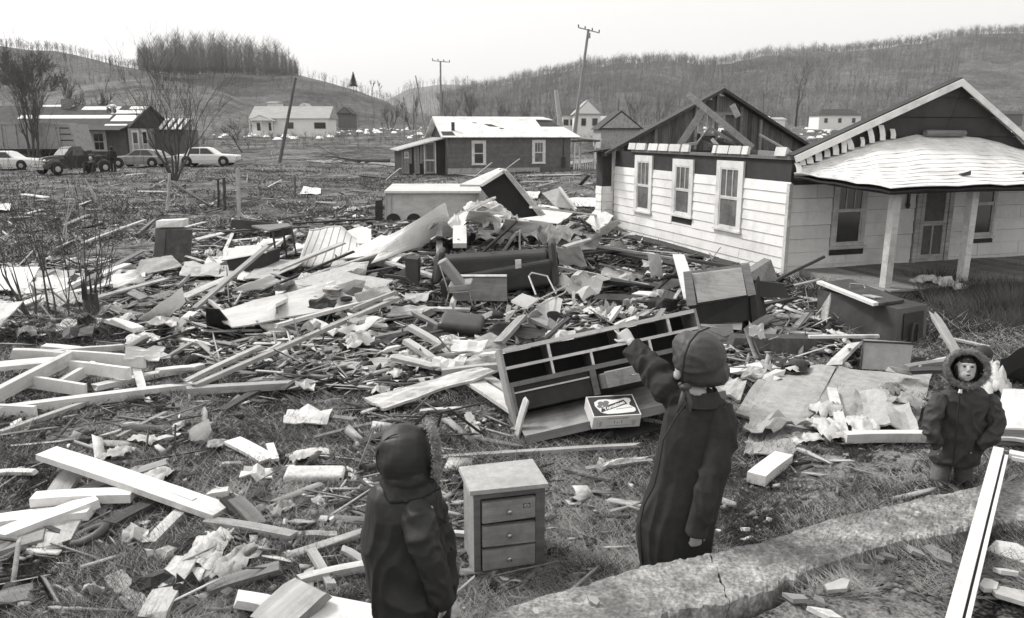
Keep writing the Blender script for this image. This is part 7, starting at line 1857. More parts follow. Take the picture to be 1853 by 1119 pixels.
# left and centre of the big heap
BIG = [
 ([(383, 566, .35), (420, 592, .25), (672, 548, .35), (582, 512, .65)], .02, 'white_board', 'wallboard', 'largest white wall panel lying left of centre, a small round hole near its right end', 'panel'),
 ([(520, 512, .35), (655, 535, .40), (712, 508, .55), (600, 488, .6)], .02, 'linoleum_pale', 'floor_sheet', 'grey dirt-strewn sheet just behind the largest white panel', 'panel'),
 ([(250, 578, .25), (300, 578, .2), (335, 545, .5), (330, 520, .7)], .02, 'white_board', 'wallboard', 'tilted white sheet left of the largest white panel', 'panel'),
 ([(420, 524, .25), (478, 525, .2), (512, 512, .3), (488, 497, .45)], .02, 'white_board', 'wallboard', 'small white panel behind the long leaning board', 'panel'),
 ([(-40, 524, .2), (48, 522, .2), (72, 484, .4), (-40, 486, .42)], .02, 'white_board', 'curved_sheet', 'white panel with rolled edge at the left edge of the picture', 'panel'),
 ([(-60, 620, .2), (0, 590, .25), (42, 545, .45), (-60, 552, .45)], .02, 'white_board', 'curved_sheet', 'lower curved white panel cut by the left edge', 'panel'),
 ([(672, 478, .5), (822, 424, .8), (805, 368, 1.4), (700, 430, .95)], .02, 'white_paint', 'wallboard', 'long bright panel climbing the middle of the heap', 'panel'),
 ([(600, 470, .4), (690, 462, .5), (735, 425, .8), (690, 425, .7)], .02, 'white_paint', 'wallboard', 'lower bright panel between the striped mattress and the climbing panel', 'panel'),
 ([(560, 440, .3), (672, 440, .4), (672, 415, .6), (655, 410, .6)], .02, 'white_board', 'wallboard', 'flat white panel right behind the striped mattress', 'panel'),
 ([(570, 668, .12), (640, 676, .08), (700, 660, .12), (600, 652, .2)], .015, 'white_board', 'siding_piece', 'bright siding piece in front of the heap left of the patterned pillow', 'siding'),
 ([(606, 682, .1), (648, 684, .08), (742, 650, .18), (690, 645, .2)], .015, 'pale_wood', 'plywood_piece', 'pale plywood sheet right of the bright siding piece', 'plywood'),
 ([(700, 738, .06), (660, 722, .08), (860, 665, .30), (905, 668, .28)], .03, 'pale_wood', 'wide_plank', 'wide pale plank slanting up to the dresser corner', 'plank'),
 ([(820, 660, .25), (870, 668, .22), (960, 630, .3), (905, 622, .35)], .03, 'pale_wood', 'wide_plank', 'wide pale plank ending just left of the dresser top', 'plank'),
 ([(880, 600, .25), (960, 615, .15), (1005, 600, .2), (900, 580, .45)], .03, 'furniture_wood', 'door_leaf', 'brown cabinet door with a hole lying between the cushions and the dresser', 'door'),
 ([(488, 602, .10), (528, 612, .05), (500, 572, .3), (462, 580, .3)], .02, 'pale_wood', 'plywood_tray', 'pale drawer bottom under the front edge of the largest panel', 'drawer'),
 ([(100, 600, .1), (178, 592, .1), (185, 575, .2), (112, 580, .2)], .02, 'white_board', 'wallboard', 'white board under the sapling stems', 'panel'),
 ([(205, 520, .3), (262, 508, .3), (250, 490, .5), (200, 498, .4)], .02, 'white_board', 'wallboard', 'pale broken panel left of the steel cabinet foot', 'panel'),
 ([(240, 500, .2), (330, 482, .2), (310, 462, .4), (255, 470, .4)], .02, 'grey_board', 'wallboard', 'grey sheet in front of the dented steel cabinet', 'panel'),
 ([(1060, 400, .4), (1090, 420, .3), (1110, 390, .6), (1080, 375, .7)], .02, 'white_board', 'wallboard', 'tilted pale panel at the far corner of the bungalow', 'panel'),
 ([(935, 395, .3), (1010, 405, .3), (1040, 385, .4), (965, 372, .5)], .02, 'white_board', 'wallboard', 'pale panel flat on the far side of the heap', 'panel'),
 ([(1100, 375, .1), (1010, 372, .1), (1030, 358, .15), (1090, 358, .15)], .02, 'white_board', 'wallboard', 'white sheet near the propped cupboard door', 'panel'),
 ([(655, 560, .35), (720, 545, .4), (700, 515, .6), (640, 530, .6)], .03, 'grey_board', 'wallboard', 'grey drawer-like panel right of the largest white panel', 'panel'),
 ([(838, 405, .95), (905, 400, .9), (915, 386, 1.1), (850, 380, 1.2)], .02, 'white_board', 'wallboard', 'white sheet standing at the very crest of the heap', 'panel'),
 ([(900, 425, .7), (985, 430, .5), (1000, 405, .7), (915, 395, .95)], .02, 'white_board', 'wallboard', 'pale sheet sliding down the right side of the crest', 'panel'),
 ([(990, 455, .5), (1078, 452, .4), (1090, 425, .6), (1010, 420, .7)], .02, 'grey_board', 'wallboard', 'grey sheet between the crest and the bungalow', 'panel'),
 ([(740, 450, .5), (850, 452, .5), (860, 425, .9), (752, 428, .8)], .02, 'grey_board', 'wallboard', 'grey sheet under the upright stud above the sofa', 'panel'),
 ([(1012, 478, .4), (1062, 480, .35), (1050, 445, .8), (1008, 445, .8)], .02, 'white_paint', 'wallboard', 'bright sheet just right of the sofa armrest', 'panel'),
 ([(590, 600, .15), (640, 612, .1), (690, 575, .3), (630, 566, .3)], .02, 'white_board', 'wallboard', 'crooked white board below the right end of the largest panel', 'panel'),
 ([(440, 505, .2), (500, 500, .25), (560, 470, .3), (480, 470, .3)], .02, 'grey_board', 'wallboard', 'grey sheet right of the open dark chest', 'panel'),
 ([(700, 572, .2), (790, 570, .2), (770, 552, .3), (712, 556, .3)], .02, 'pale_wood', 'wallboard', 'pale sheet among splinters below the kitchen chair', 'panel'),
]
for k, (pts, th, m, nm, lb, ct) in enumerate(BIG): S(pts, th, m, nm, lb, ct, warp=.02, jag=.015, seed=200 + k)
m_ = MB(); c = G(627, 546, .42); m_.prism([(c.x + .09 * math.cos(t), c.y + .12 * math.sin(t)) for t in (2 * math.pi * j / 14 for j in range(14))], c.z + .02, c.z + .06, 'xy'); single('dark_disc', 'dark disc standing for the hole near the right end of the largest white panel', 'disc', m_, 'rag_dark')  # flat dark disc painted as the darkness of the panel's hole
m_ = MB(); qbox(m_, [(374, 600, yg(380, 600, .1)), (425, 596, yg(420, 598, .1)), (395, 560, yg(395, 585, .3)), (372, 558, yg(372, 590, .3))], (.0, .04, 0)); single('dark_flap', 'dark hanging flap at the left end of the largest white panel', 'flap', m_, 'dark_panel')
B_ = [
 # long timbers of the heap
 ((352, 560, .3), (482, 447, 1.05), .10, .05, 'pale_wood', 'long pale board leaning up to the open trunk'),
 ((330, 540, .3), (420, 500, .5), .22, .03, 'pale_wood', 'wide pale board below the long leaning board'),
 ((0, 568, .1), (230, 478, .35), .20, .03, 'white_wood', 'long pale board behind the saplings'),
 ((60, 560, .15), (255, 455, .4), .15, .03, 'grey_wood', 'grey board climbing behind the saplings'),
 ((155, 545, .2), (300, 505, .3), .16, .03, 'pale_wood', 'pale beam right of the stump'),
 ((130, 530, .2), (262, 500, .35), .2, .03, 'white_wood', 'pale board above the stump'),
 ((470, 530, .25), (640, 455, .7), .05, .04, 'dark_wood', 'thin dark rail in front of the striped mattress'),
 ((350, 700, .10), (720, 540, .50), .08, .05, 'pale_wood', 'very long thin pole running up from lower left to the heap'),
 ((320, 700, .06), (470, 628, .2), .08, .05, 'pale_wood', 'shorter thin pole left of the very long one'),
 ((0, 745, .05), (350, 700, .05), .12, .10, 'white_wood', 'long thick pale timber running across the left foreground'),
 ((340, 708, .05), (660, 690, .05), .12, .08, 'pale_wood', 'thick pale timber continuing toward the middle'),
 ((0, 785, .02), (200, 715, .04), .07, .05, 'pale_wood', 'thin pole lying below the long thick timber'),
 ((210, 795, .01), (300, 748, .02), .05, .04, 'grey_wood', 'short grey pole in the left grass'),
 ((345, 700, .02), (160, 758, .02), .01, .01, 'dark_wood', 'thin wire-like rod in the left grass'),
 ((400, 745, .02), (500, 690, .03), .10, .04, 'dark_wood', 'dark board in the grass right of the grey pole'),
 ((580, 690, .08), (720, 690, .06), .14, .04, 'grey_wood', 'grey board along the near edge of the heap'),
 ((800, 675, .25), (925, 662, .25), .09, .08, 'pale_wood', 'pale square rail pointing at the dresser corner'),
 ((850, 688, .18), (940, 745, .08), .20, .04, 'white_wood', 'pale board slanting down to the dresser foot'),
 ((875, 680, .15), (950, 730, .08), .12, .04, 'pale_wood', 'narrower board beside the slanting one at the dresser foot'),
 ((735, 618, .35), (790, 655, .15), .11, .06, 'white_wood', 'pale timber leaning by the patterned pillow'),
 ((740, 592, .45), (810, 632, .2), .12, .06, 'white_wood', 'pale timber crossing above the patterned pillow'),
 ((760, 745, .02), (845, 740, .02), .07, .03, 'pale_wood', 'splintered lath above the black stool frame'),
 ((845, 748, .02), (868, 795, .01), .09, .02, 'pale_wood', 'short flat board between the stool frame and the dresser'),
 ((660, 800, .04), (745, 770, .10), .12, .03, 'dark_wood', 'dark board behind the hood of the near child'),
 ((570, 795, .02), (705, 762, .02), .06, .05, 'grey_wood', 'round grey pole left of the hooded child'),
 ((575, 755, .02), (640, 760, .02), .08, .03, 'grey_wood', 'short grey lath left of the round grey pole'),
 ((655, 748, .02), (700, 735, .02), .06, .02, 'pale_wood', 'short pale lath in front of the plywood sheet'),
 ((1000, 790, .02), (930, 775, .05), .12, .02, 'grey_wood', 'grey splinter at the dresser foot'),
 ((935, 790, .0), (952, 725, .35), .10, .02, 'pale_wood', 'split board leaning against the dresser left end'),
 ((1110, 790, .01), (1190, 765, .03), .28, .02, 'dark_wood', 'dark board sticking out under the tomato box'),
 ((1160, 760, .03), (1215, 770, .03), .07, .03, 'pale_wood', 'pale lath between the tomato box and the woman'),
 # lower left foreground
 ((84, 820, .28), (402, 928, .06), .20, .05, 'white_paint', 'long bright white board crossing the lower left foreground'),
 ((135, 832, .24), (352, 905, .13), .05, .03, 'white_paint', 'white strip lying along the long bright board'),
 ((-30, 950, .06), (165, 925, .10), .16, .07, 'white_paint', 'white board at lower left, upper of the converging pair'),
 ((-30, 985, .06), (175, 905, .14), .16, .07, 'white_paint', 'white board at lower left, lower of the converging pair'),
 ((60, 905, .14), (240, 895, .14), .14, .07, 'white_paint', 'white board ending left of the tyre'),
 ((-20, 857, .04), (60, 854, .04), .08, .03, 'white_wood', 'short white board at the left edge above the converging pair'),
 ((-20, 1000, .03), (75, 970, .05), .20, .04, 'grey_wood', 'grey board under the converging pair'),
 ((95, 990, .02), (125, 935, .06), .22, .03, 'pale_wood', 'wide weathered board standing in the grass under the pair'),
 ((98, 905, .05), (135, 850, .15), .18, .04, 'pale_wood', 'weathered board under the left end of the long bright board'),
 ((140, 895, .08), (300, 840, .10), .12, .05, 'grey_wood', 'rough grey slab under the long bright board'),
 ((200, 950, .04), (285, 905, .08), .13, .05, 'dark_wood', 'dark board right of the tyre'),
 ((270, 985, .02), (340, 915, .06), .10, .04, 'pale_wood', 'pale batten under the right end of the long bright board'),
 ((375, 945, .04), (530, 970, .04), .09, .05, 'grey_wood', 'dark-edged batten right of the long bright board'),
 ((530, 970, .02), (610, 968, .02), .07, .03, 'pale_wood', 'pale lath continuing the dark-edged batten'),
 ((270, 980, .01), (480, 962, .03), .08, .03, 'dark_wood', 'dark rail below the pale batten'),
 ((265, 1000, .02), (330, 985, .03), .18, .02, 'dark_panel', 'dark flat plate in the lower left grass') ,
 ((205, 1040, .02), (255, 1105, .02), .13, .02, 'pale_wood', 'nail-pocked pale board at the bottom left, left leg of the V'),
 ((275, 1115, .03), (338, 1008, .05), .17, .03, 'pale_wood', 'nail-pocked pale board at the bottom left, right leg of the V'),
 ((-30, 1098, .02), (58, 1070, .03), .20, .03, 'grey_wood', 'grey board end at the bottom left corner'),
 ((100, 1062, .01), (160, 1088, .01), .02, .02, 'pale_wood', 'thin white stick in the bottom left grass'),
 ((375, 1068, .03), (500, 1028, .05), .12, .04, 'grey_wood', 'grey plank in front of the white rags'),
 ((490, 1132, .16), (565, 1062, .22), .30, .06, 'pale_wood', 'broad grey-brown plank at the bottom edge left of the near child'),
 ((540, 1100, .14), (700, 1128, .10), .24, .05, 'white_paint', 'broad white plank at the bottom edge left of the near child'),
 ((780, 1135, .10), (812, 1108, .35), .12, .08, 'pale_wood', 'sawn timber end at the bottom edge under the near child elbow'),
 ((545, 1050, .04), (680, 1020, .06), .07, .05, 'pale_wood', 'pale batten just left of the near child coat'),
 ((565, 1000, .08), (600, 1060, .02), .06, .04, 'pale_wood', 'short pale batten crossing the one by the near child'),
 ((620, 995, .03), (665, 1020, .03), .06, .03, 'pale_wood', 'short lath touching the near child coat'),
 ((420, 798, .06), (485, 832, .03), .17, .03, 'white_paint', 'short white board in the grass left of the flat stone'),
 ((488, 805, .05), (498, 832, .03), .07, .03, 'white_paint', 'small white block beside the short white board'),
 ((400, 842, .02), (440, 840, .02), .05, .03, 'pale_wood', 'tiny pale lath left of the short white board'),
 ((425, 905, .10), (470, 950, .02), .12, .04, 'grey_wood', 'grey slat leaning near the white board end, left one'),
 ((408, 905, .10), (450, 950, .02), .08, .04, 'dark_wood', 'dark slat leaning near the white board end'),
 ((800, 968, .02), (850, 966, .02), .05, .03, 'white_wood', 'pale lath touching the chest of drawers on its left'),
 ((360, 1030, .02), (345, 1060, .02), .10, .02, 'pale_wood', 'little pale chip board in the grass by the grey plank'),
 ((290, 795, .02), (330, 788, .03), .09, .03, 'pale_wood', 'short pale board in the grass above the long bright board'),
 # timber framing at the left
 ((-40, 668, .30), (120, 652, .30), .28, .05, 'white_wood', 'broad white timber at left edge of the frame stack'),
 ((25, 640, .35), (115, 645, .32), .10, .11, 'white_wood', 'white timber at the top of the frame stack'),
 ((120, 645, .3), (262, 655, .22), .05, .14, 'white_paint', 'white timber on edge at the right of the frame stack, top'),
 ((110, 662, .25), (235, 676, .18), .05, .14, 'white_paint', 'white timber on edge at the right of the frame stack, middle'),
 ((40, 690, .18), (155, 706, .12), .05, .14, 'white_paint', 'white timber on edge at the right of the frame stack, bottom'),
 ((105, 700, .10), (172, 662, .22), .07, .12, 'white_paint', 'short white timber slanting between the stacked ones'),
 ((-40, 735, .10), (130, 645, .35), .09, .14, 'white_wood', 'long timber slanting up through the frame stack'),
 ((-30, 745, .05), (65, 748, .05), .05, .15, 'white_paint', 'white timber on edge at the left edge below the stack'),
 ((95, 640, .34), (222, 628, .2), .09, .07, 'white_wood', 'pale timber reaching right from the frame stack'),
 ((80, 628, .25), (155, 635, .2), .15, .05, 'white_wood', 'short white board behind the frame stack'),
 ((170, 702, .08), (365, 662, .08), .13, .06, 'white_wood', 'white splintered board right of the frame stack'),
 ((245, 662, .14), (258, 705, .04), .09, .04, 'white_wood', 'small upright white board right of the frame stack'),
 ((285, 672, .08), (352, 665, .08), .14, .04, 'white_wood', 'bright split board in front of the bonfire-like tangle of cloth'),
 ((300, 650, .05), (345, 622, .2), .06, .04, 'grey_wood', 'grey stick stuck in the white pan'),
 # sticks in the upper heap
 ((860, 470, .6), (935, 400, 1.4), .05, .04, 'dark_wood', 'dark stick slanting over the sofa toward the heap top'),
 ((795, 460, .7), (795, 415, 1.0), .12, .04, 'pale_wood', 'upright pale stud on the heap above the sofa'),
 ((832, 445, .8), (832, 412, 1.05), .26, .10, 'white_paint', 'upright white box-like post on the heap'),
 ((905, 465, .4), (935, 420, .9), .14, .04, 'white_wood', 'white stud leaning behind the sofa'),
 ((942, 462, .4), (940, 418, .9), .10, .04, 'white_wood', 'upright white stud behind the sofa'),
 ((810, 400, 1.1), (895, 358, 1.5), .10, .05, 'white_wood', 'white splintered rail at the very top of the heap'),
 ((822, 412, 1.0), (905, 372, 1.4), .10, .05, 'pale_wood', 'pale rail just under the topmost rail'),
 ((960, 375, .9), (1080, 390, .5), .07, .05, 'white_wood', 'thin pale rail right of the dark propped slab'),
 ((870, 420, .9), (1020, 432, .5), .22, .04, 'white_wood', 'long pale board on the right flank of the heap'),
 ((955, 440, .5), (1085, 425, .5), .16, .04, 'white_wood', 'pale curved board toward the bungalow'),
 ((400, 420, .2), (560, 410, .3), .28, .04, 'dark_wood', 'long dark sideboard behind the small table'),
 ((420, 405, .5), (500, 412, .4), .06, .25, 'dark_wood', 'dark board on edge left of the small table'),
 ((530, 405, .2), (780, 392, .3), .12, .05, 'dark_wood', 'long dark beam behind the striped mattress'),
 ((370, 385, .1), (470, 360, .1), .10, .04, 'dark_wood', 'dark plank in the grass behind the steel cabinet'),
 ((335, 412, .15), (372, 402, .2), .12, .03, 'white_wood', 'white board right of the white enamel tray'),
 ((378, 425, .15), (430, 438, .15), .10, .03, 'pale_wood', 'pale board in the litter right of the steel cabinet'),
 ((420, 582, .2), (380, 545, .45), .05, .05, 'pale_wood', 'stick propping the largest white panel'),
 ((312, 600, .1), (350, 565, .3), .18, .03, 'white_wood', 'white board end below the tilted white sheet'),
 ((200, 580, .35), (265, 612, .1), .05, .04, 'white_wood', 'white pole leaning right of the stump'),
 ((545, 605, .08), (650, 595, .1), .05, .04, 'pale_wood', 'thin pale rail under the largest panel'),
 ((500, 590, .35), (690, 540, .45), .07, .05, 'white_wood', 'pale rail along the front edge of the largest panel'),
 ((640, 560, .4), (715, 530, .6), .08, .05, 'pale_wood', 'pale rail beyond the right end of the largest panel'),
 ((700, 475, .5), (800, 505, .4), .12, .05, 'pale_wood', 'pale timber left of the black box'),
 ((500, 490, .4), (620, 440, .7), .16, .04, 'pale_wood', 'split pale board right of the striped mattress'),
 ((560, 500, .35), (700, 455, .7), .12, .04, 'pale_wood', 'pale board below the bright climbing panel'),
 ((610, 505, .3), (735, 480, .5), .10, .04, 'dark_wood', 'dark board below the bright climbing panel'),
 ((700, 540, .3), (640, 510, .6), .07, .05, 'white_wood', 'white lath standing left of the black box'),
 ((700, 560, .15), (850, 560, .15), .16, .04, 'pale_wood', 'pale planks under the kitchen chair'),
 ((640, 620, .15), (760, 595, .2), .10, .04, 'grey_wood', 'grey plank above the bright siding piece'),
 ((900, 620, .25), (985, 640, .12), .08, .05, 'dark_wood', 'dark rail along the brown cabinet door'),
 ((960, 640, .15), (1030, 575, .4), .06, .04, 'dark_wood', 'dark stick leaning over the brown cabinet door'),
 # scattered in the mid field
 ((655, 318, .02), (720, 325, .02), .5, .05, 'dark_panel', 'dark slab lying in front of the cottage lean-to'),
 ((700, 326, .05), (725, 305, .9), .14, .05, 'white_wood', 'white board propped up in front of the cottage lean-to'),
 ((955, 318, .03), (1050, 316, .03), .4, .04, 'white_wood', 'white boards in front of the cottage porch'),
 ((940, 330, .03), (1000, 328, .03), .3, .04, 'white_wood', 'white plank in the field below the cottage right window'),
 ((860, 320, 0), (890, 295, 1.2), .08, .04, 'white_wood', 'pale stick leaning up against the cottage front'),
 ((905, 315, 0), (940, 288, 1.2), .08, .04, 'white_wood', 'second pale stick leaning against the cottage front further right'),
 ((1050, 335, .05), (1065, 318, .8), .2, .05, 'dark_wood', 'dark jagged board sticking up right of the cottage'),
 ((40, 352, .02), (85, 358, .02), .4, .05, 'white_wood', 'pale broken boards in the field at far left'),
 ((48, 388, .02), (75, 380, .02), .15, .04, 'white_wood', 'pale short board in the left field'),
 ((225, 318, .02), (262, 314, .02), .3, .05, 'white_wood', 'pale board in front of the grey fastback'),
 ((150, 440, .1), (262, 398, .1), .12, .04, 'pale_wood', 'pale lath in the grass left of the steel cabinet'),
]
for k, q in enumerate(B_): board(q[0], q[1], q[2], q[3], q[4], q[5], splint=.03 if q[4] != 'white_paint' else .0, seed=k, group=None)

CR = [
 (590, 545, .36, .55, 'rag', 'rumpled pale cloth lying on the largest white panel', 'cloth', 2.2), (545, 556, .34, .38, 'rag', 'bunched pale cloth at the left part of the largest panel', 'cloth', 1.6),
 (745, 640, .2, .42, 'pattern_cloth', 'patterned pillow with scroll print left of the dresser', 'pillow', 1.3), (808, 612, .3, .3, 'pattern_cloth', 'small patterned cushion right of the scroll pillow', 'cushion', 1.5),
 (255, 612, .15, .6, 'pattern_cloth', 'flowered cloth hanging over boards right of the stump', 'cloth', 1.3), (345, 622, .15, .42, 'paper', 'white crumpled pan-like sheet in the litter left of centre', 'sheet', 1.3),
 (650, 612, .25, .5, 'paper', 'bright white crumpled paper above the siding piece', 'paper', 1.2), (380, 985, .06, .34, 'rag', 'white rag in the lower left grass by the dark plate', 'rag', 2.), (430, 1010, .05, .30, 'rag', 'torn white rag right of the other, beside the grey plank', 'rag', 2.6),
 (262, 792, .06, .2, 'paper', 'white lump lying in the grass above the long bright board', 'scrap', 2.), (392, 800, .06, .22, 'rag_mid', 'grey peaked rag in the grass', 'rag', 1.), (558, 818, .04, .26, 'paper', 'curled white sheet in the grass above the flat stone', 'sheet', 1.9),
 (510, 915, .06, .24, 'rag_mid', 'speckled mat standing crumpled left of the near child', 'mat', 1.), (470, 890, .06, .18, 'rag_dark', 'black crumpled cloth left of the speckled mat', 'cloth', 1.4), (365, 800, .04, .12, 'rag_dark', 'black lump in the left grass', 'rag', 1.3),
 (210, 815, .10, .3, 'grey_board', 'crumpled grey carton above the long bright board', 'carton', 1.), (250, 850, .12, .2, 'rag_mid', 'torn grey bag beside the crumpled carton', 'bag', 1.), (280, 860, .12, .26, 'rag', 'pale round log-like roll by the long bright board', 'roll', 2.),
 (870, 372, 1.4, .5, 'rag', 'pale insulation tuft on top of the heap', 'insulation', 1.6), (905, 390, 1.2, .55, 'rag', 'hanging insulation right of the heap top', 'insulation', 1.4), (850, 395, 1.2, .7, 'paper', 'white draped sheet on the crest of the heap', 'sheet', 1.2),
 (940, 412, .8, .8, 'rag', 'pale padding spread on the right flank of the heap', 'padding', 1.8), (1000, 420, .6, .7, 'rag_mid', 'grey blanket on the right flank of the heap', 'blanket', 1.8), (890, 430, .8, .7, 'rag_mid', 'torn grey padding above the sofa back', 'padding', 1.4),
 (800, 440, .7, .5, 'rag_dark', 'dark bundle left of the sofa back', 'bundle', 1.6), (850, 462, .7, .55, 'rag_dark', 'dark bundle on the sofa back', 'bundle', 2.), (540, 425, .2, .4, 'rag', 'white bundle between the table and the mattress', 'bundle', 1.2),
 (466, 432, .5, .32, 'pattern_cloth', 'striped bundle lying on the open trunk', 'bundle', 1.), (550, 508, .3, .35, 'rag', 'fringed white cloth left of the dirt-strewn sheet', 'cloth', 1.8), (370, 462, .15, .3, 'rag_mid', 'grey bag right of the steel cabinet', 'bag', 1.5),
 (200, 560, .2, .45, 'rag_mid', 'grey pillow right of the stump', 'pillow', 1.8), (85, 545, .2, .3, 'paper', 'white lump behind the leaning sapling', 'scrap', 1.3), (1020, 430, .5, .45, 'rag', 'pale cloth between the heap and the bungalow', 'cloth', 1.4),
 (1150, 500, .35, .4, 'rag_mid', 'rumpled grey clothes under the bungalow wall', 'clothes', 1.6), (1195, 530, .3, .4, 'rag', 'pale rumpled clothes left of the television cabinet', 'clothes', 1.4), (1200, 575, .2, .38, 'pattern_cloth', 'printed magazine pile left of the television cabinet foot', 'magazines', 1.2),
 (1080, 595, .15, .4, 'paper', 'white torn papers by the pointing hand', 'papers', 1.8), (1150, 585, .15, .4, 'rag', 'pale torn cloth above the dresser top edge', 'cloth', 2.), (1060, 600, .2, .35, 'rag_dark', 'dark cloth behind the dresser top edge', 'cloth', 1.4),
 (1420, 660, .15, .42, 'paper', 'white crumpled bag on the far edge of the grey floor section', 'bag', 1.5), (1385, 660, .15, .35, 'grey_board', 'tan crumpled bag beside the white one', 'bag', 1.4), (1500, 735, .15, .35, 'rag', 'torn white paper mass right of the grey floor section', 'paper', 1.3),
 (1495, 770, .12, .4, 'rag', 'pale rolled padding in front of the torn paper mass', 'padding', 1.8), (1560, 765, .14, .38, 'rag', 'white crumpled lining by the wallboard edge', 'lining', 1.8), (1615, 700, .2, .3, 'rag_mid', 'grey peaked scrap sticking up left of the boy', 'scrap', 1.),
 (1640, 720, .15, .35, 'rag_mid', 'curved grey sheet just left of the boy', 'sheet', 1.4), (1460, 790, .05, .3, 'paper', 'bright scrap at the torn linoleum edge', 'scrap', 2.), (1800, 660, .15, .4, 'paper', 'bright cloth behind the boy hood', 'cloth', 1.),
 (760, 700, .1, .22, 'rag_dark', 'small dark crumple under the wide slanting plank', 'rag', 1.2), (690, 700, .1, .3, 'paper', 'white torn wrapping in front of the plywood sheet', 'wrapping', 1.4), (715, 672, .2, .25, 'rag', 'white broken bowl-like scrap under the plank', 'scrap', 1.2),
 (575, 430, .2, .4, 'rag', 'pale bundle behind the mattress top', 'bundle', 1.3), (640, 378, .05, .5, 'rag', 'pale litter mound left of the big pale appliance', 'litter', 2.), (600, 395, .05, .45, 'rag_mid', 'grey clump in the grass behind the mattress', 'clump', 1.6),
]
for q in CR: crumple(q[0], q[1], q[2], q[3] * (1.5 if q[1] < 450 and q[0] > 700 else 1), q[4], q[5], name='crumpled_' + q[6].replace(' ', '_').replace('-', '_'), cat=q[6], asp=q[7], flat=.42 if q[1] < 470 else .33)
def cushion(px, py, h, sx, sy, sz, rot, m, label, name='cushion'):
    m_ = MB(); m_.cbox((0, 0, 0), (sx, sy, sz)); o = m_.build(name, m); o.location = G(px, py, h); o.rotation_euler = rot
    b = o.modifiers.new('b', 'BEVEL'); b.width = sz * .42; b.segments = 4
    for p in o.data.polygons: p.use_smooth = True
    return tag(o, label, 'cushion')
cushion(835, 586, .28, .62, .5, .18, (.2, .1, -.12), 'cushion_vinyl', 'dark shiny sofa cushion in front of the kitchen chair')
cushion(875, 628, .2, .5, .42, .14, (.1, -.3, .5), 'rag_mid', 'grey folded cushion below the brown cabinet door')
# tyre on the grass
m_ = MB(); c = G(160, 968, .05); rings = []
for i in range(28):
    a = 2 * math.pi * i / 28; rings.append([Vector((c.x + math.cos(a) * (.11 + .035 * math.cos(b)), c.y + math.sin(a) * (.11 + .035 * math.cos(b)), c.z + .03 * math.sin(b) + .04 * math.cos(a))) for b in (2 * math.pi * j / 10 for j in range(10))])
rings.append(rings[0]); m_.loft(rings, cap=False); single('tyre', 'small bare tyre lying on the grass in the lower left', 'tyre', m_, 'rust_metal', smooth=True)
m_ = MB(); m_.cbox((0, 0, 0), (.50, .24, .07)); o = m_.build('flat_stone', 'concrete_pale'); o.location = G(570, 858, .04); o.rotation_euler = (0, .04, .1); b = o.modifiers.new('b', 'BEVEL'); b.width = .03; b.segments = 3; tag(o, 'flat oblong pale stone lying in the grass left of the hooded child', 'stone')
LM = [((870, 490), 'the overturned sofa'), ((1100, 690), 'the dresser'), ((1300, 530), 'the television cabinet'), ((600, 450), 'the striped mattress'), ((313, 440), 'the steel cabinet'), ((500, 430), 'the small table'), ((445, 478), 'the open dark chest'), ((525, 555), 'the largest white panel'), ((835, 586), 'the dark shiny cushion'), ((820, 515), 'the crooked kitchen chair'), ((868, 522), 'the standing tabletop'), ((985, 580), 'the upturned plastic chair'), ((980, 520), 'the folding chair'), ((745, 640), 'the scroll pillow'), ((1575, 575), 'the refrigerator'), ((1605, 648), 'the grey seat panel'), ((1440, 632), 'the black couch underside'), ((1420, 710), 'the grey floor section'), ((785, 370), 'the big pale appliance'), ((930, 350), 'the propped dark slab'), ((1015, 360), 'the slanting door'), ((168, 575), 'the dark stump'), ((160, 968), 'the small tyre'), ((245, 875), 'the long bright board'), ((570, 858), 'the flat stone'), ((740, 900), 'the hooded child'), ((310, 1060), 'the V of pale boards'), ((433, 400), 'the tall pale post'), ((304, 370), 'the splintered post'), ((760, 420), 'the climbing bright panel'), ((1250, 455), 'the bungalow wall'), ((1075, 520), 'the crumpled metal sheet'), ((150, 680), 'the white frame stack'), ((300, 550), 'the tilted white sheet'), ((940, 610), 'the brown cabinet door'), ((610, 662), 'the bright siding piece'), ((800, 695), 'the wide slanting plank'), ((165, 345), 'the leaning tree stub'), ((20, 505), 'the rolled-edge panel'), ((900, 300), 'the dark cottage'), ((670, 525), 'the dirt-strewn sheet'), ((745, 490), 'the square black box')]
USED = {}
def where(x, y, what):
    """a label told from the nearest landmark and the side of it the piece lies on; groups only when nothing tells them apart"""
    c = sorted(((x - a) ** 2 + ((y - b) * 1.8) ** 2, (a, b), n) for (a, b), n in LM)[:5]
    for d, (a, b), n in c:
        dx, dy = x - a, (y - b) * 1.8
        if abs(dx) > 2 * abs(dy): w = ('left of', 'right of')[dx > 0]
        elif abs(dy) > 2 * abs(dx): w = ('behind', 'in front of')[dy > 0]
        else: w = ('behind and left of', 'behind and right of', 'in front and left of', 'in front and right of')[(dx > 0) + 2 * (dy > 0)]
        q = ('close ' if d < 60 ** 2 else ('a little way ' if d < 120 ** 2 else 'well ')) + w
        s = f'{what} {q} {n}'
        if s not in USED: USED[s] = 1; return s, None
    return s, f'{what}s {q} {n}'
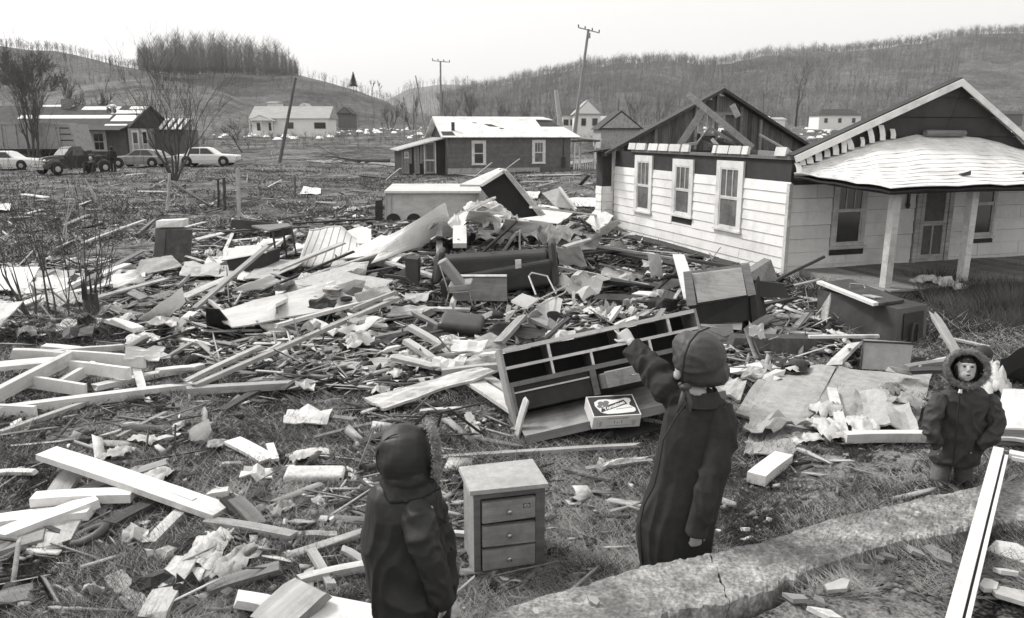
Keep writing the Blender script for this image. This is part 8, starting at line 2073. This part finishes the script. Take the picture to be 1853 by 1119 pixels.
# slate shards beyond the foundation at lower right
def shard(px, py, s, label, m='slate', h=.40, grp=None, ax=1.6, rz=None):
    s *= .55; r = random.Random(int(px * 5 + py)); k = r.randint(4, 6); c = G(px, py, h); m_ = MB(); sq = 1.
    pts = []
    for j in range(k):
        a = 2 * math.pi * (j + r.uniform(-.25, .25)) / k; pts.append((math.cos(a) * s * ax * r.uniform(.75, 1.1), math.sin(a) * s * r.uniform(.75, 1.1)))
    m_.prism(pts, -.012, .012, 'xy'); o = m_.build('stone_shard', m); o.location = c; o.rotation_euler = (r.uniform(-.3, .5), r.uniform(-.3, .3), rz if rz is not None else r.uniform(0, 3)); return tag(o, label, 'stone shard', grp)
shard(1698, 1003, .10, 'long grey slate shard left of the door frame stile', rz=-1.2, ax=2.2)
shard(1656, 998, .09, 'grey slate shard left of the longer one', rz=-.9)
shard(1608, 1008, .06, 'small slate shard beside the broken edge of the foundation')
shard(1440, 1082, .09, 'grey flat shard in the grass at the bottom edge'); shard(1482, 1088, .06, 'smaller shard right of the flat one at the bottom edge')
shard(1490, 1110, .13, 'pale flat stone cut by the bottom edge', 'concrete_pale'); shard(1590, 1012, .06, 'pale broken shard near the foundation end')
shard(1518, 1060, .11, 'splintered flat shard in the middle of the near grass', 'grey_board'); shard(1560, 1025, .07, 'dull shard half buried near the foundation')
shard(1830, 1000, .16, 'white pointed shard at the right edge', 'white_board', rz=-.7, ax=2.2); shard(1835, 1080, .2, 'broad pale sheet at the bottom right corner', 'grey_board'); shard(1820, 1035, .1, 'white shard right of the door frame stile', 'white_board')
shard(1790, 1060, .09, 'pale shard touching the door frame stile', 'white_board'); shard(1812, 960, .06, 'small pale shard inside the door frame', 'white_board', .3)
shard(1350, 958, .05, 'small white scrap of tile beyond the foundation', 'white_paint', .03); shard(1300, 962, .04, 'tiny white fragment right of the woman hand', 'white_board', .03); shard(1158, 955, .035, 'small white pebble-like piece left of the woman coat', 'white_paint', .04)
shard(940, 1018 - 18, .04, 'small pale fragment right of the chest of drawers foot', 'white_board', .02); shard(800, 893, .06, 'pale flat scrap between the child and the chest of drawers', 'pale_wood', .03)
shard(1075, 1088, .05, 'pale wood chip lying on the foundation top', 'pale_wood', .46); shard(970, 1108, .035, 'small pale chip on the left end of the foundation', 'pale_wood', .46); shard(1660, 930, .03, 'tiny white chip on the far part of the foundation', 'white_board', .44)
shard(1392, 1000 - 60, .03, 'tiny pale chip right of the white tile scrap', 'white_board', .03)
for k, (a, b, s) in enumerate(((335, 870, .04), (625, 885, .035), (650, 820, .03), (660, 880, .045), (600, 940, .03), (560, 870, .03), (525, 845, .05))): shard(a, b, s, where(a, b, 'tiny pale chip')[0], 'white_board', .02)

# ================================================================ RANDOM WRECKAGE
ZONES = [
 ('at the foot of the bungalow wall', [(1040, 420), (1240, 470), (1420, 505), (1400, 600), (1240, 600), (1050, 560)], .35),
 ('between the sofa and the dresser', [(780, 560), (1120, 560), (1240, 580), (930, 640), (760, 680), (640, 640)], .30),
 ('on the left part of the wreckage field', [(190, 500), (420, 470), (420, 620), (330, 660), (230, 640)], .25),
 ('between the steel cabinet and the striped mattress', [(350, 410), (560, 405), (560, 500), (360, 520)], .25),
 ('on the middle heap below the bright panels', [(500, 500), (740, 450), (760, 560), (560, 600)], .5),
 ('on the crest and right flank of the heap', [(760, 380), (1080, 390), (1080, 450), (780, 460)], .9),
 ('in front of the largest white panel', [(400, 590), (700, 560), (760, 640), (560, 700), (380, 660)], .12),
 ('in the grass of the left foreground', [(0, 760), (640, 740), (640, 1119), (0, 1119)], .04),
 ('in the field beyond the heap', [(420, 320), (1080, 320), (1080, 392), (640, 385), (420, 385)], .05),
 ('around the refrigerator and seat panel', [(1380, 560), (1480, 560), (1560, 660), (1690, 650), (1700, 680), (1330, 680)], .2),
 ('in the open field at far left', [(0, 340), (420, 320), (420, 400), (260, 460), (0, 470)], .04),
 ('along the left edge behind the saplings', [(0, 480), (240, 470), (200, 600), (0, 620)], .2),
]
WT = [6, 6, 5, 5, 6, 4, 6, 3, 2.5, 2.5, 1.2, 4]
def pick(r, poly):
    xs = [a for a, b in poly]; ys = [b for a, b in poly]
    while True:
        x, y = r.uniform(min(xs), max(xs)), r.uniform(min(ys), max(ys))
        if inside([x], [y], poly)[0]: return x, y
MW = [('white_wood', 'pale painted'), ('pale_wood', 'bare pale'), ('grey_wood', 'grey weathered'), ('dark_wood', 'dark stained')]
r = random.Random(99)
for i in range(165):
    k = r.choices(range(len(ZONES)), WT)[0]; nm, poly, hm = ZONES[k]; x, y = pick(r, poly); m, adj = r.choices(MW, [4, 3.5, 3, 2])[0]
    L = r.uniform(25, 95) * (.6 if y < 420 else 1); a = r.gauss(-.35, .55) + (math.pi if r.random() < .5 else 0); dx, dy = L * math.cos(a) * .5, L * math.sin(a) * .32
    h = hm * r.uniform(.2, 1.1)
    board((x - dx, y - dy, h * r.uniform(.5, 1.3) + .03), (x + dx, y + dy, h * r.uniform(.5, 1.3) + .03), r.uniform(.06, .2), r.uniform(.02, .06), m, *(lambda q: (q[0], 'board', 'board', q[1]))(where(x, y, ('short ' if L < 50 else 'long ') + adj + ' board')), splint=.06, seed=i, roll=r.gauss(0, .35))
MS = [('white_board', 'white'), ('grey_board', 'grey'), ('linoleum_pale', 'mottled'), ('dark_panel', 'dark')]
for i in range(105):
    k = r.choices(range(len(ZONES)), WT)[0]; nm, poly, hm = ZONES[k]; x, y = pick(r, poly); m, adj = r.choices(MS, [5, 3, 1.5, 2])[0]
    s = r.uniform(9, 30) * (.55 if y < 420 else 1) * (1.15 if y > 700 else 1); h = hm * r.uniform(.3, 1.1) + .04; t = r.uniform(-1, 1)
    pts = [(x - s * 1.3 + t * 5, y + s * .4, h), (x + s * 1.1, y + s * .45 + t * 3, h * r.uniform(.6, 1)), (x + s * 1.3 + t * 6, y - s * .35, h * r.uniform(.8, 1.4)), (x - s, y - s * .4 + t * 3, h * r.uniform(.8, 1.4))]
    S(pts, .012, m, 'broken_sheet', *(lambda q: (q[0], 'broken panel', q[1]))(where(x, y, ('small ' if s < 18 else 'larger ') + adj + ' broken panel')), warp=.04, n=4, jag=.04, seed=400 + i)
MC = [('paper', 'white paper'), ('rag', 'pale cloth'), ('rag_mid', 'grey cloth'), ('rag_dark', 'dark cloth'), ('pattern_cloth', 'printed cloth')]
for i in range(125):
    k = r.choices(range(len(ZONES)), WT)[0]; nm, poly, hm = ZONES[k]; x, y = pick(r, poly); m, adj = r.choices(MC, [4, 4, 3, 3, 1.2])[0]
    crumple(x, y, hm * r.uniform(.1, .9), r.uniform(.12, .38) * (.5 if y > 740 else 1), m, *(lambda q: (q[0], 'cloth_scrap', 'scrap', q[1]))(where(x, y, 'crumpled ' + adj + ' scrap')), n=7, seed=i, asp=r.uniform(1, 2))

# ---- countless splinters, chips and shreds as joined masses
def chips(name, n, polys, ws, m, L, Wd, T, hmax, label, seed, crumb=False):
    g = np.random.default_rng(seed); Ps = []; H = []
    for (poly, w, hm) in zip([p for p in polys], ws, hmax):
        k = int(n * w / sum(ws)); P = field_pts(k, poly); Ps.append(P); H.append(hm * g.random(len(P)) ** 1.3)
    P = np.concatenate(Ps); H = np.concatenate(H); cl = vnoise(P[:, 0], P[:, 1], .8, 3) + .7 * vnoise(P[:, 0], P[:, 1], 2.1, 8); kp = g.random(len(P)) < np.clip(.62 + 2.0 * cl, .10, 1); P = P[kp]; H = H[kp]; P[:, 2] += H + .015; n = len(P)
    sc = np.clip(P[:, 1] / 12, .45, 1.6) ** .35
    l = (L[0] + (L[1] - L[0]) * g.random(n) ** 2.5) * sc; w = (Wd[0] + (Wd[1] - Wd[0]) * g.random(n) ** 2) * sc; t = (T[0] + (T[1] - T[0]) * g.random(n))
    az = g.normal(.25, .8, n) + math.pi * (g.random(n) < .3); el = g.normal(0, .16, n) + (g.random(n) < .10) * g.normal(0, .5, n); ro = g.normal(0, .4, n)
    x_ = np.stack([np.cos(az) * np.cos(el), np.sin(az) * np.cos(el), np.sin(el)], 1); up = np.array([[0, 0, 1.]]); y_ = np.cross(up, x_); y_ /= np.linalg.norm(y_, axis=1, keepdims=True); z_ = np.cross(x_, y_)
    y2 = y_ * np.cos(ro)[:, None] + z_ * np.sin(ro)[:, None]; z2 = np.cross(x_, y2)
    cs = np.array([(-1, -1, -1), (1, -1, -1), (1, 1, -1), (-1, 1, -1), (-1, -1, 1), (1, -1, 1), (1, 1, 1), (-1, 1, 1)], float)
    jit = 1 + .35 * g.normal(size=(n, 8, 1)) * (.6 if not crumb else 1.2)
    V = P[:, None] + (cs[None, :, 0:1] * (l / 2)[:, None, None] * x_[:, None]) * np.clip(jit, .5, 1.4) + cs[None, :, 1:2] * (w / 2)[:, None, None] * y2[:, None] * np.clip(1 + .3 * g.normal(size=(n, 8, 1)), .3, 1.6) + cs[None, :, 2:3] * (t / 2)[:, None, None] * z2[:, None]
    f = np.array([(3, 2, 1, 0), (4, 5, 6, 7), (0, 1, 5, 4), (1, 2, 6, 5), (2, 3, 7, 6), (3, 0, 4, 7)])
    return tag(mesh_np(name, V.reshape(-1, 3), (np.arange(n)[:, None, None] * 8 + f[None]).reshape(-1, 4), m), label, 'debris', kind='stuff')
HEAP = [(190, 505), (350, 430), (430, 400), (680, 395), (820, 375), (1085, 385), (1130, 440), (1420, 510), (1470, 560), (1560, 660), (1350, 690), (1240, 600), (930, 650), (760, 720), (560, 710), (380, 660), (240, 640)]
LEFT = [(0, 480), (220, 470), (200, 600), (0, 640)]
FORE = [(0, 700), (700, 690), (920, 780), (660, 1119), (0, 1119)]
RIGHT = [(700, 780), (1853, 700), (1853, 1000), (1000, 1119), (840, 1119)]
FIELD = [(0, 330), (1080, 322), (1080, 390), (680, 395), (350, 430), (0, 470)]
PO = [HEAP, LEFT, FORE, FIELD, RIGHT]
chips('pale_splinters', 7500, PO, [10, 1.3, .55, .5, .12], 'pale_wood', (.06, 1.1), (.012, .10), (.005, .02), [.14, .1, .02, .02, .02], 'countless pale splinters of wood all over the wreckage', 1)
chips('white_splinters', 3600, PO, [10, 1.5, .4, .5, .1], 'white_wood', (.05, .9), (.015, .15), (.004, .02), [.15, .1, .02, .02, .02], 'countless white painted splinters all over the wreckage', 2)
chips('dark_splinters', 9500, PO, [10, 1.2, .5, .3, .12], 'dark_wood', (.06, .6), (.012, .08), (.005, .02), [.10, .06, .02, .02, .02], 'countless dark splinters and bark all over the wreckage', 3)
chips('grey_splinters', 8500, PO, [10, 1.2, .6, .5, .12], 'grey_wood', (.06, .8), (.012, .09), (.005, .02), [.12, .08, .02, .02, .02], 'countless grey splinters all over the wreckage', 4)
chips('paper_shreds', 6000, PO, [10, 1.5, .5, .6, .1], 'paper', (.02, .2), (.02, .14), (.002, .008), [.12, .08, .01, .01, .01], 'countless shreds of paper and plaster all over the wreckage', 5, True)
chips('dark_crumbs', 9000, PO, [10, 1.0, .4, .3, .1], 'rubble_dark', (.04, .2), (.03, .15), (.01, .06), [.15, .1, .02, .03, .01], 'dark crumbs of soil and rubble between the boards', 6, True)

# ---- the thin winter haze that greys the far ridge
m = bpy.data.materials.new('haze'); m.use_nodes = True; nt = m.node_tree; nt.nodes.remove(nt.nodes['Principled BSDF'])
pv = nt.nodes.new('ShaderNodeVolumePrincipled'); pv.inputs['Color'].default_value = (.93, .92, .91, 1); pv.inputs['Density'].default_value = .0002; pv.inputs['Anisotropy'].default_value = .2
nt.links.new(pv.outputs[0], nt.nodes['Material Output'].inputs['Volume']); MATS['haze'] = m
m_ = MB(); m_.box(-1900, -12, -6, 1900, 1800, 190); tag(m_.build('haze', 'haze'), 'thin pale haze over the valley', None, None, 'stuff')
